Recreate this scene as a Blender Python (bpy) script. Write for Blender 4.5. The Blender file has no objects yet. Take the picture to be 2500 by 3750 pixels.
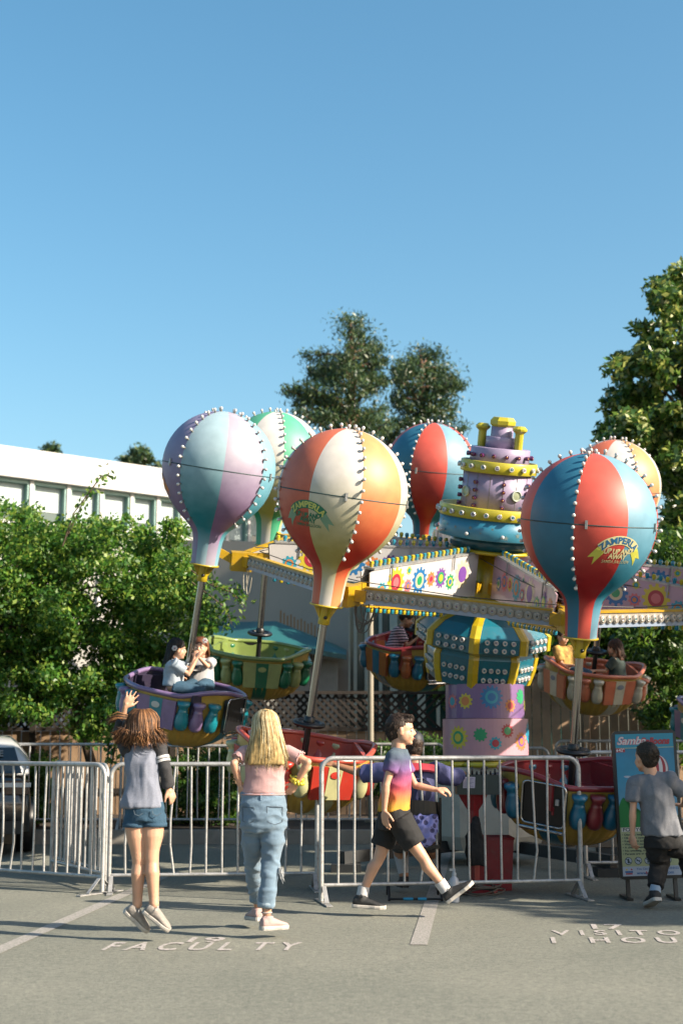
import bpy, bmesh, math, random
import numpy as np
from mathutils import Vector, Matrix, noise
R = math.radians
SC = bpy.context.scene
rng = np.random.default_rng(7)
random.seed(7)

# ------------------------------------------------------------------ camera
F_PX = 5208.0
PITCH = math.atan((2694 - 1875) / F_PX)
CAM = Vector((0, 0, 1.35))
cam_d = bpy.data.cameras.new('camera')
cam_d.sensor_fit = 'VERTICAL'; cam_d.sensor_height = 36.0; cam_d.lens = 50.0
cam_d.clip_start = 0.1; cam_d.clip_end = 2000
cam_d.dof.use_dof = True; cam_d.dof.focus_distance = 11.6; cam_d.dof.aperture_fstop = 2.1
cam = bpy.data.objects.new('camera', cam_d)
SC.collection.objects.link(cam)
cam.location = CAM; cam.rotation_euler = (math.pi / 2 + PITCH, 0, 0)
SC.camera = cam

# ------------------------------------------------------------------ sky, sun, exposure
SUN_EL, SUN_AZ = R(29), R(113)           # azimuth clockwise from +Y
SDIR = Vector((math.cos(SUN_EL) * math.sin(SUN_AZ), math.cos(SUN_EL) * math.cos(SUN_AZ), math.sin(SUN_EL)))
w = bpy.data.worlds.new('World'); SC.world = w; w.use_nodes = True
nt = w.node_tree
bg = nt.nodes['Background']
sky = nt.nodes.new('ShaderNodeTexSky'); sky.sky_type = 'NISHITA'
sky.sun_disc = False; sky.sun_elevation = SUN_EL; sky.sun_rotation = SUN_AZ
sky.altitude = 0; sky.air_density = 1.15; sky.dust_density = 2.0; sky.ozone_density = 2.0
hs = nt.nodes.new('ShaderNodeHueSaturation'); hs.inputs['Saturation'].default_value = 1.24
hs.inputs['Hue'].default_value = 0.484
nt.links.new(sky.outputs[0], hs.inputs['Color']); nt.links.new(hs.outputs[0], bg.inputs[0])
bg.inputs[1].default_value = 0.080
sd = bpy.data.lights.new('sun', 'SUN'); sd.energy = 5.0; sd.angle = R(0.55); sd.color = (1.0, 0.87, 0.70)
sun = bpy.data.objects.new('sun', sd); SC.collection.objects.link(sun)
sun.rotation_euler = SDIR.to_track_quat('Z', 'Y').to_euler()
SC.view_settings.view_transform = 'Standard'; SC.view_settings.look = 'None'
SC.view_settings.exposure = 1.42; SC.view_settings.gamma = 1
SC.cycles.max_bounces = 6; SC.cycles.diffuse_bounces = 2; SC.cycles.transparent_max_bounces = 8

# ------------------------------------------------------------------ helpers
def P(px, py, Y):
    """point on the photo ray (px, py) at world depth Y"""
    x, u = (px - 1250) / F_PX, (1875 - py) / F_PX
    d = Vector((x, math.cos(PITCH) - u * math.sin(PITCH), math.sin(PITCH) + u * math.cos(PITCH)))
    return CAM + d * (Y / d.y)

def G(px, py, z=0.0):
    x, u = (px - 1250) / F_PX, (1875 - py) / F_PX
    d = Vector((x, math.cos(PITCH) - u * math.sin(PITCH), math.sin(PITCH) + u * math.cos(PITCH)))
    return CAM + d * ((z - CAM.z) / d.z)

MATS = {}
KA = 0.53      # base colours scaled down so shade comes out deeper under the raised exposure
def pm(name, col, rough=0.5, metal=0.0, var=0.10, scale=6.0, bump=0.0, bscale=60.0, coat=0.0, trans=0.0, dirt=0.0, sheen=0.0):
    if name in MATS: return MATS[name]
    col = [c * KA for c in col]
    m = bpy.data.materials.new(name); m.use_nodes = True
    t = m.node_tree; b = t.nodes['Principled BSDF']; L = t.links.new
    b.inputs['Roughness'].default_value = rough; b.inputs['Metallic'].default_value = metal
    b.inputs['Coat Weight'].default_value = coat; b.inputs['Coat Roughness'].default_value = 0.15
    if sheen: b.inputs['Sheen Weight'].default_value = sheen
    if trans: b.inputs['Transmission Weight'].default_value = trans
    tc = t.nodes.new('ShaderNodeTexCoord')
    n = t.nodes.new('ShaderNodeTexNoise'); n.inputs['Scale'].default_value = scale; n.inputs['Detail'].default_value = 6
    L(tc.outputs['Object'], n.inputs['Vector'])
    r = t.nodes.new('ShaderNodeValToRGB')
    lo = [c * (1 - var) for c in col]; hi = [min(1, c * (1 + var)) for c in col]
    r.color_ramp.elements[0].position = 0.3; r.color_ramp.elements[1].position = 0.7
    r.color_ramp.elements[0].color = (*lo, 1); r.color_ramp.elements[1].color = (*hi, 1)
    L(n.outputs[0], r.inputs[0])
    out = r.outputs[0]
    if dirt:
        n2 = t.nodes.new('ShaderNodeTexNoise'); n2.inputs['Scale'].default_value = scale * 3.1; n2.inputs['Detail'].default_value = 10
        L(tc.outputs['Object'], n2.inputs['Vector'])
        r2 = t.nodes.new('ShaderNodeValToRGB'); r2.color_ramp.elements[0].position = 0.52; r2.color_ramp.elements[1].position = 0.72
        r2.color_ramp.elements[0].color = (0, 0, 0, 1); r2.color_ramp.elements[1].color = (dirt,) * 3 + (1,)
        L(n2.outputs[0], r2.inputs[0])
        mx = t.nodes.new('ShaderNodeMix'); mx.data_type = 'RGBA'
        L(r2.outputs[0], mx.inputs[0]); L(out, mx.inputs[6]); mx.inputs[7].default_value = (0.10, 0.085, 0.065, 1)
        out = mx.outputs[2]
    L(out, b.inputs['Base Color'])
    if bump:
        n3 = t.nodes.new('ShaderNodeTexNoise'); n3.inputs['Scale'].default_value = bscale; n3.inputs['Detail'].default_value = 4
        L(tc.outputs['Object'], n3.inputs['Vector'])
        bp = t.nodes.new('ShaderNodeBump'); bp.inputs['Strength'].default_value = bump; bp.inputs['Distance'].default_value = 0.01
        L(n3.outputs[0], bp.inputs['Height']); L(bp.outputs[0], b.inputs['Normal'])
    MATS[name] = m
    return m

def grad(name, stops, axis=2, rough=0.5, lo=0.0, hi=1.0, bump=0.0, bscale=80, var=0.06, coat=0.0, coord='Object', wob=0.0):
    """paint that changes colour along one object axis between lo and hi"""
    stops = [(p_, tuple(c * KA for c in c3)) for p_, c3 in stops]
    m = bpy.data.materials.new(name); m.use_nodes = True
    t = m.node_tree; b = t.nodes['Principled BSDF']; L = t.links.new
    b.inputs['Roughness'].default_value = rough; b.inputs['Coat Weight'].default_value = coat; b.inputs['Coat Roughness'].default_value = 0.35
    tc = t.nodes.new('ShaderNodeTexCoord'); sx = t.nodes.new('ShaderNodeSeparateXYZ')
    L(tc.outputs[coord], sx.inputs[0])
    n = t.nodes.new('ShaderNodeTexNoise'); n.inputs['Scale'].default_value = 9; n.inputs['Detail'].default_value = 8
    L(tc.outputs[coord], n.inputs['Vector'])
    mr = t.nodes.new('ShaderNodeMapRange'); mr.inputs[1].default_value = lo; mr.inputs[2].default_value = hi
    src = sx.outputs[axis]
    if wob:
        ma = t.nodes.new('ShaderNodeMath'); ma.operation = 'MULTIPLY_ADD'; ma.inputs[1].default_value = wob
        L(n.outputs[0], ma.inputs[0]); L(src, ma.inputs[2]); src = ma.outputs[0]
    L(src, mr.inputs[0])
    r = t.nodes.new('ShaderNodeValToRGB'); cr = r.color_ramp
    while len(cr.elements) < len(stops): cr.elements.new(0.5)
    for e, (p_, c) in zip(cr.elements, stops): e.position = p_; e.color = (*c, 1)
    L(mr.outputs[0], r.inputs[0])
    hsv = t.nodes.new('ShaderNodeHueSaturation')
    mv = t.nodes.new('ShaderNodeMapRange'); mv.inputs[1].default_value = 0.3; mv.inputs[2].default_value = 0.7
    mv.inputs[3].default_value = 1 - var; mv.inputs[4].default_value = 1 + var
    L(n.outputs[0], mv.inputs[0]); L(mv.outputs[0], hsv.inputs['Value']); L(r.outputs[0], hsv.inputs['Color'])
    L(hsv.outputs[0], b.inputs['Base Color'])
    if bump:
        n3 = t.nodes.new('ShaderNodeTexNoise'); n3.inputs['Scale'].default_value = bscale
        L(tc.outputs[coord], n3.inputs['Vector'])
        bp = t.nodes.new('ShaderNodeBump'); bp.inputs['Strength'].default_value = bump; bp.inputs['Distance'].default_value = 0.01
        L(n3.outputs[0], bp.inputs['Height']); L(bp.outputs[0], b.inputs['Normal'])
    return m

class MB:
    """collects shapes and becomes ONE mesh"""
    def __init__(s): s.v = []; s.f = []; s.m = []; s.sm = []
    def add(s, vs, fs, mi=0, smooth=False):
        o = len(s.v); s.v.extend([tuple(v) for v in vs])
        for f in fs: s.f.append(tuple(i + o for i in f)); s.m.append(mi); s.sm.append(smooth)
        return s
    def box(s, c, size, mi=0, M=None, taper=None):
        hx, hy, hz = [a / 2 for a in size]; tx, ty = taper or (1, 1)
        vs = []
        for z, a, b_ in ((-hz, 1, 1), (hz, tx, ty)):
            for x, y in ((-hx, -hy), (hx, -hy), (hx, hy), (-hx, hy)): vs.append(Vector((x * a, y * b_, z)))
        if M is not None: vs = [M @ v for v in vs]
        vs = [v + Vector(c) for v in vs]
        return s.add(vs, [(3, 2, 1, 0), (4, 5, 6, 7), (0, 1, 5, 4), (1, 2, 6, 5), (2, 3, 7, 6), (3, 0, 4, 7)], mi)
    def beam(s, a, b, w_, h_, mi=0, up=(0, 0, 1)):
        a, b = Vector(a), Vector(b); d = (b - a); n = d.length
        if n < 1e-6: return s
        d.normalize(); sd_ = d.cross(Vector(up)); sd_.normalize(); u = sd_.cross(d)
        vs = []
        for p in (a, b):
            for i, j in ((-1, -1), (1, -1), (1, 1), (-1, 1)): vs.append(p + sd_ * (i * w_ / 2) + u * (j * h_ / 2))
        return s.add(vs, [(3, 2, 1, 0), (4, 5, 6, 7), (0, 1, 5, 4), (1, 2, 6, 5), (2, 3, 7, 6), (3, 0, 4, 7)], mi)
    def tube(s, pts, r, n=10, mi=0, caps=True, closed=False, smooth=True, flat=1.0):
        pts = [Vector(p) for p in pts]; k = len(pts)
        rr = r if isinstance(r, (list, tuple, np.ndarray)) else [r] * k
        vs = []; prev = None
        for i, p in enumerate(pts):
            if closed: t = pts[(i + 1) % k] - pts[i - 1]
            else: t = pts[min(i + 1, k - 1)] - pts[max(i - 1, 0)]
            if t.length < 1e-9: t = Vector((0, 0, 1))
            t.normalize()
            if prev is None:
                a = Vector((0, 0, 1)) if abs(t.z) < 0.9 else Vector((1, 0, 0))
                u = t.cross(a).normalized()
            else:
                u = prev - t * prev.dot(t)
                u = u.normalized() if u.length > 1e-6 else t.orthogonal().normalized()
            prev = u; v = t.cross(u)
            for j in range(n):
                a = 2 * math.pi * j / n
                vs.append(p + (u * math.cos(a) + v * math.sin(a) * flat) * rr[i])
        fs = []
        for i in range(k if closed else k - 1):
            a, b = i * n, ((i + 1) % k) * n
            for j in range(n): fs.append((a + j, a + (j + 1) % n, b + (j + 1) % n, b + j))
        s.add(vs, fs, mi, smooth)
        if caps and not closed:
            s.add(vs[:n], [tuple(range(n - 1, -1, -1))], mi); s.add(vs[-n:], [tuple(range(n))], mi)
        return s
    def lathe(s, prof, n=32, mi=0, M=None, smooth=True, c=(0, 0, 0), a0=0.0, matf=None, rx=1, ry=1):
        """prof: list of (r, z)"""
        vs = []
        for r_, z in prof:
            for j in range(n):
                a = a0 + 2 * math.pi * j / n
                v = Vector((r_ * math.cos(a) * rx, r_ * math.sin(a) * ry, z))
                vs.append((M @ v if M is not None else v) + Vector(c))
        o = len(s.v); s.v.extend([tuple(v) for v in vs])
        for i in range(len(prof) - 1):
            for j in range(n):
                s.f.append((o + i * n + j, o + i * n + (j + 1) % n, o + (i + 1) * n + (j + 1) % n, o + (i + 1) * n + j))
                s.m.append(matf(i, j) if matf else mi); s.sm.append(smooth)
        return s
    def ball(s, c, r_, n=12, mi=0, M=None):
        rr = r_ if isinstance(r_, (tuple, list)) else (r_,) * 3
        vs = [Vector((0, 0, -1))]; k = n // 2
        for i in range(1, k):
            t = math.pi * i / k
            for j in range(n):
                a = 2 * math.pi * j / n
                vs.append(Vector((math.sin(t) * math.cos(a), math.sin(t) * math.sin(a), -math.cos(t))))
        vs.append(Vector((0, 0, 1)))
        vs = [Vector((v.x * rr[0], v.y * rr[1], v.z * rr[2])) for v in vs]
        if M is not None: vs = [M @ v for v in vs]
        vs = [v + Vector(c) for v in vs]
        fs = []
        for j in range(n):
            fs.append((0, 1 + (j + 1) % n, 1 + j)); e = 1 + (k - 2) * n; fs.append((len(vs) - 1, e + j, e + (j + 1) % n))
        for i in range(k - 2):
            for j in range(n):
                a = 1 + i * n; fs.append((a + j, a + (j + 1) % n, a + n + (j + 1) % n, a + n + j))
        return s.add(vs, fs, mi, True)
    def prism(s, poly, f3, thick_v, mi=0, smi=None):
        """poly 2D list -> f3(u, v) 3D, extruded by vector"""
        a = [Vector(f3(u, v)) for u, v in poly]; n = len(a); tv = Vector(thick_v)
        vs = a + [p + tv for p in a]
        s.add(vs, [tuple(range(n - 1, -1, -1)), tuple(range(n, 2 * n))], mi)
        s.add(vs, [(i, (i + 1) % n, n + (i + 1) % n, n + i) for i in range(n)], mi if smi is None else smi)
        return s
    def loft(s, secs, n=20, mi=0, smooth=True):
        """secs: list of (centre, side vector, front vector, rx, ry)"""
        vs = []
        for c, sv, fv, rx, ry in secs:
            for j in range(n):
                a = 2 * math.pi * j / n
                vs.append(Vector(c) + Vector(sv) * (math.cos(a) * rx) + Vector(fv) * (math.sin(a) * ry))
        fs = []
        for i in range(len(secs) - 1):
            for j in range(n): fs.append((i * n + j, i * n + (j + 1) % n, (i + 1) * n + (j + 1) % n, (i + 1) * n + j))
        fs.append(tuple(range(n - 1, -1, -1))); e = (len(secs) - 1) * n; fs.append(tuple(range(e, e + n)))
        return s.add(vs, fs, mi, smooth)
    def mesh(s, name, mats, Mi=None):
        me = bpy.data.meshes.new(name)
        vs = s.v if Mi is None else [tuple(Mi @ Vector(v)) for v in s.v]
        me.from_pydata(vs, [], s.f)
        for m in (mats if isinstance(mats, (list, tuple)) else [mats]): me.materials.append(m)
        me.polygons.foreach_set('material_index', s.m)
        me.polygons.foreach_set('use_smooth', s.sm)
        me.update()
        return me

COL = SC.collection
def link(name, data, parent=None, loc=None, M=None):
    o = bpy.data.objects.new(name, data); COL.objects.link(o)
    if parent is not None: o.parent = parent
    if M is not None: o.matrix_basis = M
    elif loc is not None: o.location = loc
    return o

def tag(o, label, cat, group=None):
    o['label'] = label; o['category'] = cat
    if group: o['group'] = group
    return o

class Thing:
    """an Empty at the base; parts are given in world space (or local when local=True)"""
    def __init__(s, name, label, cat, base=(0, 0, 0), M=None, group=None):
        s.root = bpy.data.objects.new(name, None); COL.objects.link(s.root)
        s.M = M if M is not None else Matrix.Translation(Vector(base))
        s.root.matrix_world = s.M; s.root.empty_display_size = 0.2
        s.Mi = s.M.inverted(); tag(s.root, label, cat, group)
    def part(s, name, mb, mats, parent=None, local=False, label=None):
        me = mb.mesh(name, mats, None if local else s.Mi) if isinstance(mb, MB) else mb
        o = link(name, me, parent or s.root)
        if label: o['label'] = label
        return o
def solo(name, mb, mats, label, cat, group=None):
    o = link(name, mb.mesh(name, mats)); return tag(o, label, cat, group)
def structure(name, mb, mats):
    o = link(name, mb.mesh(name, mats)); o['kind'] = 'structure'; return o

def basis(x, y, z, o=(0, 0, 0)):
    m = Matrix((x, y, z)).transposed().to_4x4(); m.translation = Vector(o); return m
def frame_up(A, o, fwd=(0, 1, 0)):
    A = Vector(A).normalized(); x = Vector(fwd).cross(A).normalized(); y = A.cross(x); return basis(x, y, A, o)

def text2d(txt, size=1.0, bold=0.0, shear=0.0, sp=1.0, align='CENTER', ext=0.0):
    c = bpy.data.curves.new('t', 'FONT'); c.body = txt; c.size = size; c.offset = bold; c.shear = shear
    c.space_character = sp; c.align_x = align; c.align_y = 'CENTER'; c.resolution_u = 3; c.extrude = ext
    o = bpy.data.objects.new('t', c); COL.objects.link(o)
    dg = bpy.context.evaluated_depsgraph_get(); dg.update()
    me = bpy.data.meshes.new_from_object(o.evaluated_get(dg))
    vs = [tuple(v.co) for v in me.vertices]; fs = [tuple(p_.vertices) for p_ in me.polygons]
    bpy.data.objects.remove(o); bpy.data.curves.remove(c); bpy.data.meshes.remove(me)
    return vs, fs

def leafmesh(name, cen, size, mats, ratio=0.55, normals=None, droop=0.0, seed=1, tri=False):
    """numpy leaf cards: cen (n,3); every leaf a small folded pair of faces"""
    g = np.random.default_rng(seed); n = len(cen)
    sz = size * g.uniform(0.6, 1.35, (n, 1))
    d = g.normal(size=(n, 3)); d[:, 2] -= droop; d /= np.linalg.norm(d, axis=1, keepdims=True)
    a = g.normal(size=(n, 3))
    if normals is not None: a = np.cross(d, normals + 0.6 * a)
    s_ = np.cross(d, a) if normals is None else a
    s_ /= np.linalg.norm(s_, axis=1, keepdims=True) + 1e-9
    nn = np.cross(d, s_)
    base = cen - d * sz * 0.5; tip = cen + d * sz * 0.5
    l = cen + s_ * sz * ratio * 0.5 + nn * sz * 0.10; r = cen - s_ * sz * ratio * 0.5 + nn * sz * 0.10
    v = np.stack([base, l, tip, r], 1).reshape(-1, 3)
    me = bpy.data.meshes.new(name); me.vertices.add(4 * n); me.vertices.foreach_set('co', v.ravel())
    me.loops.add(4 * n); me.loops.foreach_set('vertex_index', np.arange(4 * n))
    me.polygons.add(n); me.polygons.foreach_set('loop_start', np.arange(n) * 4); me.polygons.foreach_set('loop_total', np.full(n, 4))
    for m in mats: me.materials.append(m)
    me.polygons.foreach_set('material_index', g.integers(0, len(mats), n))
    me.update(calc_edges=True); me.validate()
    return me

def leafmat(name, col, trans=0.35, rough=0.45):
    m = bpy.data.materials.new(name); m.use_nodes = True; t = m.node_tree; b = t.nodes['Principled BSDF']; L = t.links.new
    b.inputs['Roughness'].default_value = rough
    tc = t.nodes.new('ShaderNodeTexCoord'); n = t.nodes.new('ShaderNodeTexNoise'); n.inputs['Scale'].default_value = 3
    L(tc.outputs['Object'], n.inputs['Vector'])
    r = t.nodes.new('ShaderNodeValToRGB'); r.color_ramp.elements[0].position = 0.3; r.color_ramp.elements[1].position = 0.7
    r.color_ramp.elements[0].color = (*[c * 0.54 for c in col], 1); r.color_ramp.elements[1].color = (*[c * 1.0 for c in col], 1)
    L(n.outputs[0], r.inputs[0]); L(r.outputs[0], b.inputs['Base Color'])
    tr = t.nodes.new('ShaderNodeBsdfTranslucent'); hs_ = t.nodes.new('ShaderNodeHueSaturation'); hs_.inputs['Value'].default_value = 1.5; hs_.inputs['Hue'].default_value = 0.49
    L(r.outputs[0], hs_.inputs['Color']); L(hs_.outputs[0], tr.inputs[0])
    mx = t.nodes.new('ShaderNodeMixShader'); mx.inputs[0].default_value = trans
    L(b.outputs[0], mx.inputs[1]); L(tr.outputs[0], mx.inputs[2]); L(mx.outputs[0], t.nodes['Material Output'].inputs[0])
    return m

def inpoly(x, y, poly):
    c = False; j = len(poly) - 1
    for i in range(len(poly)):
        xi, yi = poly[i]; xj, yj = poly[j]
        if (yi > y) != (yj > y) and x < (xj - xi) * (y - yi) / (yj - yi) + xi: c = not c
        j = i
    return c
# ------------------------------------------------------------------ common materials
steel = pm('galvanised_steel', (0.66, 0.66, 0.65), 0.42, 0.45, 0.18, 12, 0.25, 120, dirt=0.45)
chrome = pm('chrome', (0.75, 0.75, 0.76), 0.12, 1.0, 0.03)
polesteel = pm('polished_pole', (0.60, 0.58, 0.55), 0.22, 1.0, 0.08, 4)
yellow = pm('yellow_paint', (0.72, 0.52, 0.01), 0.4, 0, 0.12, 9, coat=0.3, dirt=0.3)
lemon = pm('lemon_paint', (0.72, 0.62, 0.03), 0.4, 0, 0.08, 5, coat=0.3, dirt=0.12)
black = pm('black_plastic', (0.012, 0.012, 0.014), 0.4, 0, 0.2)
whitep = pm('white_paint', (0.78, 0.77, 0.75), 0.5, 0, 0.04, 3, dirt=0.12)
lilac = pm('lilac_paint', (0.46, 0.37, 0.56), 0.42, 0, 0.06, 6, coat=0.2, dirt=0.12)
blueband = pm('sky_blue_paint', (0.07, 0.38, 0.54), 0.35, 0, 0.10, 5, coat=0.4, dirt=0.12)
deepblue = pm('deep_teal_paint', (0.008, 0.13, 0.19), 0.35, 0, 0.10, 5, coat=0.4)
bulbw = pm('white_globe', (0.86, 0.84, 0.80), 0.18, 0, 0.03, coat=0.8)
bulbcol = pm('collar_grey', (0.32, 0.31, 0.29), 0.35, 0.2)
purplebulb = pm('purple_bulb_collar', (0.16, 0.02, 0.12), 0.25, 0, 0.1, coat=0.6)
amber = pm('amber_bulb', (0.75, 0.30, 0.04), 0.2, 0, 0.1, coat=0.6)
cupblue = pm('cup_blue', (0.02, 0.34, 0.50), 0.15, 0, 0.08, coat=0.9)
cupyel = pm('cup_yellow', (0.80, 0.62, 0.02), 0.15, 0, 0.08, coat=0.9)
skin = pm('skin_fair', (0.86, 0.48, 0.31), 0.52, 0, 0.10, 9, 0.12, 130)
skin.node_tree.nodes['Principled BSDF'].inputs['Subsurface Weight'].default_value = 0.12; skin.node_tree.nodes['Principled BSDF'].inputs['Subsurface Scale'].default_value = 0.01
skin2 = pm('skin_tan', (0.50, 0.24, 0.13), 0.5, 0, 0.08, 20)
TH = []
gearcols = [(0.02, 0.42, 0.17), (0.25, 0.09, 0.46), (0.85, 0.28, 0.06), (0.02, 0.22, 0.55), (0.88, 0.20, 0.22), (0.85, 0.68, 0.05), (0.03, 0.45, 0.62), (0.55, 0.03, 0.06), (0.9, 0.78, 0.5)]
GM = [pm('gear_paint_%d' % i, c, 0.45, 0, 0.05, 6, coat=0.2) for i, c in enumerate(gearcols)]

def gear(mb, f3, cu, cv, r, teeth, mats, rot=0.0, base=0.002):
    """painted cog on a surface; f3(u, v, h) gives the surface point raised by h; mats: indices outer -> inner"""
    seg = teeth * 8
    prof = []
    for j in range(seg):
        ph = (j % 8) / 8
        prof.append(1.0 if 0.12 < ph < 0.52 else 0.80)
    rad = [lambda j: r * prof[j]] + [(lambda j, k=k: r * k) for k in (0.56, 0.34)]
    for li, mi in enumerate(mats[:3]):
        h = base + 0.0015 * li; rf = rad[li]
        vs = []
        rings = [0.0, 0.5, 1.0] if li else [0.0, 0.35, 0.7, 1.0]
        vs.append(f3(cu, cv, h))
        for q in rings[1:]:
            for j in range(seg):
                a = rot + 2 * math.pi * j / seg; rr = rf(j) * q
                vs.append(f3(cu + rr * math.cos(a), cv + rr * math.sin(a), h))
        fs = [(0, 1 + j, 1 + (j + 1) % seg) for j in range(seg)]
        for i in range(len(rings) - 2):
            a = 1 + i * seg; b = a + seg
            fs += [(a + j, b + j, b + (j + 1) % seg, a + (j + 1) % seg) for j in range(seg)]
        mb.add(vs, fs, mi)

# ------------------------------------------------------------------ ground
asph = bpy.data.materials.new('asphalt'); asph.use_nodes = True
t = asph.node_tree; b = t.nodes['Principled BSDF']; L = t.links.new
b.inputs['Roughness'].default_value = 0.88
tc = t.nodes.new('ShaderNodeTexCoord')
def nz(scale, det=4, rough=0.6):
    n = t.nodes.new('ShaderNodeTexNoise'); n.inputs['Scale'].default_value = scale; n.inputs['Detail'].default_value = det; n.inputs['Roughness'].default_value = rough
    L(tc.outputs['Object'], n.inputs['Vector']); return n
n1 = nz(0.7, 6); n2 = nz(170, 2, 0.8); n3 = nz(14, 5); n4 = nz(45, 3)
r1 = t.nodes.new('ShaderNodeValToRGB'); r1.color_ramp.elements[0].color = (0.118, 0.127, 0.112, 1); r1.color_ramp.elements[1].color = (0.168, 0.173, 0.152, 1)
r1.color_ramp.elements[0].position = 0.3; r1.color_ramp.elements[1].position = 0.75
L(n1.outputs[0], r1.inputs[0])
r2 = t.nodes.new('ShaderNodeValToRGB'); r2.color_ramp.elements[0].position = 0.30; r2.color_ramp.elements[1].position = 0.72
r2.color_ramp.elements[0].color = (0.30, 0.30, 0.30, 1); r2.color_ramp.elements[1].color = (1.9, 1.85, 1.75, 1)
L(n2.outputs[0], r2.inputs[0])
m1 = t.nodes.new('ShaderNodeMix'); m1.data_type = 'RGBA'; m1.blend_type = 'MULTIPLY'; m1.inputs[0].default_value = 0.8
L(r1.outputs[0], m1.inputs[6]); L(r2.outputs[0], m1.inputs[7])
r3 = t.nodes.new('ShaderNodeValToRGB'); r3.color_ramp.elements[0].position = 0.35; r3.color_ramp.elements[1].position = 0.6
r3.color_ramp.elements[0].color = (0.72, 0.72, 0.72, 1); r3.color_ramp.elements[1].color = (1.1, 1.1, 1.08, 1)
L(n3.outputs[0], r3.inputs[0])
m2 = t.nodes.new('ShaderNodeMix'); m2.data_type = 'RGBA'; m2.blend_type = 'MULTIPLY'; m2.inputs[0].default_value = 0.5
L(m1.outputs[2], m2.inputs[6]); L(r3.outputs[0], m2.inputs[7]); L(m2.outputs[2], b.inputs['Base Color'])
n5 = nz(32, 3, 0.75); r5 = t.nodes.new('ShaderNodeValToRGB'); r5.color_ramp.elements[0].position = 0.36; r5.color_ramp.elements[1].position = 0.64
r5.color_ramp.elements[0].color = (0.70, 0.71, 0.70, 1); r5.color_ramp.elements[1].color = (1.25, 1.22, 1.16, 1); L(n5.outputs[0], r5.inputs[0])
m3 = t.nodes.new('ShaderNodeMix'); m3.data_type = 'RGBA'; m3.blend_type = 'MULTIPLY'; m3.inputs[0].default_value = 0.85
L(m2.outputs[2], m3.inputs[6]); L(r5.outputs[0], m3.inputs[7]); L(m3.outputs[2], b.inputs['Base Color'])
ad = t.nodes.new('ShaderNodeMath'); ad.operation = 'ADD'; L(n2.outputs[0], ad.inputs[0]); L(n4.outputs[0], ad.inputs[1])
bp = t.nodes.new('ShaderNodeBump'); bp.inputs['Strength'].default_value = 0.55; bp.inputs['Distance'].default_value = 0.006
L(ad.outputs[0], bp.inputs['Height']); L(bp.outputs[0], b.inputs['Normal'])
mb = MB(); S_ = 600
mb.add([(-S_, -S_, 0), (S_, -S_, 0), (S_, S_, 0), (-S_, S_, 0)], [(0, 1, 2, 3)])
structure('ground', mb, asph)

# worn road paint: noise eats holes so the asphalt colour shows
def wornpaint(name, col, thr):
    m = bpy.data.materials.new(name); m.use_nodes = True; t = m.node_tree; b = t.nodes['Principled BSDF']; L = t.links.new
    b.inputs['Roughness'].default_value = 0.8
    tc = t.nodes.new('ShaderNodeTexCoord'); n = t.nodes.new('ShaderNodeTexNoise'); n.inputs['Scale'].default_value = 60; n.inputs['Detail'].default_value = 8; n.inputs['Roughness'].default_value = 0.75
    L(tc.outputs['Object'], n.inputs['Vector'])
    r = t.nodes.new('ShaderNodeValToRGB'); r.color_ramp.elements[0].position = thr - 0.06; r.color_ramp.elements[1].position = thr + 0.06
    r.color_ramp.elements[0].color = (*col, 1); r.color_ramp.elements[1].color = (0.17, 0.17, 0.145, 1)
    L(n.outputs[0], r.inputs[0]); L(r.outputs[0], b.inputs['Base Color']); return m
paint1 = wornpaint('worn_line_paint', (0.30, 0.275, 0.26), 0.50)
paint2 = wornpaint('stencil_paint', (0.40, 0.36, 0.35), 0.52)
def gline(pts, name):
    mb = MB(); q = [G(*p_, 0.004) for p_ in pts]; mb.add(q, [(0, 1, 2, 3)]); return structure(name, mb, paint1)
def stripe(x0, y0, x1, y1, wd=0.10):
    a, b_ = G(x0, y0, 0.004), G(x1, y1, 0.004); d = (b_ - a).normalized(); s_ = Vector((-d.y, d.x, 0)) * wd / 2
    mb = MB(); mb.add([a - s_, b_ - s_, b_ + s_, a + s_], [(0, 1, 2, 3)]); return mb
structure('road_marking', stripe(1532, 3459, 1640, 3100, 0.115), paint1)
structure('road_marking', stripe(-160, 3548, 640, 3192, 0.115), paint1)
def stencil(txt, pxl, pxr, pyb, pyt, sp=1.0):
    a, c = G(pxl, pyb), G(pxr, pyb); top = G(pxl, pyt)
    vs, fs = text2d(txt, 1.0, 0.02, 0, sp)
    xs = [v[0] for v in vs]; ys = [v[1] for v in vs]
    mb = MB(); x0, x1, y0, y1 = min(xs), max(xs), min(ys), max(ys)
    # parking stall axis leans towards the vanishing point of the bay lines
    ax = Vector((1764 - 1250, F_PX, 0)).normalized(); H_ = (top.y - a.y)
    mb.add([(a.x + (c.x - a.x) * (v[0] - x0) / (x1 - x0) + ax.x / ax.y * (v[1] - y0) / (y1 - y0) * H_, a.y + (v[1] - y0) / (y1 - y0) * H_, 0.004) for v in vs], fs)
    return mb
structure('road_marking', stencil('19', 680, 810, 3452, 3434), paint2)
structure('road_marking', stencil('F A C U L  T Y', 368, 1085, 3482, 3452), paint2)
structure('road_marking', stencil('17', 2170, 2290, 3404, 3386), paint2)
structure('road_marking', stencil('V I S I T O R', 2020, 2600, 3426, 3408), paint2)
structure('road_marking', stencil('1   H O U R', 2020, 2600, 3455, 3434), paint2)

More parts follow.
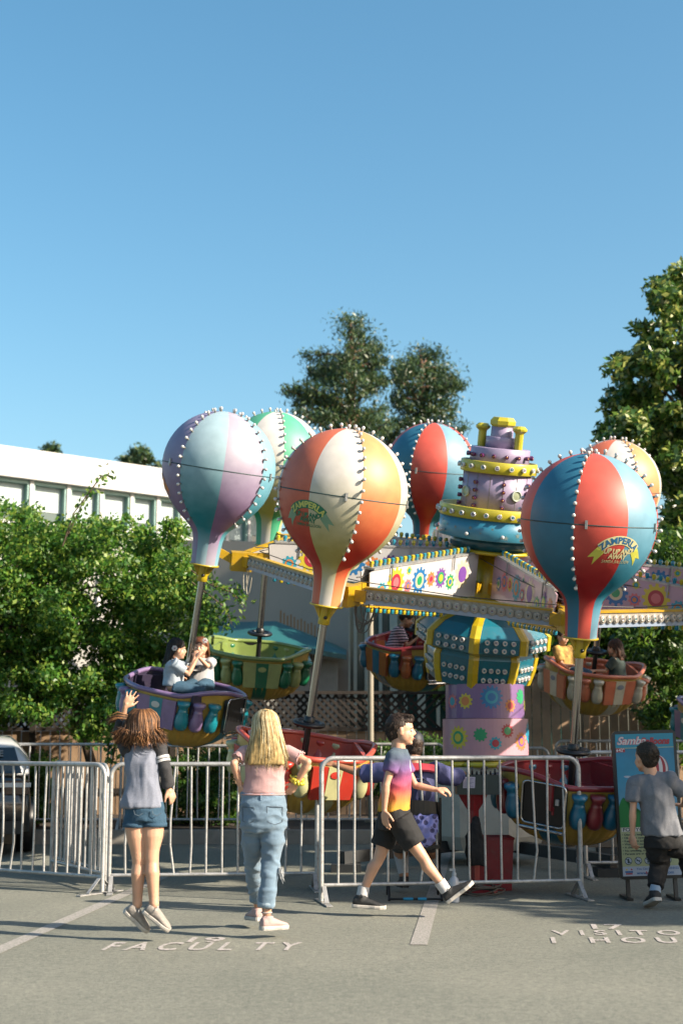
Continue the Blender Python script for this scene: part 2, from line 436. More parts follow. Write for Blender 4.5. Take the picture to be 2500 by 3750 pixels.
# kerb in front of the planting strip behind the ride
conc = pm('concrete', (0.42, 0.39, 0.34), 0.8, 0, 0.12, 3, 0.3, 60, dirt=0.3)
soil = pm('soil', (0.07, 0.05, 0.035), 0.95, 0, 0.3, 3, 0.8, 30)
mb = MB(); mb.box((0, 18.44, 0.085), (60, 0.18, 0.17)); structure('kerb', mb, conc)
mb = MB(); mb.box((0, 23.03, 0.07), (60, 9.0, 0.14)); structure('ground_soil', mb, soil)
# ================================================================== THE RIDE
RO = Vector((1.572, 15.75, 2.599))
AX, AY, PH, RR = 0.09, 0.247, -1.374, 3.086
RM = Matrix.Rotation(AX, 4, 'Y') @ Matrix.Rotation(AY, 4, 'X')
RM = Matrix.Translation(RO) @ RM
def LP(r, k, z):
    a = PH - k * math.pi / 4
    return Vector((r * math.cos(a), r * math.sin(a), z))

tower = Thing('ride_tower', 'tilted centre tower of the ride with lilac drums, yellow bands and cog painted arms', 'ride tower', M=RM)
T_ = tower.root
# --- column, flange, drums
mb = MB(); mb.lathe([(0, -0.1), (0.20, -0.1), (0.20, 0.80), (0.0, 0.80)], 40); column = tower.part('column', mb, yellow, local=True)
mb = MB(); mb.lathe([(0, 0.785), (0.46, 0.785), (0.47, 0.80), (0.47, 0.815), (0.44, 0.826), (0, 0.826)], 48); tower.part('flange', mb, yellow, local=True)
mb = MB(); mb.lathe([(0, 0.828), (0.43, 0.828), (0.455, 0.95), (0, 0.95)], 56); tower.part('lower_drum', mb, deepblue, local=True)
drummat = grad('drum_blue', [(0.0, (0.10, 0.42, 0.58)), (0.5, (0.05, 0.33, 0.50)), (1.0, (0.03, 0.25, 0.42))], 2, 0.35, 0.95, 1.17, coat=0.4)
mb = MB(); mb.lathe([(0, 0.952), (0.585, 0.952), (0.592, 0.96), (0.592, 1.165), (0, 1.165)], 64)
starm = pm('faded_star', (0.25, 0.36, 0.34), 0.5)
def cylf(rad):
    return lambda u, v, h: Vector(((rad + h) * math.sin(u / rad), -(rad + h) * math.cos(u / rad), v))
f = cylf(0.592)
for i in range(26):
    u = -1.6 + i * 0.142 + rng.uniform(-.03, .03); v = rng.uniform(1.0, 1.12); r_ = rng.uniform(0.015, 0.035)
    vs = [f(u, v, 0.002)] + [f(u + (r_ if j % 2 == 0 else r_ * 0.42) * math.sin(math.pi * j / 5), v + (r_ if j % 2 == 0 else r_ * 0.42) * math.cos(math.pi * j / 5), 0.002) for j in range(10)]
    mb.add(vs, [(0, 1 + (j + 1) % 10, 1 + j) for j in range(10)], 1)
tower.part('star_drum', mb, [drummat, starm], local=True)
mb = MB(); mb.lathe([(0, 1.168), (0.60, 1.168), (0.607, 1.175), (0.607, 1.285), (0.60, 1.293), (0.575, 1.293), (0.575, 1.20), (0, 1.20)], 64); tower.part('yellow_band', mb, lemon, local=True)
mb = MB(); mb.lathe([(0, 1.2), (0.38, 1.2), (0.38, 1.66), (0, 1.66)], 56)
for i in range(16):
    a = i * math.pi / 8 + 0.1; mb.box((0.381 * math.cos(a), 0.381 * math.sin(a), 1.43), (0.004, 0.006, 0.45), 1, Matrix.Rotation(a, 3, 'Z'))
tower.part('lilac_drum', mb, [lilac, bulbcol], local=True)
mb = MB(); mb.lathe([(0, 1.658), (0.412, 1.658), (0.418, 1.665), (0.418, 1.778), (0.412, 1.785), (0.39, 1.785), (0.39, 1.70), (0, 1.70)], 60); tower.part('yellow_band', mb, lemon, local=True)
mb = MB(); mb.lathe([(0, 1.7), (0.325, 1.7), (0.325, 1.925), (0.318, 1.93), (0, 1.93)], 56); tower.part('upper_tier', mb, lilac, local=True)
mb = MB(); mb.lathe([(0, 1.93), (0.17, 1.93), (0.17, 2.045), (0.165, 2.05), (0, 2.05)], 40); mb.lathe([(0.122, 2.05), (0.122, 2.16), (0, 2.16)], 36); tower.part('top_tier', mb, lilac, local=True)
mb = MB(); mb.lathe([(0, 2.145), (0.105, 2.145), (0.148, 2.185), (0.150, 2.225), (0.115, 2.265), (0, 2.268)], 8, smooth=False, a0=0.3); tower.part('cap', mb, lemon, local=True)
for aa in (R(-42), R(150)):
    mb = MB(); c = (0.235 * math.cos(aa), 0.235 * math.sin(aa), 0)
    mb.lathe([(0.046, 1.93), (0.046, 2.10), (0.052, 2.11), (0.080, 2.135), (0.082, 2.155), (0.05, 2.185), (0, 2.187)], 12, c=c, smooth=False); tower.part('chimney', mb, lemon, local=True)
# portholes
ring_g = pm('porthole_rim', (0.60, 0.66, 0.58), 0.35); glassg = pm('porthole_glass', (0.45, 0.50, 0.33), 0.3, coat=0.5)
for i in range(4):
    a = R(-62) + i * R(90)
    Mq = basis(Vector((-math.sin(a), math.cos(a), 0)), Vector((0, 0, 1)), Vector((math.cos(a), math.sin(a), 0)))
    c = Vector((0.372 * math.cos(a), 0.372 * math.sin(a), 1.44))
    mb = MB(); mb.lathe([(0.050, 0.0), (0.062, 0.02), (0.060, 0.035), (0.048, 0.035), (0.046, 0.025)], 28, M=Mq, c=c)
    ph_ = tower.part('porthole', mb, ring_g, local=True)
    mb = MB(); mb.lathe([(0.0, 0.03), (0.048, 0.026)], 24, M=Mq, c=c); tower.part('glass', mb, glassg, local=True, parent=ph_)

# shared lamp meshes, +z is outwards
def me_of(build, name, mats):
    mb = MB(); build(mb); return mb.mesh(name, mats)
def _drumlamp(mb):
    mb.lathe([(0.0, 0.0), (0.022, 0.0), (0.026, 0.012), (0.026, 0.034), (0.019, 0.036), (0.015, 0.028), (0, 0.028)], 14, 0)
    mb.ball((0, 0, 0.030), (0.011, 0.011, 0.009), 8, 1)
me_lampw = me_of(_drumlamp, 'band_lamp', [bulbw, cupblue])
me_lampy = me_of(_drumlamp, 'band_lamp', [bulbw, lilac])
me_lampp = me_of(lambda m: (m.lathe([(0.0, 0.0), (0.018, 0.0), (0.024, 0.015), (0.024, 0.040), (0.017, 0.046), (0.012, 0.038), (0, 0.036)], 8, 0, smooth=False), m.ball((0, 0, 0.038), 0.010, 8, 1)), 'purple_bulb', [purplebulb, amber])
me_globe = me_of(lambda m: (m.lathe([(0.009, 0), (0.009, 0.02)], 8), m.ball((0, 0, 0.034), 0.022, 12)), 'globe_bulb', [bulbw])
def _cell(m):
    m.lathe([(0.039, 0.0), (0.042, 0.012), (0.036, 0.022), (0.027, 0.015), (0.023, 0.024), (0.015, 0.026), (0.011, 0.020), (0.0, 0.020)], 16, 0)
cellm = pm('lamp_cell_clear', (0.50, 0.47, 0.42), 0.25, 0, 0.25, 20, coat=0.6)
cellc = [pm('cell_teal', (0.05, 0.42, 0.48), 0.2, coat=0.6), pm('cell_violet', (0.22, 0.12, 0.26), 0.2, coat=0.6), pm('cell_white', (0.75, 0.73, 0.70), 0.2, coat=0.6), pm('cell_dark', (0.05, 0.04, 0.04), 0.3)]
me_cells = [me_of(lambda m: (_cell(m), m.ball((0, 0, 0.018), (0.010, 0.010, 0.005), 8, 1)), 'beam_lamp', [cellm, cc]) for cc in cellc]
def zto(d, o, up=(0, 0, 1)):
    d = Vector(d).normalized(); q = d.to_track_quat('Z', 'Y').to_matrix().to_4x4(); q.translation = Vector(o); return q
def ringlamps(mesh_fn, rad, z, n, a0=0.0, name='band_lamp', parent=None):
    for i in range(n):
        a = a0 + 2 * math.pi * i / n
        link(name, mesh_fn(i), parent or T_, M=zto((math.cos(a), math.sin(a), 0), (rad * math.cos(a), rad * math.sin(a), z)))
ringlamps(lambda i: (me_lampw, me_lampy)[i % 2], 0.606, 1.225, 28)
ringlamps(lambda i: (me_lampw, me_lampy)[i % 2], 0.417, 1.722, 18, 0.05)
ringlamps(lambda i: me_lampp, 0.325, 1.845, 16, 0.12, 'purple_bulb')
for i in range(8):
    a = R(-62 + 22) + i * R(45)
    for z in (1.30, 1.385, 1.47, 1.555):
        link('purple_bulb', me_lampp, T_, M=zto((math.cos(a), math.sin(a), 0), (0.38 * math.cos(a), 0.38 * math.sin(a), z)))
ringlamps(lambda i: me_globe, 0.592, 1.01, 10, 0.4, 'globe_bulb')

# --- lantern skirt with yellow straps
skirt = pm('skirt_teal', (0.01, 0.20, 0.29), 0.35, 0, 0.12, 6, coat=0.4, dirt=0.15)
skp = [(0.40, 0.12), (0.60, 0.04), (0.735, -0.075), (0.735, -0.235), (0.600, -0.285), (0.620, -0.33), (0.605, -0.48), (0.560, -0.645), (0.52, -0.66), (0.0, -0.66)]
mb = MB(); mb.lathe(skp, 8, a0=PH + math.pi / 8, smooth=False); lantern = tower.part('lantern', mb, skirt, local=True)
a8 = math.cos(math.pi / 8)
for k in range(8):
    a = PH + math.pi / 8 - k * math.pi / 4 ; mb = MB()
    pts = [Vector((r_ * 1.012 * math.cos(a), r_ * 1.012 * math.sin(a), z)) for r_, z in skp[:-2]]
    pts[5] = pts[5]; tv = Vector((-math.sin(a), math.cos(a), 0)) * 0.055
    od = Vector((math.cos(a), math.sin(a), 0)) * 0.012
    vs = []
    for p_ in pts: vs += [p_ - tv - od * 3.5, p_ - tv * 0.9 + od * 0.3, p_ + tv * 0.9 + od * 0.3, p_ + tv - od * 3.5]
    # close against the flat faces: the strap bends round the corner
    vs = []
    for p_ in pts:
        out = Vector((math.cos(a), math.sin(a), 0))
        vs += [p_ - tv + out * (-0.0155), p_ + out * 0.012, p_ + tv + out * (-0.0155), p_ + tv - out * 0.045, p_ - tv - out * 0.045]
    fs = []
    for i in range(len(pts) - 1):
        for j in range(5): fs.append((i * 5 + j, i * 5 + (j + 1) % 5, (i + 1) * 5 + (j + 1) % 5, (i + 1) * 5 + j))
    mb.add(vs, fs); tower.part('strap', mb, yellow, local=True)
n_l = 0
for k in (1, 0, 2, -1, 3, 4, 5, 6):
    an = PH - k * math.pi / 4
    nrm = Vector((math.cos(an), math.sin(an), 0)); tg = Vector((-math.sin(an), math.cos(an), 0))
    for (z, rv) in ((-0.11, 0.735), (-0.195, 0.735), (-0.43, 0.610), (-0.54, 0.587)):
        hw = rv * math.sin(math.pi / 8) - 0.06
        for i in range(4):
            u = (-1 + 2 * (i + 0.5) / 4) * hw * 0.88; n_l += 1
            link('skirt_lamp', (me_lampw, me_lampy)[i % 2], lantern, M=zto(nrm + Vector((0, 0, -0.25 if z < -0.4 else 0)), nrm * (rv * a8 - 0.002) + tg * u + Vector((0, 0, z))))

# --- radial arms with gear boards, perimeter beams
panelw = pm('board_white', (0.80, 0.78, 0.77), 0.4, 0, 0.03, 3, coat=0.3, dirt=0.08)
panelp = pm('board_pink', (0.66, 0.44, 0.56), 0.4, 0, 0.05, 3, coat=0.3, dirt=0.08)
beamm = pm('beam_cream', (0.55, 0.50, 0.42), 0.5, 0, 0.15, 8, dirt=0.5)
beamb = pm('beam_light_blue', (0.42, 0.52, 0.70), 0.4, 0, 0.06, 3)
orangey = pm('arm_yellow', (0.70, 0.42, 0.01), 0.4, 0, 0.15, 9, dirt=0.35)
cable = pm('cable_grey', (0.10, 0.09, 0.08), 0.5); cablew = pm('cable_pale', (0.55, 0.50, 0.40), 0.5)
def _cup(m): m.lathe([(0.0, 0.0), (0.015, 0.0), (0.020, 0.02), (0.024, 0.030), (0.021, 0.052), (0.012, 0.060), (0, 0.060)], 8, smooth=False)
me_cup = [me_of(_cup, 'cup_light', [cupblue]), me_of(_cup, 'cup_light', [cupyel])]
for k in (1, 0, 2, -1, 3, 4, 5, -2):
    a = PH - k * math.pi / 4; d = Vector((math.cos(a), math.sin(a), 0)); tg = Vector((-math.sin(a), math.cos(a), 0))
    mb = MB()
    mb.beam(d * 0.18 + Vector((0, 0, 0.40)), d * 2.72 + Vector((0, 0, 0.47)), 0.09, 0.12)
    mb.beam(d * 0.18 + Vector((0, 0, 0.75)), d * 2.62 + Vector((0, 0, 0.57)), 0.05, 0.05)
    mb.box(d * 2.74 + Vector((0, 0, 0.50)), (0.22, 0.17, 0.20), 0, Matrix.Rotation(a, 3, 'Z'))
    mb.beam(d * 2.80 + Vector((0, 0, 0.50)), d * (RR - 0.02) + Vector((0, 0, 0.62)), 0.06, 0.09)
    arm = tower.part('arm', mb, orangey, local=True)
    for sgn in (-1, 1):
        pc = [panelw if (k + sgn) % 2 or k in (1, 3) else panelp, *GM]
        mi0 = 0
        pm_ = panelw if (k, sgn) in ((1, -1), (2, -1), (1, 1), (2, 1), (3, -1)) else panelp
        off = tg * (0.055 * sgn)
        F3 = lambda u, v, h: d * u + off + tg * (h * sgn) + Vector((0, 0, v))
        poly = [(0.36, 0.32), (2.42, 0.40), (2.46, 0.70), (2.30, 0.745), (0.46, 0.80), (0.36, 0.77)]
        mb = MB(); mb.prism(poly, lambda u, v: F3(u, v, 0), tg * (-0.012 * sgn))
        g = np.random.default_rng(10 + k * 2 + sgn); u = 0.52; i = int(g.integers(0, 9))
        while u < 2.3:
            r_ = [0.14, 0.07, 0.155, 0.085, 0.11, 0.08][i % 6]
            u += r_ * 1.02
            if u + r_ > 2.42: break
            cv = min(0.735 - r_, 0.43 + r_ + 0.03 * (i % 3))
            cm = [1 + i % 9, 1 + (i * 4 + 5) % 9, 1 + (i * 2 + 3) % 9]
            gear(mb, F3, u, cv, r_, 12 if r_ > 0.1 else 9, cm, rot=i)
            if i % 3 == 1 and r_ < 0.1: gear(mb, F3, u, cv + r_ + 0.085, 0.045, 7, [1 + (i + 1) % 9, 1 + (i + 5) % 9, 1 + (i + 2) % 9])
            u += r_ * 1.02; i += 1
        bd = tower.part('gear_board', mb, [pm_] + GM, local=True)
    brd = MB()
    # strings of cup lights along the top edge and the underside
    for i in range(26):
        u = 0.50 + i * 0.0745; z = 0.80 - 0.055 * (u - 0.46) / 1.9 + 0.004
        link('cup_light', me_cup[i % 2], arm, M=Matrix.Translation(d * u + tg * 0.0 + Vector((0, 0, z))))
    mb = MB(); mb.beam(d * 0.45 + Vector((0, 0, 0.790)), d * 2.4 + Vector((0, 0, 0.735)), 0.125, 0.02)
    tower.part('top_rail', mb, steel, local=True, parent=arm)
    for i in range(20):
        u = 0.95 + i * 0.0745; z = 0.19 + 0.17 * (u - 0.95) / 1.4
        link('cup_light', me_cup[(i + 1) % 2], arm, M=Matrix.Translation(d * u + Vector((0, 0, z))) @ Matrix.Rotation(math.pi, 4, 'X'))
    mb = MB(); mb.beam(d * 0.85 + Vector((0, 0, 0.185)), d * 2.45 + Vector((0, 0, 0.375)), 0.05, 0.018)
    tower.part('bottom_rail', mb, orangey, local=True, parent=arm)
    for q in (0.9, 2.1):
        z = 0.80 - 0.03 * q
        for s2 in (-1, 1):
            mb = MB(); mb.box(d * q + tg * (0.075 * s2) + Vector((0, 0, z - 0.05)), (0.014, 0.012, 0.16)); tower.part('clip', mb, steel, local=True, parent=arm)
for k in (1, 0, 2, -1, 3, 4, 5, -2):
    # beam from unit k to unit k-1 (towards the right in the picture for front units)
    A0 = LP(2.72, k, 0.51); B0 = LP(2.72, k - 1, 0.51); dd = (B0 - A0).normalized(); ln = (B0 - A0).length
    A1 = A0 + dd * 0.16; B1 = B0 - dd * 0.16; out = dd.cross(Vector((0, 0, 1))); out.normalize()
    if out.dot(A0) < 0: out = -out
    mb = MB()
    mb.beam(A1, B1, 0.05, 0.135, 0)
    mb.beam(A1 + Vector((0, 0, 0.078)), B1 + Vector((0, 0, 0.078)), 0.075, 0.018, 1)
    mb.beam(A1 + out * 0.027 + Vector((0, 0, -0.048)), B1 + out * 0.027 + Vector((0, 0, -0.048)), 0.006, 0.042, 2)
    for e in (A0, B0):
        mb.beam(e + out * 0.0 - Vector((0, 0, 0.0)), e + (dd if e is A0 else -dd) * 0.18, 0.10, 0.11, 1)
    bm_ = tower.part('perimeter_beam', mb, [beamm, orangey, beamb], local=True)
    n = int((ln - 0.36) / 0.080)
    g = np.random.default_rng(40 + k)
    for i in range(n):
        p_ = A1 + dd * (0.05 + i * (ln - 0.42) / (n - 1)) + out * 0.025 + Vector((0, 0, 0.005))
        link('beam_lamp', me_cells[int(g.choice([0, 1, 2, 3, 0, 1]))], bm_, M=zto(out, p_))
# tie wires from the column to the arm ends
mb = MB()
for k in range(-2, 6):
    c1 = LP(0.22, k, 0.72); c2 = LP(2.6, k - 1, 0.66); mid = (c1 + c2) / 2 - Vector((0, 0, 0.02)); mb.tube([c1, mid, c2], 0.006, 6)
    c1 = LP(2.55, k, 0.62); c2 = LP(2.55, k - 1, 0.62); mb.tube([c1, (c1 + c2) / 2 * 0.99 - Vector((0, 0, 0.03)), c2], 0.005, 6)
tower.part('tie_wire', mb, cable, local=True)
# looped cables under the arm corners
g = np.random.default_rng(3)
for k, sd_ in ((1, 1), (2, 1), (0, 1)):
    mb = MB()
    for q in range(6 if k == 1 else 2):
        a_ = LP(2.72, k, 0.42); o_ = Vector(g.normal(0, 0.05, 3)); d_ = (LP(2.72, k - 1, 0.42) - a_).normalized()
        w_ = g.uniform(0.08, 0.24); dp = g.uniform(0.14, 0.30)
        mb.tube([a_ + o_ * 0.5 + d_ * (0.08 + w_ * (1 - math.cos(t_)) / 2 * 1.0) + Vector((0, 0, -dp * math.sin(t_))) for t_ in np.linspace(0, math.pi, 12)], 0.0055, 6)
    tower.part('cable_loop', mb, cable if k != 2 else cablew, local=True)

# ------------------------------------------------------------------ balloons
PROF = [(0.0, 0.600)] + [(0.6 * math.sin(R(a)), 0.6 * math.cos(R(a))) for a in range(6, 97, 6)] + [
    (0.586, -0.13), (0.562, -0.22), (0.525, -0.31), (0.475, -0.39), (0.41, -0.47), (0.335, -0.545), (0.27, -0.60), (0.215, -0.65), (0.18, -0.70), (0.160, -0.77), (0.150, -0.86), (0.145, -0.95), (0.142, -1.035)]
def prad(z):
    for (r0, z0), (r1, z1) in zip(PROF, PROF[1:]):
        if z0 >= z >= z1: return r0 + (r1 - r0) * (z0 - z) / (z0 - z1 + 1e-9)
    return 0.14
def bdir(a): return Vector((math.sin(a), -math.cos(a), 0))
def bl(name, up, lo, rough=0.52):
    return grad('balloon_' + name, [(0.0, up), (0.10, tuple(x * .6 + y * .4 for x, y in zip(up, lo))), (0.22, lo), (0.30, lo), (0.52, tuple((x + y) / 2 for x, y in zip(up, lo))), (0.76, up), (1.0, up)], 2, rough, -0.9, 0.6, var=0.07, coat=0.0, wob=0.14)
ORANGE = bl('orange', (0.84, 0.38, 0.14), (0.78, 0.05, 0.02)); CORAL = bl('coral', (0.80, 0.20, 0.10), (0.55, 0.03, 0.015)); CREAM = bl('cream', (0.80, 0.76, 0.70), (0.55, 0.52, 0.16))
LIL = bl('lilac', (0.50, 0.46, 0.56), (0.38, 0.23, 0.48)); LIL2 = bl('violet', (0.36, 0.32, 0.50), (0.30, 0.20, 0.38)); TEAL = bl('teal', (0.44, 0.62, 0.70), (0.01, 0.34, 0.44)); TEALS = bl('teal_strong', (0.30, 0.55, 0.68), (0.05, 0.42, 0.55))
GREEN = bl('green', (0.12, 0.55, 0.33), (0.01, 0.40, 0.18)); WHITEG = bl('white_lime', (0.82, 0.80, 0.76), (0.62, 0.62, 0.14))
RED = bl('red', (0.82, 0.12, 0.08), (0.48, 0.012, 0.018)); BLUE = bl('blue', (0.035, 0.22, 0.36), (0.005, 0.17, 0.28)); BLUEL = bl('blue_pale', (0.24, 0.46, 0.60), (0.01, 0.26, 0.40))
ribg = pm('ribbon_green', (0.01, 0.22, 0.12), 0.4); ribg2 = pm('ribbon_pale_green', (0.22, 0.42, 0.28), 0.4); limet = pm('lime_lettering', (0.70, 0.72, 0.18), 0.4)
ribc = pm('ribbon_cream', (0.85, 0.78, 0.42), 0.4); ribc2 = pm('ribbon_lemon', (0.80, 0.80, 0.12), 0.4); bluet = pm('blue_lettering', (0.02, 0.16, 0.35), 0.4)
ribo = pm('ribbon_orange', (0.85, 0.22, 0.03), 0.4)
seamd = pm('seam_dark', (0.02, 0.06, 0.06), 0.5)

def emblem(thing, Mb, ang, z0, W, rib, rib2, let1, let2):
    """curved ribbon with lettering laid on the balloon skin"""
    def S(u, v, h):
        z = z0 + v; r_ = prad(z) ; a = ang + u / prad(z0)
        nz_ = (prad(z - 0.02) - prad(z + 0.02)) / 0.04
        n = Vector((math.sin(a), -math.cos(a), -nz_ if False else nz_ * -1)); n.normalize()
        return bdir(a) * r_ + Vector((0, 0, z)) + n * h
    Rb = W * 0.62; cy = -Rb + 0.0
    mb = MB(); n = 28; a_half = R(46)
    def arc(t_, rad): return (rad * math.sin(t_), cy + rad * math.cos(t_))
    th = W * 0.165
    vs = []
    for i in range(n + 1):
        t_ = -a_half + 2 * a_half * i / n
        for q in (0, 0.5, 1): vs.append(S(*arc(t_, Rb - th + th * q), 0.004))
    mb.add(vs, [(i * 3 + j, i * 3 + j + 1, i * 3 + j + 4, i * 3 + j + 3) for i in range(n) for j in (0, 1)], 0)
    for sg in (-1, 1):
        # folded tails with a notch
        e0 = arc(sg * a_half, Rb - th * 1.25); e1 = arc(sg * a_half * 0.93, Rb - th * 0.2)
        dx, dy = sg * W * 0.22, -W * 0.24
        vs = []
        for a_ in range(8):
            for b_ in range(5):
                q_ = b_ / 4; L2 = a_ / 7 * (1 - .38 * (1 - abs(2 * q_ - 1)))
                vs.append(S(e0[0] + (e1[0] - e0[0]) * q_ + dx * L2, e0[1] + (e1[1] - e0[1]) * q_ + dy * L2, 0.003))
        mb.add(vs, [(a_ * 5 + b_, a_ * 5 + b_ + 1, a_ * 5 + b_ + 6, a_ * 5 + b_ + 5) for a_ in range(7) for b_ in range(4)], 1)
    def put(txt, size, mi, curved=None, y=0.0, bold=0.012, shear=0.0, xs=1.0, h=0.006, wob=0.0):
        vs_, fs_ = text2d(txt, size, bold * size / 0.1 * 0.1, shear)
        out = []
        for (x, yv, _) in vs_:
            x *= xs
            if curved:
                t_ = x / curved; rad = curved + yv; u, v = rad * math.sin(t_), cy + rad * math.cos(t_)
            else: u, v = x, y + yv + wob * math.sin(x * 60)
            out.append(S(u, v, h))
        mb.add(out, fs_, mi)
    put('ZAMPERLA', W * 0.165, 2, curved=Rb - th * 0.55, bold=0.035, xs=1.08)
    put('UP UP AND', W * 0.125, 3, y=-W * 0.30, bold=0.05, shear=0.1, xs=0.95, wob=0.004)
    put('AWAY', W * 0.125, 3, y=-W * 0.40, bold=0.05, shear=0.1, xs=1.05, wob=0.004)
    put('SAMBA BALLOON', W * 0.085, 3, y=-W * 0.50, bold=0.01, shear=0.15, xs=0.95)
    thing.part('emblem', mb, [rib, rib2, let1, let2], local=True)

me_bb = me_of(lambda m: (m.lathe([(0.012, 0.0), (0.010, 0.012), (0.010, 0.022)], 8, 1), m.ball((0, 0, 0.034), (0.0175, 0.0175, 0.019), 12, 0)), 'bulb', [bulbw, bulbcol])
def unit_axis(k):
    px = {0: ((2154, 1908), (2097, 2750)), 1: ((1254, 1808), (1131, 2649)), 2: ((802, 1713), (690, 2447))}.get(k)
    cb_, cr = RM @ LP(RR, k, 1.469), RM @ LP(RR, k, -0.672)
    if px: cb_, cr = P(*px[0], cb_.y), P(*px[1], cb_.y + 0.40)
    return cb_, cr
def balloon(k, label, mats8, a0, logo=None, bulbs=True, bulb_first=0, clips=()):
    cb_, cr = unit_axis(k); A = (cb_ - cr).normalized()
    M = frame_up(A, cb_)
    th = Thing('balloon', label, 'balloon', M=M, group='striped ride balloons on steel poles' if False else None)
    N = 96; mats = []; idx = []
    for m in mats8:
        if m not in mats: mats.append(m)
        idx.append(mats.index(m))
    mats.append(seamd)
    mb = MB(); o = 0
    def mf(i, j):
        return idx[(j * 8) // N]
    # angle 0 faces the camera: lathe angle a -> world (cos a, sin a); start at boundary a0
    st = a0 - math.pi / 2
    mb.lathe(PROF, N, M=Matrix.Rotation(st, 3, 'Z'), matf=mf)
    mb.lathe([(0.142, -1.035), (0.13, -1.036), (0.13, -0.9)], 48, M=Matrix.Rotation(st, 3, 'Z'), mi=len(mats) - 1)
    env = th.part('envelope', mb, mats, local=True)
    mb = MB(); mb.lathe([(prad(-0.012) + 0.0005, -0.0125), (0.6022, -0.010), (0.6022, -0.018), (prad(-0.02) + 0.0005, -0.0205)], 96); th.part('seam_joint', mb, seamd, local=True)
    for ca in clips:
        Mz = Matrix.Rotation(ca, 4, 'Z'); mb = MB(); mb.box((0, -0.608, -0.012), (0.022, 0.014, 0.075)); mb.box((0, -0.617, -0.035), (0.018, 0.010, 0.02))
        mb.v = [tuple(Mz @ Vector(v)) for v in mb.v]; th.part('latch', mb, steel, local=True)
    if bulbs:
        for row in range(4):
            ang = a0 + (bulb_first + 2 * row) * math.pi / 4
            for i in range(16):
                s_ = 0.10 + i * 0.098 - max(0, i - 8) ** 1.5 * 0.0022     # arc length from the top
                if s_ < 0.6 * R(96): t_ = s_ / 0.6; r_, z, n = 0.6 * math.sin(t_), 0.6 * math.cos(t_), Vector((math.sin(t_), 0, math.cos(t_)))
                else:
                    z = 0.6 * math.cos(R(96)) - (s_ - 0.6 * R(96)) * 0.93; r_ = prad(z); n = Vector((1, 0, (prad(z + 0.02) - prad(z - 0.02)) / -0.04)); n.normalize()
                d_ = bdir(ang)
                link('bulb', me_bb, th.root, M=zto(d_ * n.x + Vector((0, 0, n.z)), d_ * r_ + Vector((0, 0, z))))
    # yellow collar
    mb = MB(); mb.lathe([(0, -1.032), (0.155, -1.032), (0.158, -1.045), (0.145, -1.05), (0, -1.05)], 36)
    mb.lathe([(0.062, -1.05), (0.055, -1.17), (0.055, -1.215), (0.05, -1.22), (0, -1.22)], 16)
    for i in range(4):
        a = i * math.pi / 2 + 0.5; d_ = Vector((math.cos(a), math.sin(a), 0)); t2 = Vector((-math.sin(a), math.cos(a), 0)) * 0.006
        tri = [d_ * 0.05 + Vector((0, 0, -1.05)), d_ * 0.125 + Vector((0, 0, -1.05)), d_ * 0.058 + Vector((0, 0, -1.16)), d_ * 0.05 + Vector((0, 0, -1.16))]
        mb.add([p_ - t2 for p_ in tri] + [p_ + t2 for p_ in tri], [(0, 1, 2, 3), (7, 6, 5, 4), (0, 4, 5, 1), (1, 5, 6, 2), (2, 6, 7, 3), (3, 7, 4, 0)])
    col_ = th.part('collar', mb, yellow, local=True)
    mb = MB(); Mq = Matrix.Rotation(R(90), 3, 'X'); mb.lathe([(0.0, 0.052), (0.016, 0.052), (0.016, 0.068), (0, 0.068)], 12, M=Mq, c=(0.01, 0, -1.15)); th.part('bolt', mb, black, local=True, parent=col_)
    ln = (cb_ - cr).length
    mb = MB(); mb.tube([(0, 0, -1.19), (0, 0, -ln + 0.06)], 0.036, 20); th.part('pole', mb, polesteel, local=True)
    if logo: emblem(th, M, *logo)
    return th, M, cr, A
BAL = {}
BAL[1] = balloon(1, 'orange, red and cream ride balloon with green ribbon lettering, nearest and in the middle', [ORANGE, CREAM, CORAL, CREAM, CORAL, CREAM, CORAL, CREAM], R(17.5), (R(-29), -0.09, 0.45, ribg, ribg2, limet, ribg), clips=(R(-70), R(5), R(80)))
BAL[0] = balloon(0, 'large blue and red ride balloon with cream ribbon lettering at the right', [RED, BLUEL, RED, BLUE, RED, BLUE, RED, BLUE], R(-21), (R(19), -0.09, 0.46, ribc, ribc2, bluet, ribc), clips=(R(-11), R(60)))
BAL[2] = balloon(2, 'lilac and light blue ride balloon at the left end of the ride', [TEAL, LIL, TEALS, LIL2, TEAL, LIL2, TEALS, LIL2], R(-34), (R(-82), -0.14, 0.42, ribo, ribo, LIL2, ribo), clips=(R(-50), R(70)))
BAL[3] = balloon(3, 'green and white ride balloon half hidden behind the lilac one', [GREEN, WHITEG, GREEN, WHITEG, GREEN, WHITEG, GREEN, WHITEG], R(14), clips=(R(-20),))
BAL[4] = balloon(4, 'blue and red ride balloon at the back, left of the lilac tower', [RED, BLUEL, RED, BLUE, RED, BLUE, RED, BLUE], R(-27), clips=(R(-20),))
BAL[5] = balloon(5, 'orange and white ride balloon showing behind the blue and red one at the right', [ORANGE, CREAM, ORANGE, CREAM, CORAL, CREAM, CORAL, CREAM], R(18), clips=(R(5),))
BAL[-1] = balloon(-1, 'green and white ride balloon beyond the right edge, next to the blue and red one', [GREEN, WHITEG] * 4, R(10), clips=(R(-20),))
BAL[-2] = balloon(-2, 'lilac and teal ride balloon beyond the right edge, at the far right of the ride', [TEAL, LIL] * 4, R(-20), clips=(R(30),))
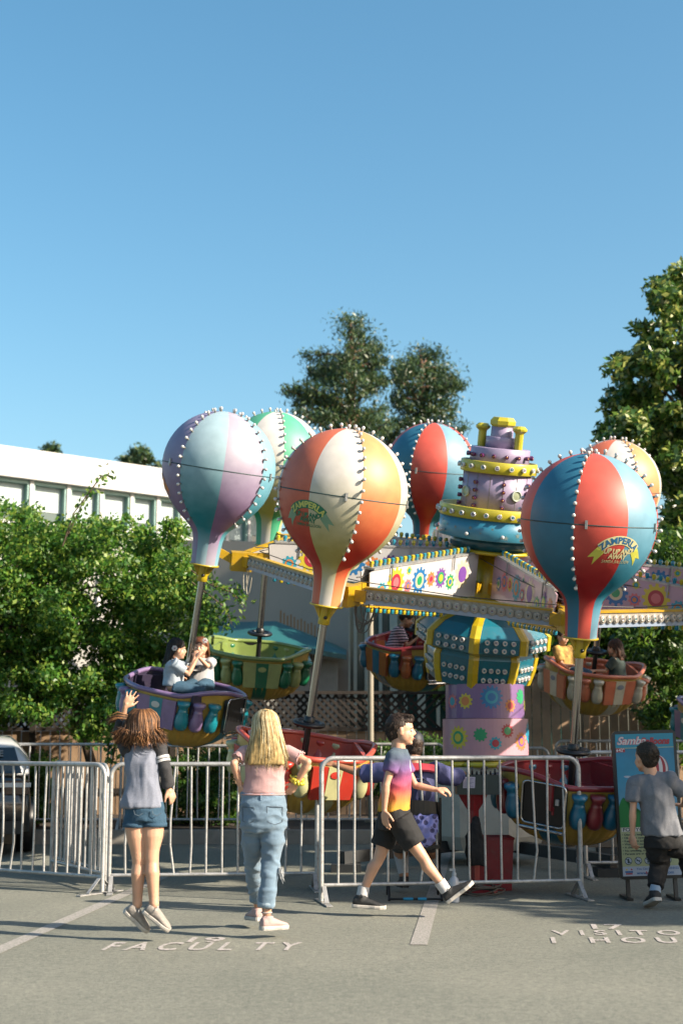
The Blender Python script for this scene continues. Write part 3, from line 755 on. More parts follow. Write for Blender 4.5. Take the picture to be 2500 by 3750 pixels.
# ------------------------------------------------------------------ gondolas
wick = bpy.data.materials.new('wicker'); wick.use_nodes = True; t = wick.node_tree; b = t.nodes['Principled BSDF']; L = t.links.new
b.inputs['Roughness'].default_value = 0.5
tc = t.nodes.new('ShaderNodeTexCoord'); wv = t.nodes.new('ShaderNodeTexWave'); wv.wave_type = 'BANDS'; wv.bands_direction = 'Z'; wv.inputs['Scale'].default_value = 26; wv.inputs['Distortion'].default_value = 1.2
L(tc.outputs['Object'], wv.inputs['Vector'])
r = t.nodes.new('ShaderNodeValToRGB'); r.color_ramp.elements[0].color = (0.24, 0.13, 0.02, 1); r.color_ramp.elements[1].color = (0.55, 0.36, 0.05, 1)
L(wv.outputs[0], r.inputs[0]); L(r.outputs[0], b.inputs['Base Color'])
bp = t.nodes.new('ShaderNodeBump'); bp.inputs['Distance'].default_value = 0.01; bp.inputs['Strength'].default_value = 0.5; L(wv.outputs[0], bp.inputs['Height']); L(bp.outputs[0], b.inputs['Normal'])
def gp(name, c): return pm('gondola_' + name, c, 0.35, 0, 0.10, 7, coat=0.4, dirt=0.15)
gyel = gp('ochre', (0.62, 0.42, 0.08))
emb = pm('small_emblem', (0.78, 0.76, 0.70), 0.4); emb2 = pm('small_emblem_grey', (0.25, 0.30, 0.38), 0.4)
def gondola(k, label, A_, B_, rimc, inc, alpha, door_q, stripe=None, emb_m=None, zoff=0.0):
    th0, M0, cr, ax = BAL[k]
    M = frame_up(ax, cr)
    th = Thing('gondola', label, 'gondola', M=M)
    RX, RY = 0.655, 0.585
    def rad(a):
        # rounded octagon
        q = ((a - alpha) % (math.pi / 4)) - math.pi / 8
        o_ = math.cos(math.pi / 8) / math.cos(((a - alpha + math.pi / 8) % (math.pi / 4)) - math.pi / 8)
        e = 1 / math.sqrt((math.sin(a) / RX) ** 2 + (math.cos(a) / RY) ** 2)
        return e * (0.55 + 0.45 * o_)
    def rimz(a):
        c = math.cos(2 * (a - alpha))          # seats rise above two opposite corners
        c2 = max(0, math.cos(2 * (a - alpha - math.pi / 4 * 1.5)))
        return -0.215 + 0.075 * c2 ** 1.5
    def pt(a, z, s_=1.0): return bdir(a) * (rad(a) * s_) + Vector((0, 0, z))
    N = 96
    # body shell, outside and inside
    mb = MB(); vs = []
    lev = [(None, 0.985), (-0.30, 0.97), (-0.40, 0.95), (-0.505, 0.90)]
    for zz, s_ in lev:
        for j in range(N): a = 2 * math.pi * j / N; vs.append(pt(a, rimz(a) if zz is None else zz, s_))
    for zz, s_ in ((None, 0.955), (-0.30, 0.94), (-0.42, 0.91), (-0.50, 0.86)):
        for j in range(N): a = 2 * math.pi * j / N; vs.append(pt(a, rimz(a) if zz is None else zz, s_))
    fs = []; 
    for i in range(3): fs += [(i * N + j, i * N + (j + 1) % N, (i + 1) * N + (j + 1) % N, (i + 1) * N + j) for j in range(N)]
    mb.add(vs, fs, 0, True)
    fs = []
    for i in range(4, 7): fs += [(i * N + j, (i + 1) * N + j, (i + 1) * N + (j + 1) % N, i * N + (j + 1) % N) for j in range(N)]
    fs.append(tuple(7 * N + j for j in range(N)))
    mb.add(vs, fs, 1, True)
    body = th.part('basket', mb, [gyel, inc], local=True)
    mb = MB(); mb.tube([pt(2 * math.pi * j / N, rimz(2 * math.pi * j / N) + 0.006, 0.985) for j in range(N)], 0.026, 10, closed=True); th.part('rim', mb, rimc, local=True)
    # seats, post
    for sg in (0, 1):
        mb = MB(); a = alpha + math.pi / 4 * 1.5 + sg * math.pi
        mb.box(bdir(a) * 0.40 + Vector((0, 0, -0.42)), (0.62, 0.22, 0.07), 0, Matrix.Rotation(a, 3, 'Z')); mb.box(bdir(a) * 0.51 + Vector((0, 0, -0.30)), (0.60, 0.04, 0.24), 0, Matrix.Rotation(a, 3, 'Z'))
        th.part('seat', mb, inc, local=True)
    mb = MB(); mb.tube([(0, 0, 0.02), (0, 0, -0.5)], 0.03, 16); mb.lathe([(0.045, -0.03), (0.055, 0.0), (0.05, 0.06), (0.037, 0.07)], 20); th.part('centre_post', mb, black, local=True)
    mb = MB(); mb.tube([bdir(2 * math.pi * j / 40) * 0.125 + Vector((0, 0, 0)) for j in range(40)], 0.03, 12, closed=True, flat=0.8)
    mb.lathe([(0.03, 0.012), (0.13, 0.006), (0.13, -0.012), (0.03, -0.012)], 32); th.part('turning_wheel', mb, black, local=True)
    # wicker bottom with ribs
    mb = MB(); NB = 160; prof = [(0.885, -0.495), (0.875, -0.53), (0.83, -0.60), (0.74, -0.67), (0.60, -0.735), (0.42, -0.785), (0.2, -0.81), (0.0, -0.815)]
    vs = []
    for s_, z in prof:
        for j in range(NB):
            a = 2 * math.pi * j / NB; rb = 1 + 0.028 * abs(math.sin(a * 20)) * (1 if s_ > 0.3 else 0)
            vs.append(bdir(a) * (rad(a) * s_ * rb) + Vector((0, 0, z)))
    fs = []
    for i in range(len(prof) - 1): fs += [(i * NB + j, i * NB + (j + 1) % NB, (i + 1) * NB + (j + 1) % NB, (i + 1) * NB + j) for j in range(NB)]
    mis = []
    o0 = len(mb.f); mb.add(vs, fs, 0, True)
    for q in range(4):      # coloured band wrapping the bottom below each flat panel
        ac = alpha + q * math.pi / 2
        vs2 = []
        for s_, z in prof[:-1]:
            for dx in (-0.085, 0, 0.085):
                a = ac + dx / max(0.15, s_ * 0.62); vs2.append(bdir(a) * (rad(a) * s_ * 1.022) + Vector((0, 0, z - 0.004)))
        nn = len(prof) - 1
        mb.add(vs2, [(i * 3 + j, i * 3 + j + 1, (i + 1) * 3 + j + 1, (i + 1) * 3 + j) for i in range(nn - 1) for j in (0, 1)], 1, True)
    th.part('wicker_base', mb, [wick, B_], local=True)
    # flat striped panels; one quarter is the door
    for q in range(4):
        ac = alpha + q * math.pi / 2; rc = rad(ac); dv = bdir(ac); tv = Vector((math.cos(ac), math.sin(ac), 0))
        dv = Vector((math.sin(ac), -math.cos(ac), 0))
        if q == door_q:
            mb = MB(); c = dv * (rc * 0.975) + Vector((0, 0, -0.375))
            Mr = basis(tv, dv, Vector((0, 0, 1)))
            mb.box(c, (0.40, 0.03, 0.34), 0, Mr.to_3x3()); dr = th.part('door', mb, black, local=True)
            loop = []
            for (x, z) in ((-1, -1), (1, -1), (1, 1), (-1, 1)):
                cx, cz = x * 0.155, z * 0.135
                a_s = {(-1, -1): 180, (1, -1): 270, (1, 1): 0, (-1, 1): 90}[(x, z)]
                for t_ in range(0, 91, 30): loop.append(c + tv * (cx + 0.045 * math.cos(R(a_s + t_))) + Vector((0, 0, cz + 0.045 * math.sin(R(a_s + t_)))) + dv * 0.028)
            mb = MB(); mb.tube(loop, 0.011, 8, closed=True); mb.tube([c + tv * -0.2 + dv * 0.05 + Vector((0, 0, -0.215)), c + tv * 0.2 + dv * 0.05 + Vector((0, 0, -0.215))], 0.018, 8)
            th.part('door_frame', mb, chrome, local=True, parent=dr)
            mb = MB(); mb.box(c + tv * 0.13 + dv * 0.035 + Vector((0, 0, 0.04)), (0.03, 0.03, 0.05), 0, Mr.to_3x3()); th.part('door_latch', mb, steel, local=True, parent=dr)
            continue
        mb = MB()
        for i, (x0, x1) in enumerate(((-0.235, -0.075), (-0.075, 0.075), (0.075, 0.235))):
            zt, zb = -0.262, -0.565
            o_ = 0.012 if i == 1 else 0.008
            tp = rc * 1.00; bt = rc * 0.945
            vs = []
            for x in (x0, x1):
                for z, rr_ in ((zb, bt), (zt, tp)):
                    for h in (-0.03, o_): vs.append(dv * (rr_ + h) + tv * (x * (1.0 if z == zt else 0.9)) + Vector((0, 0, z)))
            mb.add(vs, [(1, 5, 7, 3), (0, 2, 6, 4), (0, 1, 3, 2), (4, 6, 7, 5), (2, 3, 7, 6), (0, 4, 5, 1)], 1 if i == 1 else 0)
        ccp = dv * (rc * 0.99 + 0.016) + Vector((0, 0, -0.335))
        mb.add([ccp] + [ccp + tv * 0.05 * math.cos(2 * math.pi * j / 20) + Vector((0, 0, 0.032 * math.sin(2 * math.pi * j / 20))) + dv * (-0.002 * abs(math.sin(j))) for j in range(20)], [(0, 1 + j, 1 + (j + 1) % 20) for j in range(20)], 2)
        th.part('striped_panel', mb, [A_, B_, emb_m or emb], local=True)
    # vase shaped balusters in the other quarters
    for q in range(4):
        for i, off in enumerate((-0.27, 0.0, 0.27)):
            a = alpha + math.pi / 4 + q * math.pi / 2 + off
            p_ = bdir(a) * (rad(a) * 1.045)
            mb = MB()
            Mt = Matrix.Rotation(a, 3, 'Z') @ Matrix.Rotation(R(11), 3, 'X')
            mb.lathe([(0.0, 0.0), (0.066, -0.003), (0.068, -0.030), (0.048, -0.06), (0.044, -0.085), (0.052, -0.090), (0.050, -0.105), (0.068, -0.16), (0.075, -0.21), (0.068, -0.27), (0.050, -0.30), (0, -0.305)], 20, M=Mt, c=p_ + Vector((0, 0, -0.255)))
            mb.v = mb.v
            th.part('baluster', mb, B_ if i != 1 else A_, local=True)
    return th
GON = {}
gl = gp('lilac', (0.30, 0.20, 0.40)); gt = gp('teal', (0.01, 0.30, 0.38)); gli = gp('dark_violet', (0.05, 0.04, 0.08))
GON[2] = gondola(2, 'lilac and teal gondola with wicker bottom carrying two girls', gl, gt, gl, gli, R(-22), 1)
gg = gp('green', (0.01, 0.20, 0.09)); gw = gp('pale_lime', (0.50, 0.55, 0.20)); gin = gp('lime', (0.28, 0.38, 0.10))
GON[3] = gondola(3, 'empty green and lime striped gondola with wicker bottom behind the lilac one', gw, gg, gin, gin, R(10), 2, emb_m=gw)
gr = gp('red', (0.62, 0.05, 0.03)); gc = gp('cream', (0.68, 0.66, 0.34)); gri = gp('coral_red', (0.66, 0.10, 0.06))
GON[1] = gondola(1, 'empty red and cream gondola low behind the blond girl', gr, gc, gri, gri, R(32), 2, emb_m=gr)
gdr = gp('dark_red', (0.36, 0.03, 0.04)); gdb = gp('blue', (0.01, 0.20, 0.34))
GON[0] = gondola(0, 'dark red and blue gondola with chrome framed door near the ground at the right', gdr, gdb, gdr, gdr, R(59), 3, emb_m=gdb)
gor = gp('orange', (0.60, 0.16, 0.04))
GON[4] = gondola(4, 'blue and orange gondola with a rider in stripes, behind the centre tower', gor, gdb, gdr, gdr, R(-55), 1, emb_m=gdb)
gco = gp('coral', (0.82, 0.24, 0.12)); gcr = gp('ivory', (0.78, 0.74, 0.58))
GON[5] = gondola(5, 'coral and ivory gondola with two riders at the far right of the ride', gco, gcr, gco, gco, R(27), 1, emb_m=emb2)

GON[-2] = gondola(-2, 'lilac and teal gondola beyond the right edge of the photo', gl, gt, gl, gli, R(15), 1)

# ------------------------------------------------------------------ fixed pedestal and base of the ride
bc = Vector((RO.x, RO.y, 0))
ped = Thing('ride_pedestal', 'pink and purple painted pedestal with cog pictures on a cream base under the tower', 'pedestal', bc)
pinkp = pm('pedestal_pink', (0.72, 0.38, 0.48), 0.4, 0, 0.06, 3, coat=0.3, dirt=0.12); purp = pm('pedestal_purple', (0.25, 0.13, 0.36), 0.35, 0, 0.08, 3, coat=0.4)
for (rad_, z0, z1, m_, sd_) in ((0.465, 1.13, 1.53, pinkp, 5), (0.430, 1.535, 1.90, purp, 9)):
    mb = MB(); mb.lathe([(0, z0), (rad_, z0), (rad_, z1), (0, z1)], 64, c=bc, smooth=False)
    Fc = lambda u, v, h: bc + Vector(((rad_ + h) * math.sin(u / rad_), -(rad_ + h) * math.cos(u / rad_), v))
    if sd_ == 5: items = [(-0.36, 0.0, 0.125, [6, 1, 6], 14), (-0.10, 0.03, 0.075, [1, 1, 1], 10), (0.06, -0.06, 0.07, [7, 8, 8], 10), (0.20, 0.07, 0.075, [8, 1, 1], 12), (0.40, -0.04, 0.10, [3, 2, 3], 14), (0.62, 0.05, 0.12, [7, 4, 7], 12)]
    else: items = [(-0.45, 0.0, 0.08, [5, 7, 7], 10), (-0.26, 0.0, 0.085, [6, 3, 3], 10), (0.03, 0.04, 0.125, [4, 7, 4], 14), (0.25, -0.05, 0.07, [3, 8, 8], 10), (0.43, 0.05, 0.085, [1, 1, 1], 10), (0.60, -0.04, 0.065, [6, 1, 6], 9)]
    for (u, v, r_, cm, te) in items: gear(mb, Fc, u, (z0 + z1) / 2 + v, r_, te, cm, base=0.003)
    ped.part('painted_drum', mb, [m_] + GM)
mb = MB(); mb.lathe([(0, 1.90), (0.30, 1.90), (0.30, 2.08), (0, 2.08)], 40, c=bc); ped.part('neck', mb, gdr)
creamp = pm('base_cream', (0.62, 0.60, 0.52), 0.55, 0, 0.06, 3, dirt=0.2)
mb = MB(); mb.lathe([(0, 0.16), (0.60, 0.16), (0.66, 0.30), (0.66, 1.02), (0, 1.02)], 8, c=bc, smooth=False, a0=0.25); ped.part('base_box', mb, creamp)
for i in range(8):
    a = i * math.pi / 4 + 0.25 + math.pi / 8; mb = MB()
    mb.lathe([(0, 1.02), (0.20, 1.02), (0.22, 1.045), (0.20, 1.07), (0, 1.075)], 20, c=bc + Vector((math.cos(a) * 0.48, math.sin(a) * 0.48, 0)), rx=1, ry=1); ped.part('yellow_cover', mb, lemon)
for i in range(4):
    a = i * math.pi / 2 + 0.6; d = Vector((math.cos(a), math.sin(a), 0)); mb = MB()
    mb.beam(bc + d * 0.4 + Vector((0, 0, 0.2)), bc + d * 1.9 + Vector((0, 0, 0.14)), 0.10, 0.12); mb.box(bc + d * 1.85 + Vector((0, 0, 0.04)), (0.3, 0.3, 0.08)); ped.part('outrigger', mb, pm('outrigger_dark', (0.04, 0.045, 0.05), 0.5, 0.3))
# ================================================================== BARRICADES
def barricade(A_, B_, h, label, rust=False, bend=(), seed=0, foot=True, nb=None, z0=0.0):
    A_, B_ = Vector((A_.x, A_.y, z0)), Vector((B_.x, B_.y, z0)); d = (B_ - A_); ln = d.length; d.normalize(); s_ = Vector((-d.y, d.x, 0)); up = Vector((0, 0, 1))
    th = Thing('crowd_barrier', label, 'barrier', A_)
    rt = 0.020; cr_ = 0.10
    pts = [A_ + up * 0.02, A_ + up * (h - cr_)]
    pts += [A_ + d * (cr_ - cr_ * math.cos(t_)) + up * (h - cr_ + cr_ * math.sin(t_)) for t_ in np.linspace(0.25, math.pi / 2, 6)]
    pts += [B_ - d * (cr_ - cr_ * math.cos(t_)) + up * (h - cr_ + cr_ * math.sin(t_)) for t_ in np.linspace(math.pi / 2, 0.25, 6)]
    pts += [B_ + up * (h - cr_), B_ + up * 0.02]
    mb = MB(); mb.tube(pts, rt, 12); mb.tube([A_ + up * 0.145, B_ + up * 0.145], 0.016, 10); th.part('frame', mb, steel)
    n = nb or int(round(ln / 0.135)); g = np.random.default_rng(seed)
    for i in range(1, n):
        p_ = A_ + d * (ln * i / n); bx = g.normal(0, 0.004); mid = 0.035 * g.choice([-1, 1]) if i in bend else g.normal(0, 0.003)
        mb = MB(); mb.tube([p_ + up * 0.155, p_ + up * 0.40 + d * mid, p_ + up * 0.62 + d * (mid * 0.8 + bx), p_ + up * (h - 0.012)], 0.0105, 8); th.part('bar', mb, steel)
    if foot:
        for e in (A_ + d * 0.02, B_ - d * 0.02):
            mb = MB(); mb.box(e + up * 0.008, (0.05, 0.56, 0.010), 0, basis(d, s_, up).to_3x3())
            mb.beam(e - s_ * 0.16 + up * 0.016, e + up * 0.15, 0.035, 0.006); mb.beam(e + s_ * 0.16 + up * 0.016, e + up * 0.15, 0.035, 0.006)
            th.part('foot', mb, steel)
    return th
barricade(G(1176, 3309), G(2128, 3288), 1.165, 'nearest steel crowd barrier, right behind the walking boy', bend=(6, 13), seed=1)
barricade(G(-420, 3214), G(374, 3274), 1.10, 'steel crowd barrier at the left edge of the photo with two bent bars', bend=(11, 12), seed=2)
barricade(G(398, 3268), G(1160, 3259), 1.10, 'steel crowd barrier behind the jumping girl and the blond girl', bend=(4,), seed=3)
barricade(G(384, 3262), G(188, 3208), 1.09, 'steel crowd barrier folded back at an angle, front one of the pair at the left', seed=4, foot=False)
barricade(G(376, 3246), G(205, 3196), 1.08, 'steel crowd barrier folded back at an angle, rear one of the pair at the left', seed=5, foot=False)
barricade(G(2146, 3216), G(2640, 3212), 1.19, 'steel crowd barrier running behind the ride sign', seed=6)
barricade(G(2122, 3262), G(2104, 3090), 1.12, 'steel crowd barrier seen end on beside the right gondola', seed=7, foot=False)
for i, (x0, x1, hh, lab) in enumerate(((-160, 440, 1.10, 'far steel barrier behind the white car'), (455, 1030, 1.08, 'far steel barrier behind the kerb and the jumping girl'), (1045, 1630, 1.10, 'far steel barrier behind the kerb and the operator'), (1650, 2012, 1.05, 'far steel barrier behind the ride pedestal'), (2040, 2640, 1.14, 'far steel barrier by the plank fence at the right'))):
    a = P(x0, 3000, 18.72); b_ = P(x1, 3000, 18.72 - 0.05 * (i % 2)); barricade(a, b_, hh, lab, seed=20 + i, z0=0.14)

# ================================================================== BACKGROUND
# white building with ribbon windows, running away to the right
D0 = 36.0
def WB(t_, z, o=0.0):
    dv = Vector((1.152, 1, 0)); nv = Vector((1, -1.152, 0)).normalized()
    b0 = Vector((-0.24 * D0, D0, 0)); p_ = b0 + dv * t_ + nv * o; p_.z = z; return p_
def zat(py, d): return P(0, py, d).z
ZT, ZF, ZS, ZB = zat(1635, D0), zat(1744, D0), zat(1896, D0), zat(1915, D0)
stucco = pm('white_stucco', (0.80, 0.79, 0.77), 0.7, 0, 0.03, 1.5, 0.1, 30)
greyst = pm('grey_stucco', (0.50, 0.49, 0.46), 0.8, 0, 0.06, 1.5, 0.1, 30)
winf = pm('window_frame_white', (0.30, 0.52, 0.47), 0.4); glassd = pm('window_glass', (0.03, 0.10, 0.10), 0.06, 0, 0.3, 0.4, coat=1.0); blind = pm('window_blind', (0.60, 0.72, 0.72), 0.6, 0, 0.04)
bd = Thing('white_building', 'long white building with a band of square windows behind the big bush', 'building', WB(0, 0))
T0, T1 = -9.0, 5.9
def slab(mb, t0, t1, z0, z1, o0, o1, mi=0):
    vs = [WB(t, z, o) for z in (z0, z1) for (t, o) in ((t0, o0), (t1, o0), (t1, o1), (t0, o1))]
    mb.add(vs, [(3, 2, 1, 0), (4, 5, 6, 7), (0, 1, 5, 4), (1, 2, 6, 5), (2, 3, 7, 6), (3, 0, 4, 7)], mi)
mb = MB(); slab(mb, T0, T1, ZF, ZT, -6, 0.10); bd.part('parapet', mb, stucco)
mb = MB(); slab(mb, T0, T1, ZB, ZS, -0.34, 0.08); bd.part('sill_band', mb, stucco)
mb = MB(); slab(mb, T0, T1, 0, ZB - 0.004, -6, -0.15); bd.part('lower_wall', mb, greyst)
tt = T0 + 0.05
ts = [0.0148 * D0, 0.0348 * D0, 0.0533 * D0, 0.0708 * D0, 0.0865 * D0, 0.1012 * D0]
ts = [ts[0] - 0.7 * i for i in range(11, 0, -1)] + ts + [ts[-1] + 0.52 * i for i in range(1, 5)]
for i, t_ in enumerate(ts):
    mb = MB(); slab(mb, t_ - 0.035, t_ + 0.035, 0.0, ZF - 0.003, -0.31, -0.06)
    bd.part('pillar', mb, stucco)
    if i + 1 < len(ts):
        t2 = ts[i + 1]
        mb = MB(); slab(mb, t_ + 0.05, t2 - 0.05, ZS + 0.004, ZF - 0.004, -0.36, -0.30)
        wdw = bd.part('window', mb, glassd)
        mb = MB()
        for (a, b_, c_, d_) in ((t_ + 0.036, t_ + 0.07, ZS + 0.006, ZF - 0.006), (t2 - 0.07, t2 - 0.036, ZS + 0.006, ZF - 0.006), (t_ + 0.071, t2 - 0.071, ZF - 0.10, ZF - 0.007)): slab(mb, a, b_, c_, d_, -0.298, -0.10)
        bd.part('window_frame', mb, winf, parent=wdw)
        mb = MB(); slab(mb, t_ + 0.075, t2 - 0.075, ZS + (0.32 if i % 3 else 0.12), ZF - 0.104, -0.297, -0.275); bd.part('blind', mb, blind, parent=wdw)

# grey stucco building at the middle distance with glass strip
wl = Thing('stucco_building', 'grey stucco building in dappled shade behind the green gondola', 'building', (0, 30, 0))
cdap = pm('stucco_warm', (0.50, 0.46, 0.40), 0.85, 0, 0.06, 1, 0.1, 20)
a, b_ = P(560, 1975, 31), P(1275, 1990, 29.5)
mb = MB(); mb.add([(a.x, 31, 0), (b_.x, 29.5, 0), (b_.x, 36, 0), (a.x, 36, 0), (a.x, 31, a.z), (b_.x, 29.5, b_.z), (b_.x, 36, b_.z), (a.x, 36, a.z)], [(0, 1, 5, 4), (1, 2, 6, 5), (2, 3, 7, 6), (3, 0, 4, 7), (4, 5, 6, 7)])
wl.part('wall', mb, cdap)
mb = MB(); e = P(2100, 2060, 29.6)
mb.add([(b_.x + .01, 30.2, 0), (e.x, 30.2, 0), (e.x, 35, 0), (b_.x + .01, 35, 0), (b_.x + .01, 30.2, e.z), (e.x, 30.2, e.z), (e.x, 35, e.z), (b_.x + .01, 35, e.z)], [(0, 1, 5, 4), (1, 2, 6, 5), (2, 3, 7, 6), (3, 0, 4, 7), (4, 5, 6, 7)]); wl.part('glass_wall', mb, pm('green_glass', (0.03, 0.13, 0.12), 0.12, 0, 0.5, 0.7, coat=0.8))
for i, px in enumerate((1268, 1300, 1348, 1392, 1440, 1482, 1540, 1600, 1680, 1760)):
    q = P(px, 2300, 29.9); mb = MB(); mb.box((q.x, 29.9, q.z * 0 + 2.3), (0.07 if i % 2 else 0.16, 0.12, 4.6)); wl.part('post', mb, pm('post_pale_green', (0.50, 0.62, 0.58), 0.5, 0, 0.08))
for i in range(13):
    px = 1028 + i * 12.5; q = P(px, 2235 + i * 5, 28.6); mb = MB(); mb.box((q.x, 28.6, q.z - 0.45), (0.035, 0.04, 0.9 - 0.05 * (i % 3))); wl.part('trellis_slat', mb, pm('trellis_wood', (0.45, 0.26, 0.12), 0.7))
# teal roofed kiosk
kq = Thing('kiosk', 'small hut with a teal hipped roof behind the green gondola', 'hut', P(1000, 2700, 26) * 1.0)
teal = pm('teal_roof', (0.008, 0.13, 0.14), 0.6, 0, 0.1, 2)
p0, p1, p2, p3, p4 = P(640, 2345, 26), P(965, 2345, 24.6), P(1268, 2398, 26.3), P(1010, 2274, 27.2), P(720, 2282, 28.4)
pb = P(1268, 2375, 30.5)
mb = MB(); mb.add([p0, p1, p3, p4, p2, pb], [(0, 1, 2, 3), (1, 4, 2), (2, 4, 5), (3, 2, 5)]); mb.v += [(v[0], v[1], v[2] - 0.09) for v in mb.v[:6]]
mb.f += [(0, 6, 7, 1), (1, 7, 10, 4), (4, 10, 11, 5), (9, 8, 7, 6), (8, 10, 7), (8, 11, 10)]; mb.m += [0] * 6; mb.sm += [False] * 6
kq.part('roof', mb, teal)
mb = MB(); q0, q1, q2 = P(700, 2400, 26.4), P(970, 2400, 25.2), P(1235, 2400, 26.6)
mb.add([(q0.x, q0.y, 0), (q1.x, q1.y, 0), (q2.x, q2.y, 0), (q2.x, 30, 0), (q0.x, q0.y, p0.z - .1), (q1.x, q1.y, p1.z - .1), (q2.x, q2.y, p2.z - .1), (q2.x, 30, p2.z - .1)], [(0, 1, 5, 4), (1, 2, 6, 5), (2, 3, 7, 6)]); kq.part('wall', mb, pm('kiosk_wall', (0.36, 0.35, 0.31), 0.8))

# fence: planks below, lattice above
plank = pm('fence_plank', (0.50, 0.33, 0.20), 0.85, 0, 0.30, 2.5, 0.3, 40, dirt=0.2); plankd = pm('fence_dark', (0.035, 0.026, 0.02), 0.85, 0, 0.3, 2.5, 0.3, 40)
def fence(x0, x1, Y, label, lat=True, ztop=1.95, mat=plank):
    a, b_ = P(x0, 2700, Y), P(x1, 2700, Y); th = Thing('wood_fence', label, 'fence', (a.x, Y, 0.14)); n = int((b_.x - a.x) / 0.15)
    zt = 1.42 if lat else ztop
    g = np.random.default_rng(int(x0 + 999)); mb = MB()
    for i in range(n):
        x = a.x + 0.075 + i * 0.15; mb.box((x, Y + g.normal(0, 0.004), (zt + 0.14) / 2), (0.138, 0.022, zt - 0.14 + g.normal(0, 0.01)))
    th.part('planks', mb, mat)
    m = int((b_.x - a.x) / 2.2) + 1
    for i in range(m + 1):
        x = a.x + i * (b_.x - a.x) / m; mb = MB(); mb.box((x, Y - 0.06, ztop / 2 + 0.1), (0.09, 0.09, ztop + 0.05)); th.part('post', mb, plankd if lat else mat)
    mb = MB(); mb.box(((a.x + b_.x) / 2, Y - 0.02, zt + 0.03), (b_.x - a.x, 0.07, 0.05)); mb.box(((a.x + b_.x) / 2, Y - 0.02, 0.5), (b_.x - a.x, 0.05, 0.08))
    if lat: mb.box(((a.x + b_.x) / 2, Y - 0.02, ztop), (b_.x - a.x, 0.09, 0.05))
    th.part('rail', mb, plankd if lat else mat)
    if lat:
        mb = MB(); h = ztop - zt - 0.08; sp_ = 0.125; k = int((b_.x - a.x) / sp_)
        for i in range(k):
            x = a.x + i * sp_
            for sg in (-1, 1):
                x2 = x + h * sg
                if x2 < a.x or x2 > b_.x: continue
                mb.beam((x, Y + 0.006 * sg, zt + 0.05), (x2, Y + 0.006 * sg, ztop - 0.03), 0.008, 0.038)
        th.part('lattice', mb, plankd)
    return th
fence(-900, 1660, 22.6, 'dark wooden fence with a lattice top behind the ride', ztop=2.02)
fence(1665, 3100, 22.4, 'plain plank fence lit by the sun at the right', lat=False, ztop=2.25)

# grey-beige steel pole
mb = MB(); q = P(1357, 2700, 20.6); mb.tube([(q.x, 20.6, 0.14), (q.x, 20.6, 3.35)], 0.042, 16); mb.box((q.x, 20.6, 0.15), (0.18, 0.18, 0.02)); mb.box((q.x, 20.56, 3.36), (0.12, 0.1, 0.02))
solo('steel_post', mb, pm('post_beige', (0.42, 0.38, 0.30), 0.5, 0, 0.06), 'tall beige steel post standing left of the centre tower', 'post')

# ------------------------------------------------------------------ vegetation
LM = {
 'bush': [leafmat('leaf_bush_%d' % i, c, 0.4) for i, c in enumerate(((0.065, 0.185, 0.022), (0.12, 0.25, 0.03), (0.04, 0.13, 0.018), (0.23, 0.33, 0.05)))],
 'mag': [leafmat('leaf_magnolia_%d' % i, c, 0.25, 0.32) for i, c in enumerate(((0.06, 0.14, 0.022), (0.14, 0.23, 0.035), (0.04, 0.10, 0.018), (0.34, 0.38, 0.10)))],
 'pine': [leafmat('needle_%d' % i, c, 0.2) for i, c in enumerate(((0.035, 0.085, 0.032), (0.055, 0.10, 0.024), (0.024, 0.065, 0.038), (0.075, 0.11, 0.03)))],
 'bam': [leafmat('leaf_shrub_%d' % i, c, 0.4) for i, c in enumerate(((0.06, 0.15, 0.02), (0.12, 0.21, 0.025), (0.035, 0.10, 0.015)))],
 'hedge': [leafmat('leaf_hedge_%d' % i, c, 0.35) for i, c in enumerate(((0.06, 0.16, 0.02), (0.12, 0.22, 0.03), (0.04, 0.11, 0.02)))],
}
bark = pm('bark', (0.13, 0.085, 0.055), 0.9, 0, 0.3, 8, 0.6, 40); barkp = pm('bark_pine', (0.22, 0.12, 0.07), 0.9, 0, 0.3, 8, 0.6, 30)
def clumps_px(poly, y0, y1, n, seed, front=0.0):
    g = np.random.default_rng(seed); xs = [p_[0] for p_ in poly]; ys = [p_[1] for p_ in poly]; out = []
    while len(out) < n:
        x, y = g.uniform(min(xs), max(xs)), g.uniform(min(ys), max(ys))
        if inpoly(x, y, poly): out.append(P(x, y, y0 + (y1 - y0) * g.uniform() ** (1 + front)))
    return np.array([tuple(c) for c in out])
def fill(cl, rad, per, seed, flat=0.75, shell=0.45):
    g = np.random.default_rng(seed); n = len(cl)
    d = g.normal(size=(n, per, 3)); d /= np.linalg.norm(d, axis=2, keepdims=True)
    rr = rad * g.uniform(0.6, 1.25, (n, 1, 1)) * (shell + (1 - shell) * g.uniform(0, 1, (n, per, 1))) 
    p_ = cl[:, None, :] + d * rr * np.array([1, 1, flat])
    return p_.reshape(-1, 3), d.reshape(-1, 3)
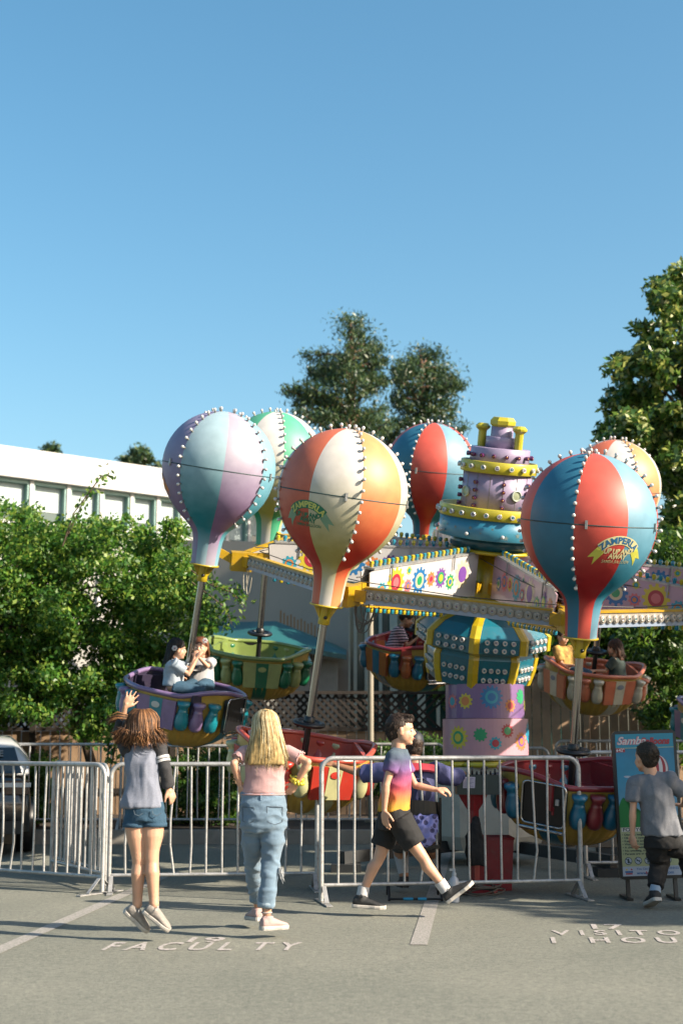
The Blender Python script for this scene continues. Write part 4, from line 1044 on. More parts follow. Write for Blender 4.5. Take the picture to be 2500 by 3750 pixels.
def tree(name, label, cat, cl, rad, per, leaf, mats, base, fork, seed, bm=bark, tr=0.12, limbs=14, ratio=0.5, droop=0.3, flat=0.75, shell=0.45, nrm=True, group=None):
    th = Thing(name, label, cat, base, group=group)
    cen, nn = fill(cl, rad, per, seed, flat, shell)
    me = leafmesh('crown', cen - np.array(tuple(base)), leaf, mats, ratio, nn if nrm else None, droop, seed)
    link('crown', me, th.root)
    g = np.random.default_rng(seed + 1); mb = MB(); base = Vector(base); fork = Vector(fork)
    mid = (base + fork) / 2 + Vector((g.normal(0, .1), g.normal(0, .1), 0))
    top = Vector(cl[np.argmax(cl[:, 2])]) 
    mb.tube([base, mid, fork, fork.lerp(top, 0.5) + Vector((g.normal(0, .1), 0, 0)), top], [tr * 1.25, tr, tr * 0.85, tr * 0.5, tr * 0.15], 10)
    for i in g.choice(len(cl), min(limbs, len(cl)), replace=False):
        c = Vector(cl[i]); s_ = fork.lerp(top, float(np.clip((c.z - fork.z) / max(0.1, top.z - fork.z) * 0.6, 0, 0.8)))
        mb.tube([s_, s_.lerp(c, 0.5) + Vector((0, 0, 0.12 * (c - s_).length)), c], [tr * 0.42, tr * 0.28, tr * 0.08], 6)
    th.part('trunk', mb, bm)
    return th
# big bush at the left
poly = [(-500, 1850), (0, 1850), (120, 1880), (235, 1905), (300, 1800), (345, 1770), (330, 1850), (420, 1905), (560, 1890), (660, 1930), (705, 2040), (735, 2160), (790, 2230), (760, 2300), (700, 2330), (720, 2420), (640, 2560), (440, 2620), (380, 2720), (250, 2640), (0, 2640), (-500, 2700)]
cl = clumps_px(poly, 18.9, 22.0, 520, 5)
b0 = P(330, 2700, 20.3); b0.z = 0.14
tree('leafy_tree', 'big bushy green tree filling the left side behind the barriers', 'tree', cl, 0.31, 230, 0.078, LM['bush'], b0, b0 + Vector((-0.2, 0, 1.6)), 5, tr=0.075, limbs=40, ratio=0.55, droop=0.5, shell=0.3)
# arching sprays that stick out of that bush
def spray(paths, label, mats, n_leaf, leaf, name='leafy_shoots', cat='shoot'):
    th = Thing(name, label, cat, paths[0][0]); cs = []; g = np.random.default_rng(len(label)); mb = MB()
    for pts in paths:
        mb.tube(pts, [0.010] * (len(pts) - 1) + [0.003], 5)
        for a_, b_ in zip(pts, pts[1:]):
            for q in range(n_leaf): cs.append(np.array(tuple(a_.lerp(b_, g.uniform()))) + g.normal(0, 0.05, 3))
    th.part('stem', mb, bark); me = leafmesh('foliage', np.array(cs) - np.array(tuple(paths[0][0])), leaf, mats, 0.45, None, 0.4, 3); link('foliage', me, th.root); return th
def arc_px(pts, Y): return [P(x, y, Y) for x, y in pts]
spray([arc_px([(230, 2000), (270, 1880), (330, 1800), (370, 1745), (415, 1742)], 18.8), arc_px([(240, 1980), (300, 1850), (350, 1790)], 18.9)], 'long shoots rising from the top of the big bush across the windows', LM['bush'], 26, 0.075)
spray([arc_px([(690, 2080), (770, 2140), (850, 2170), (900, 2230)], 18.6), arc_px([(700, 2130), (780, 2190), (830, 2230), (850, 2290)], 18.6), arc_px([(720, 2100), (800, 2150), (880, 2160), (905, 2200)], 18.8)], 'drooping leafy shoots beside the pale pole of the green gondola', LM['bush'], 34, 0.08)
# tall tree right
poly = [(2530, 974), (2438, 982), (2443, 1014), (2406, 1054), (2390, 1109), (2433, 1159), (2478, 1164), (2483, 1214), (2418, 1194), (2368, 1204), (2323, 1199), (2313, 1284), (2253, 1304), (2253, 1364), (2278, 1404), (2228, 1474), (2238, 1534), (2208, 1604), (2298, 1654), (2428, 1714), (2458, 1864), (2438, 1964), (2610, 2014), (2910, 2014), (2910, 974)]
cl = clumps_px(poly, 23.5, 27, 400, 11)
b0 = P(2700, 2700, 25.5); b0.z = 0
tree('broadleaf_tree', 'tall dark glossy leaved tree rising at the right edge', 'tree', cl, 0.30, 130, 0.145, LM['mag'], b0, b0 + Vector((0, 0, 3.2)), 11, tr=0.2, limbs=40, ratio=0.5, droop=0.1, shell=0.35)
# conifers
def pine(polys, y0, y1, n, base_px, label, seed, per=150):
    """layered conifer: needle tufts strung along the outer part of near-horizontal boughs"""
    cl = np.concatenate([clumps_px(pl, y0, y1, n_, seed + i) for i, (pl, n_) in enumerate(polys)])
    b0 = P(base_px, 2700, (y0 + y1) / 2); b0.z = 0; g = np.random.default_rng(seed)
    th = Thing('pine_tree', label, 'tree', b0); top = cl[np.argmax(cl[:, 2])]
    mb = MB(); ax_ = lambda z: np.array([b0.x + (top[0] - b0.x) * z / top[2], b0.y, z])
    mb.tube([ax_(z) for z in (0, top[2] * .4, top[2] * .75, top[2] * .95)], [.28, .24, .15, .03], 10); pts = []
    keep = []
    for c in cl:
        if all((c[0] - k_[0]) ** 2 + 1.6 * (c[2] - k_[2]) ** 2 > .33 ** 2 for k_ in keep): keep.append(c)
    for c in keep:
        a = ax_(min(top[2] * .93, max(1.5, c[2] - .25 * np.linalg.norm(c[:2] - ax_(c[2])[:2]) + g.normal(0, .1)))); v = c - a; ln = np.linalg.norm(v)
        mid = a + v * .55 + np.array([0, 0, .04 * ln]); mb.tube([a, mid, c], [.055, .035, .008], 5)
        k = int(per * g.uniform(1.6, 2.6)); sp_ = min(.85, ln * .45) / max(ln, .01)
        t_ = 1 - sp_ * g.uniform(-.1, 1, k); w_ = .09 + .13 * np.clip(np.sin(np.pi * (1 - t_) / sp_), 0, 1)[:, None]
        lat = np.cross(v / ln, (0, 0, 1)); lat = lat / (np.linalg.norm(lat) + 1e-6)
        p_ = a + v * t_[:, None] + np.array([0, 0, .06 * ln]) * (1 - t_)[:, None] + lat * (g.normal(0, 1, (k, 1)) * w_ * 1.5) + np.array([0, 0, 1]) * (g.normal(.1, .75, (k, 1)) * w_)
        pts.append(p_)
    me = leafmesh('crown', np.concatenate(pts) - np.array(tuple(b0)), .15, LM['pine'], .26, None, -.5, seed); link('crown', me, th.root); th.part('trunk', mb, barkp)
pine([([(1280, 1165), (1310, 1160), (1335, 1220), (1345, 1280), (1405, 1255), (1420, 1275), (1400, 1290), (1440, 1330), (1445, 1400), (1380, 1420), (1300, 1400), (1200, 1380), (1195, 1290), (1230, 1250), (1290, 1240)], 90),
      ([(1115, 1270), (1160, 1290), (1190, 1300), (1240, 1360), (1230, 1430), (1120, 1360)], 34), ([(1060, 1370), (1150, 1380), (1230, 1400), (1240, 1500), (1150, 1560), (1050, 1500), (1030, 1430)], 60),
      ([(1250, 1400), (1420, 1420), (1430, 1560), (1420, 1700), (1160, 1700), (1140, 1560), (1240, 1500)], 100)], 38.5, 42.5, 0, 1300, 'tall ragged pine left of the centre tower', 31)
pine([([(1540, 1265), (1580, 1262), (1610, 1330), (1660, 1345), (1670, 1420), (1560, 1420), (1440, 1400), (1430, 1350), (1500, 1320)], 80), ([(1440, 1400), (1640, 1400), (1690, 1400), (1710, 1440), (1700, 1520), (1680, 1560), (1420, 1560), (1420, 1440)], 110),
      ([(1370, 1560), (1640, 1560), (1650, 1540), (1720, 1550), (1710, 1590), (1650, 1600), (1700, 1700), (1370, 1700)], 90)], 41, 44, 0, 1540, 'rounder pine just left of the lilac tower', 41)
# little tree tops beyond the white building
for px, py, rr, lab in ((545, 1680, 46, 'small tree top showing above the white roof beside the lilac balloon'), (470, 1700, 20, 'tiny bit of tree top above the white roof'), (178, 1652, 20, 'little tree top above the far left roof edge')):
    cl = clumps_px([(px - rr, py - rr * 0.6), (px + rr, py - rr * 0.6), (px + rr, py + rr), (px - rr, py + rr)], 54, 56, max(4, rr // 4), px); b0 = P(px, 2700, 55); b0.z = 0
    tree('distant_tree', lab, 'tree', cl, 0.42, 90, 0.22, LM['pine'], b0, b0 + Vector((0, 0, 7)), px, tr=0.12, limbs=3)
# shrubs at the right behind the fence / gondola
cl = clumps_px([(2330, 1990), (2420, 1950), (2560, 1990), (2560, 2800), (2440, 2790), (2400, 2650), (2340, 2560), (2330, 2350)], 20.4, 22.2, 150, 51); b0 = P(2480, 2700, 21.5); b0.z = 0.14
tree('tall_shrub', 'bright leafy shrub at the right edge behind the coral gondola', 'shrub', cl, 0.30, 110, 0.12, LM['bam'], b0, b0 + Vector((0, 0, 0.8)), 51, tr=0.05, limbs=30, ratio=0.32, droop=0.5)
cl = clumps_px([(1980, 2080), (2340, 2080), (2360, 2480), (2250, 2560), (1980, 2560), (1960, 2300)], 23.2, 25.5, 150, 52); b0 = P(2150, 2700, 24.5); b0.z = 0
tree('dark_tree', 'dark leafy tree behind the coral gondola and the plank fence', 'tree', cl, 0.40, 120, 0.14, LM['mag'][:3], b0, b0 + Vector((0, 0, 2.5)), 52, limbs=30)
cl = clumps_px([(1640, 2000), (1980, 2000), (1980, 2560), (1640, 2560)], 24, 26.0, 130, 53); b0 = P(1850, 2700, 25); b0.z = 0
tree('dark_tree', 'dark leafy tree in shade behind the centre tower', 'tree', cl, 0.42, 120, 0.14, LM['mag'][:3], b0, b0 + Vector((0, 0, 2.5)), 53, limbs=30)
def hedge(poly, y0, y1, n, label, seed, rad=0.16, leaf=0.05):
    cl = clumps_px(poly, y0, y1, n, seed); b0 = Vector(cl.mean(0)); b0.z = 0.14
    tree('clipped_hedge', label, 'hedge', cl, rad, 170, leaf, LM['hedge'], b0, b0 + Vector((0, 0, 0.3)), seed, tr=0.03, limbs=6, shell=0.5, droop=-0.2)
hedge([(600, 2770), (700, 2752), (840, 2752), (880, 2790), (880, 3010), (590, 3010)], 19.4, 20.6, 110, 'rounded clipped hedge below the lilac gondola', 61)
hedge([(1370, 2730), (1430, 2700), (1530, 2700), (1600, 2720), (1630, 2760), (1630, 2990), (1370, 2990)], 19.6, 20.6, 110, 'rounded green hedge behind the walking boy', 62)
hedge([(100, 2770), (150, 2765), (180, 2790), (190, 3000), (100, 3000)], 19.2, 19.8, 40, 'bright clipped shrub beside the white car', 63)
hedge([(1950, 2860), (2260, 2850), (2260, 3000), (1950, 3000)], 19.4, 20.4, 60, 'low hedge at the foot of the plank fence', 64)
spray([arc_px([(395, 2790), (400, 2700), (420, 2640), (380, 2600)], 16.2), arc_px([(410, 2800), (430, 2690), (445, 2620)], 16.2)], 'thin leafy branch hanging behind the jumping girl', LM['bush'], 40, 0.085)

# trees standing out of frame to the right: they cast the long shade over the ride's foot
g = np.random.default_rng(77)
for i, (x, y, top, rx, ry, lab) in enumerate(((14.2, 8.7, 8.75, 2.2, 2.35, 'shade tree beyond the right edge, nearest the lot'), (14.6, 13.2, 9.1, 2.3, 2.5, 'shade tree beyond the right edge, middle one'))):
    cl = []
    while len(cl) < 190:
        q = g.uniform(-1, 1, 3)
        if (abs(q) ** 4).sum() < 1: cl.append((x + q[0] * rx, y + q[1] * ry, 5.9 + q[2] * (top - 6.3)))
    tree('shade_tree', lab, 'tree', np.array(cl), 0.55, 110, 0.28, LM['mag'][:3], Vector((x, y, 0)), Vector((x, y, 2.2)), 80 + i, tr=0.18, limbs=20, ratio=0.7)
for i, (x, y, lab) in enumerate(((8.6, 26.6, 'loose crowned tree out of frame right of the tall broadleaf tree'), (12.0, 25.0, 'second loose crowned tree out of frame at the right'))):
    cl = []
    while len(cl) < 90:
        q = g.uniform(-1, 1, 3)
        if np.linalg.norm(q) < 1: cl.append((x + q[0] * 2.6, y + q[1] * 2, 7.2 + q[2] * 3.4))
    tree('loose_tree', lab, 'tree', np.array(cl), 0.45, 60, 0.26, LM['mag'][:3], Vector((x, y, 0)), Vector((x, y, 3)), 90 + i, tr=0.15, limbs=20, ratio=0.7)

# ------------------------------------------------------------------ white car at the left edge
car = Thing('parked_car', 'white parked car, lower body coloured dark as shade, wide rear window, at the left edge', 'car', (-4.32, 16.2, 0))
cx = -4.32; Y0 = 16.2; cw = pm('car_white', (0.70, 0.72, 0.74), 0.25, 0, 0.02, coat=1.0); cg = pm('car_glass', (0.010, 0.012, 0.012), 0.08, 0, 0.2, coat=1.0)
def hull(secs, n=None):   # secs: (y, z0, z1, halfw_bottom, halfw_top, bulge)
    mb = MB(); vs = []
    for (y, z0, z1, w0, w1) in secs:
        h = z1 - z0
        for (x, z) in ((-w0, z0), (-w0 * 1.01, z0 + h * 0.5), (-w1 * 1.02, z0 + h * 0.85), (-w1 * 0.9, z1 - 0.015 * h), (-w1 * 0.45, z1 + 0.02), (w1 * 0.45, z1 + 0.02), (w1 * 0.9, z1 - 0.015 * h), (w1 * 1.02, z0 + h * 0.85), (w0 * 1.01, z0 + h * 0.5), (w0, z0)): vs.append((cx + x, y, z))
    k = 10; fs = []
    for i in range(len(secs) - 1):
        for j in range(k): fs.append((i * k + j, (i + 1) * k + j, (i + 1) * k + (j + 1) % k, i * k + (j + 1) % k))
    fs.append(tuple(range(k))); fs.append(tuple(range((len(secs) - 1) * k + k - 1, (len(secs) - 1) * k - 1, -1)))
    mb.add(vs, fs, 0, True); return mb
car.part('body', hull([(Y0, 0.35, 0.62, 0.78, 0.76), (Y0 + 0.08, 0.28, 0.86, 0.82, 0.79), (Y0 + 0.5, 0.25, 0.92, 0.84, 0.80), (Y0 + 3.2, 0.25, 0.92, 0.84, 0.80), (Y0 + 4.3, 0.28, 0.86, 0.87, 0.80), (Y0 + 4.45, 0.35, 0.7, 0.8, 0.75)]), pm('car_lower_shaded', (.025, .03, .035), .3, coat=.6))  # white car: shade on the lower body is put into its dark colour
mb = hull([(Y0 + 0.22, 0.90, 0.97, 0.80, 0.78), (Y0 + 0.50, 0.90, 1.27, 0.80, 0.68), (Y0 + 1.6, 0.90, 1.36, 0.80, 0.66), (Y0 + 2.5, 0.90, 1.28, 0.80, 0.66), (Y0 + 3.2, 0.92, 0.98, 0.80, 0.72)])
car.part('cabin', mb, cw)
mb = MB(); zf = lambda t_: Y0 + 0.22 + 0.40 * t_ - 0.02
mb.add([(cx - 0.73, zf(0.0), 0.925), (cx + 0.73, zf(0.0), 0.925), (cx + 0.64, zf(0.62), 1.215), (cx - 0.64, zf(0.62), 1.215)], [(0, 1, 2, 3)])
mb.v = [(v[0], v[1] - 0.035, v[2]) for v in mb.v]; rw = car.part('rear_window', mb, cg)
vs, fs = text2d('COZZIE', 0.10, 0.003, 0, 1.3)
mb = MB(); mb.add([(cx + 0.30 + v[0], zf(0.48) - 0.06 + v[1] * 0.75, 1.145 + v[1]) for v in vs], fs); car.part('window_lettering', mb, pm('lettering_grey', (0.25, 0.25, 0.24), 0.5), parent=rw)
mb = MB(); mb.box((cx, Y0 + 0.02, 0.80), (1.66, 0.10, 0.05)); car.part('bumper', mb, cw)
mb = MB(); mb.box((cx, Y0 + 0.0, 0.33), (1.5, 0.10, 0.14)); car.part('lower_trim', mb, black)
for sg in (-1, 1):
    mb = MB(); mb.box((cx + sg * 0.68, Y0 + 0.035, 0.77), (0.26, 0.06, 0.15)); car.part('tail_light', mb, pm('tail_dark', (0.05, 0.005, 0.005), 0.15, coat=1))
    for yy in (Y0 + 0.85, Y0 + 3.5):
        mb = MB(); mb.lathe([(0.0, -0.1), (0.30, -0.1), (0.32, -0.06), (0.32, 0.06), (0.30, 0.1), (0, 0.1)], 28, M=Matrix.Rotation(R(90), 3, 'Y'), c=(cx + sg * 0.80, yy, 0.32))
        wh = car.part('wheel', mb, black); mb = MB(); mb.lathe([(0.0, 0.105), (0.19, 0.105), (0.2, 0.09)], 20, M=Matrix.Rotation(R(90) * sg, 3, 'Y'), c=(cx + sg * 0.80, yy, 0.32)); car.part('rim', mb, steel, parent=wh)
car.root.rotation_euler = (0, 0, R(13.5))      # parked nose away, square to the line of sight
# ================================================================== PEOPLE
def remeshed(mb, name, mats, voxel=0.007, smooth=3, wr=0.0, wscale=(9, 9, 5), seed=0, Mi=None):
    me0 = mb.mesh('tmp', []); o = bpy.data.objects.new('tmp', me0); COL.objects.link(o)
    m = o.modifiers.new('r', 'REMESH'); m.mode = 'VOXEL'; m.voxel_size = voxel; m.adaptivity = 0
    s = o.modifiers.new('s', 'SMOOTH'); s.factor = 0.5; s.iterations = smooth
    dg = bpy.context.evaluated_depsgraph_get(); dg.update()
    me = bpy.data.meshes.new_from_object(o.evaluated_get(dg)); me.name = name
    bpy.data.objects.remove(o); bpy.data.meshes.remove(me0)
    n = len(me.vertices); co = np.empty(n * 3); me.vertices.foreach_get('co', co); co = co.reshape(-1, 3)
    if wr:
        no = np.empty(n * 3); me.vertices.foreach_get('normal', no); no = no.reshape(-1, 3)
        off = Vector((seed * 3.1, seed * 1.7, 0)); d = np.empty(n)
        for i in range(n):
            v = co[i]; q = Vector((v[0] * wscale[0], v[1] * wscale[1], v[2] * wscale[2])) + off
            w1 = 1 - abs(noise.noise(q)) * 2.2; w2 = noise.noise(q * 2.7)
            d[i] = max(0.0, (w1 * 0.75 + w2 * 0.35))
        co = co + no * (d * wr)[:, None]
    if Mi is not None:
        A_ = np.array(Mi); co = co @ A_[:3, :3].T + A_[:3, 3]
    me.vertices.foreach_set('co', co.ravel())
    me.materials.clear()
    for m in (mats if isinstance(mats, (list, tuple)) else [mats]): me.materials.append(m)
    me.polygons.foreach_set('use_smooth', np.ones(len(me.polygons), bool)); me.polygons.foreach_set('material_index', np.zeros(len(me.polygons), np.int32)); me.update()
    return me

def addhead(mb, c, fwd, s=1.0, up=(0, 0, 1)):
    f = Vector(fwd).normalized(); u = Vector(up); r_ = f.cross(u).normalized(); u = r_.cross(f)
    M = basis(r_ * s, f * s, u * s).to_3x3(); C_ = Vector(c)
    T = lambda x, y, z: C_ + M @ Vector((x, y, z))
    mb.ball(T(0, -.012, .020), (.073, .091, .083), 24, 0, M); mb.ball(T(0, .024, -.034), (.054, .058, .070), 20, 0, M)
    mb.ball(T(0, .060, -.084), (.024, .020, .017), 12, 0, M); mb.ball(T(0, .064, .018), (.046, .018, .014), 14, 0, M)
    mb.tube([T(0, .080, .006), T(0, .090, -.012), T(0, .094, -.024)], [.007 * s, .009 * s, .010 * s], 10)
    mb.ball(T(0, .085, -.027), (.014, .010, .007), 10, 0, M)
    mb.ball(T(0, .080, -.050), (.019, .009, .006), 10, 0, M); mb.ball(T(0, .078, -.060), (.016, .009, .006), 10, 0, M)
    for sg in (-1, 1):
        mb.ball(T(sg * .074, -.004, -.008), (.008, .017, .027), 12, 0, M); mb.ball(T(sg * .078, .000, .002), (.008, .011, .016), 10, 0, M)
        mb.ball(T(sg * .034, .048, -.030), (.026, .026, .030), 12, 0, M); mb.ball(T(sg * .044, .020, -.036), (.024, .040, .044), 14, 0, M)
    return M, T
def addhand(mb, wr_, d, n, thumb, s=1.0, curl=0.5, spread=0.12, curls=None):
    """wrist, finger direction, back-of-hand normal, side of thumb"""
    d = Vector(d).normalized(); n = (Vector(n) - d * Vector(n).dot(d)).normalized(); t = d.cross(n).normalized()
    if t.dot(Vector(thumb)) < 0: t = -t
    w_ = Vector(wr_); L_ = .078 * s
    B_ = basis(t, d, n).to_3x3()
    mb.ball(w_ + d * L_ * 0.52, (.036 * s, L_ * 0.60, .014 * s), 16, 0, B_)
    mb.tube([w_ - d * .01, w_ + d * L_ * .35], [.019 * s, .022 * s], 12, flat=0.8)
    tips = []
    for i, (o_, ln) in enumerate(((.027, .062), (.010, .070), (-.008, .065), (-.025, .050))):
        cu = (curls[i] if curls else curl) * (1 + 0.08 * i)
        p0 = w_ + d * (L_ * .85 - .004 * abs(i - 1)) + t * o_ * s
        dd = (d + t * (o_ / .03) * spread).normalized(); pts = [p0 - dd * .02 * s, p0]; rd = [.0088 * s, .0088 * s]
        ang = 0
        for j, fr in enumerate((.42, .32, .26)):
            ang += cu * (0.55, 0.8, 0.7)[j]
            q = dd * math.cos(ang) - n * math.sin(ang); pts.append(pts[-1] + q * ln * s * fr); rd.append((.0080 - .0007 * j) * s)
        mb.tube(pts, rd, 8); mb.ball(pts[-1], rd[-1], 8)
    p0 = w_ + d * L_ * .22 + t * .024 * s
    q1 = (d * 0.62 + t * 0.75 - n * .18).normalized(); q2 = (d * 0.85 + t * .35 - n * .25 * (1 + curl)).normalized()
    pts = [p0 - q1 * .012, p0 + q1 * .026 * s, p0 + q1 * .03 * s + q2 * .024 * s, p0 + q1 * .03 * s + q2 * .044 * s]
    mb.tube(pts, [.013 * s, .0105 * s, .009 * s, .0078 * s], 8); mb.ball(pts[-1], .0078 * s, 8)
def limb(mb, pts, rad, n=14):
    """tapered limb with a slight overlap at the joints"""
    P_ = [Vector(p_) for p_ in pts]; out = [P_[0]]; rr = [rad[0]]
    for i in range(1, len(P_)):
        out.append(P_[i - 1].lerp(P_[i], 0.5)); rr.append((rad[i - 1] + rad[i]) / 2 * (1.06 if i % 2 == 1 else 1.0)); out.append(P_[i]); rr.append(rad[i])
    mb.tube(out, rr, n); 
    for p_, r_ in ((P_[0], rad[0]), (P_[-1], rad[-1])): mb.ball(p_, r_, 12)
def leg(mb, hip, knee, ank, s=1.0, back=(0, -1, 0), rs=(.074, .050, .034), calf=.052):
    hip, knee, ank, bk = Vector(hip), Vector(knee), Vector(ank), Vector(back)
    mb.tube([hip, hip.lerp(knee, .35), hip.lerp(knee, .75), knee, knee.lerp(ank, .12), knee.lerp(ank, .32) + bk * .010 * s, knee.lerp(ank, .6) + bk * .004, knee.lerp(ank, .85), ank],
            [rs[0] * s, rs[0] * .95 * s, rs[1] * 1.10 * s, rs[1] * s, rs[1] * .93 * s, calf * s, calf * .80 * s, rs[2] * 1.0 * s, rs[2] * 1.02 * s], 16)
    mb.ball(hip, rs[0] * s, 14); mb.ball(ank, rs[2] * s, 12)
def arm(mb, sh, el, wr_, s=1.0, rs=(.040, .030, .021)):
    sh, el, wr_ = Vector(sh), Vector(el), Vector(wr_)
    s *= .90
    mb.tube([sh, sh.lerp(el, .4), sh.lerp(el, .85), el, el.lerp(wr_, .22), el.lerp(wr_, .6), wr_], [rs[0] * s, rs[0] * .90 * s, rs[1] * .95 * s, rs[1] * .98 * s, rs[1] * 1.06 * s, rs[2] * 1.22 * s, rs[2] * s], 14)
    mb.ball(sh, rs[0] * s, 12); mb.ball(el, rs[1] * s, 12)
def shoe(th, ank, d, up, upper, sole, s=1.0, L_=.225, drop=.075, laces=None, toe_up=0):
    d = Vector(d).normalized(); up = Vector(up); up = (up - d * up.dot(d)).normalized(); r_ = d.cross(up)
    heel = Vector(ank) - up * drop - d * L_ * .24
    def sec(y, w_, z0, z1): return (heel + d * y * L_ + up * (z0 + z1) / 2, r_, up, w_ * s, (z1 - z0) / 2)
    mb = MB()
    mb.loft([sec(-.01, .018, .022, .050), sec(.02, .031, .010, .078), (heel + d * .12 * L_ + up * .048, r_, up, .036 * s, .044), (heel + d * .30 * L_ + up * .046, r_, up, .037 * s, .040),
             sec(.50, .038, .012, .072), sec(.68, .043, .012, .056), sec(.84, .041, .012, .046), sec(.96, .028, .012, .036), sec(1.0, .014, .016, .028)], 20)
    mb.tube([Vector(ank) + up * .012, Vector(ank) - up * .03], [.038 * s, .040 * s], 14)
    me = remeshed(mb, 'shoe', [upper], .006, 2, Mi=th.Mi); o = link('shoe', me, th.root)
    mb = MB()
    out = [(-.02, .020), (.02, .031), (.15, .037), (.35, .036), (.5, .037), (.68, .045), (.84, .043), (.96, .030), (1.015, .012)]
    vs = []; lev = [(-.003, .96), (.008, 1.06), (.020, 1.05), (.024, .98)]
    ring = [(y, w_) for y, w_ in out] + [(y, -w_) for y, w_ in reversed(out)]
    for z, k_ in lev:
        for y, w_ in ring: vs.append(heel + d * (y * L_) + r_ * w_ * k_ * s + up * (z + toe_up * max(0, y - .75) ** 1.3))
    n = len(ring); fs = [tuple(range(n - 1, -1, -1)), tuple(range(3 * n, 4 * n))]
    for i in range(3): fs += [(i * n + j, i * n + (j + 1) % n, (i + 1) * n + (j + 1) % n, (i + 1) * n + j) for j in range(n)]
    mb.add(vs, fs, 0, False); th.part('sole', mb, sole, parent=o)
    if laces:
        mb = MB()
        for i in range(4):
            y = .30 + i * .085; z = .082 - i * .008
            mb.tube([heel + d * y * L_ + r_ * .022 * s + up * (z - .010), heel + d * y * L_ + up * z, heel + d * (y + .02) * L_ - r_ * .022 * s + up * (z - .010)], .0028, 6)
        mb.tube([heel + d * .3 * L_ + up * .085, heel + d * .25 * L_ + up * .10 + r_ * .03, heel + d * .3 * L_ + up * .08 + r_ * .05], .003, 6)
        mb.tube([heel + d * .3 * L_ + up * .085, heel + d * .22 * L_ + up * .10 - r_ * .03, heel + d * .3 * L_ + up * .075 - r_ * .05], .003, 6)
        th.part('laces', mb, laces, parent=o)
def cloth(th, mb, name, mat, voxel=.008, wr=.006, sm=3, seed=0, ws=(9, 9, 5), parent=None):
    me = remeshed(mb, name, mat, voxel, sm, wr, ws, seed, th.Mi); return link(name, me, parent or th.root)
def strands(th, paths, r0, mats, name='hair', seed=0, n=4, parent=None):
    g = np.random.default_rng(seed); mb = MB()
    for pts in paths:
        k = len(pts); rr = r0 * g.uniform(.6, 1.3)
        mb.tube(pts, [rr * (0.8 + .4 * math.sin(math.pi * min(1, i / (k - 1) * 1.2))) * (1 - (i / (k - 1)) ** 4 * .85) for i in range(k)], n, int(g.integers(0, len(mats))), caps=False)
    return th.part(name, mb, mats, parent=parent)
def hairmat(name, col, rough=.55):
    m = pm(name, col, rough, 0, .35, 35, 0.2, 160); b_ = m.node_tree.nodes['Principled BSDF']; b_.inputs['Specular IOR Level'].default_value = .3; return m
def eyes(th, T, s, dark=(0.03, 0.02, 0.015)):
    mb = MB()
    for sg in (-1, 1):
        mb.ball(T(sg * .030, .0685, .000), .0110 * s, 12, 0); mb.ball(T(sg * .030, .0755, .000), .0055 * s, 10, 1)
    th.part('eyes', mb, [pm('eye_white', (.75, .72, .70), .2), pm('iris', dark, .2)])
    mb = MB()
    for sg in (-1, 1): mb.tube([T(sg * .014, .080, .018), T(sg * .030, .079, .021), T(sg * .044, .068, .017)], [.0016, .0026, .0012], 6)
    th.part('eyebrows', mb, pm('brow_hair', (.05, .03, .02), .6))
    mb = MB(); mb.tube([T(-.016, .086, -.054), T(0, .092, -.0535), T(.016, .086, -.054)], [.002, .0042, .002], 8); th.part('lips', mb, pm('lip', (.50, .17, .14), .4))

def cap_hair(th, T, M, s, mats, seed, crown=1.0, n=900, length=.035, nape=True):
    mb = MB()
    mb.ball(T(0, -.026, .034), (.079 * crown, .090 * crown, .083 * crown), 24, 0, M)
    if nape: mb.ball(T(0, -.048, -.010), (.066, .054, .070), 20, 0, M)
    if length > .02: mb.ball(T(0, .030, .070), (.056, .048, .034), 20, 0, M)
    base = cloth(th, mb, 'hair', mats[0], .005, .004, 2, seed, (70, 70, 70))
    g = np.random.default_rng(seed); paths = []
    for i in range(n):
        v = Vector(g.normal(size=3)); v.normalize()
        if v.y > 0.0 and v.z < .40: continue
        if v.z < -.1 and v.y > -.35: continue
        p0 = T(v.x * .077 * crown, -.026 + v.y * .088, .034 + v.z * (.081 if v.z > 0 else .11)); dn = (M @ Vector((v.x, v.y, v.z))).normalized()
        fl = (M @ Vector((g.normal(0, .25), .9 * max(0, v.z) - .1, -.9 + v.z * .85 + g.normal(0, .1)))).normalized()
        l_ = length * g.uniform(.5, 1.2) * s
        paths.append([p0 - dn * .004, p0 + dn * .005 + fl * l_ * .4, p0 + dn * .006 + fl * l_])
    strands(th, paths, .0026, mats, 'hair_tufts', seed, 4, parent=base)

denim = pm('denim_light', (0.22, 0.34, 0.46), 0.85, 0, 0.16, 5, 0.5, 260, sheen=.2); denimd = pm('denim_blue', (0.035, 0.11, 0.19), 0.85, 0, 0.15, 9, 0.5, 260)
pinksh = pm('pink_rib_knit', (0.78, 0.47, 0.46), 0.85, 0, 0.05, 8, 0.4, 220)
heather = pm('heather_grey_blue', (0.30, 0.33, 0.42), 0.9, 0, 0.12, 120, 0.3, 300); charc = pm('charcoal_sleeve', (0.050, 0.050, 0.055), 0.9, 0, 0.12, 60, 0.3, 300)
sockw = pm('sock_white', (0.78, 0.77, 0.78), 0.9, 0, 0.04, 30, 0.5, 200); blackcl = pm('black_cloth', (0.014, 0.014, 0.015), 0.85, 0, 0.2, 20, 0.4, 200)
solew = pm('sole_white', (0.70, 0.66, 0.60), 0.6, 0, 0.06, 12, dirt=.3); shoeg = pm('shoe_grey', (0.42, 0.38, 0.34), 0.8, 0, 0.12, 60, 0.4, 250); shoep = pm('shoe_pink', (0.66, 0.46, 0.43), 0.8, 0, 0.05, 20, 0.3, 250); shoeb = pm('shoe_black', (0.02, 0.022, 0.024), 0.7, 0, 0.2, 60, 0.4, 250)
thread = pm('denim_thread', (0.12, 0.17, 0.22), .8)

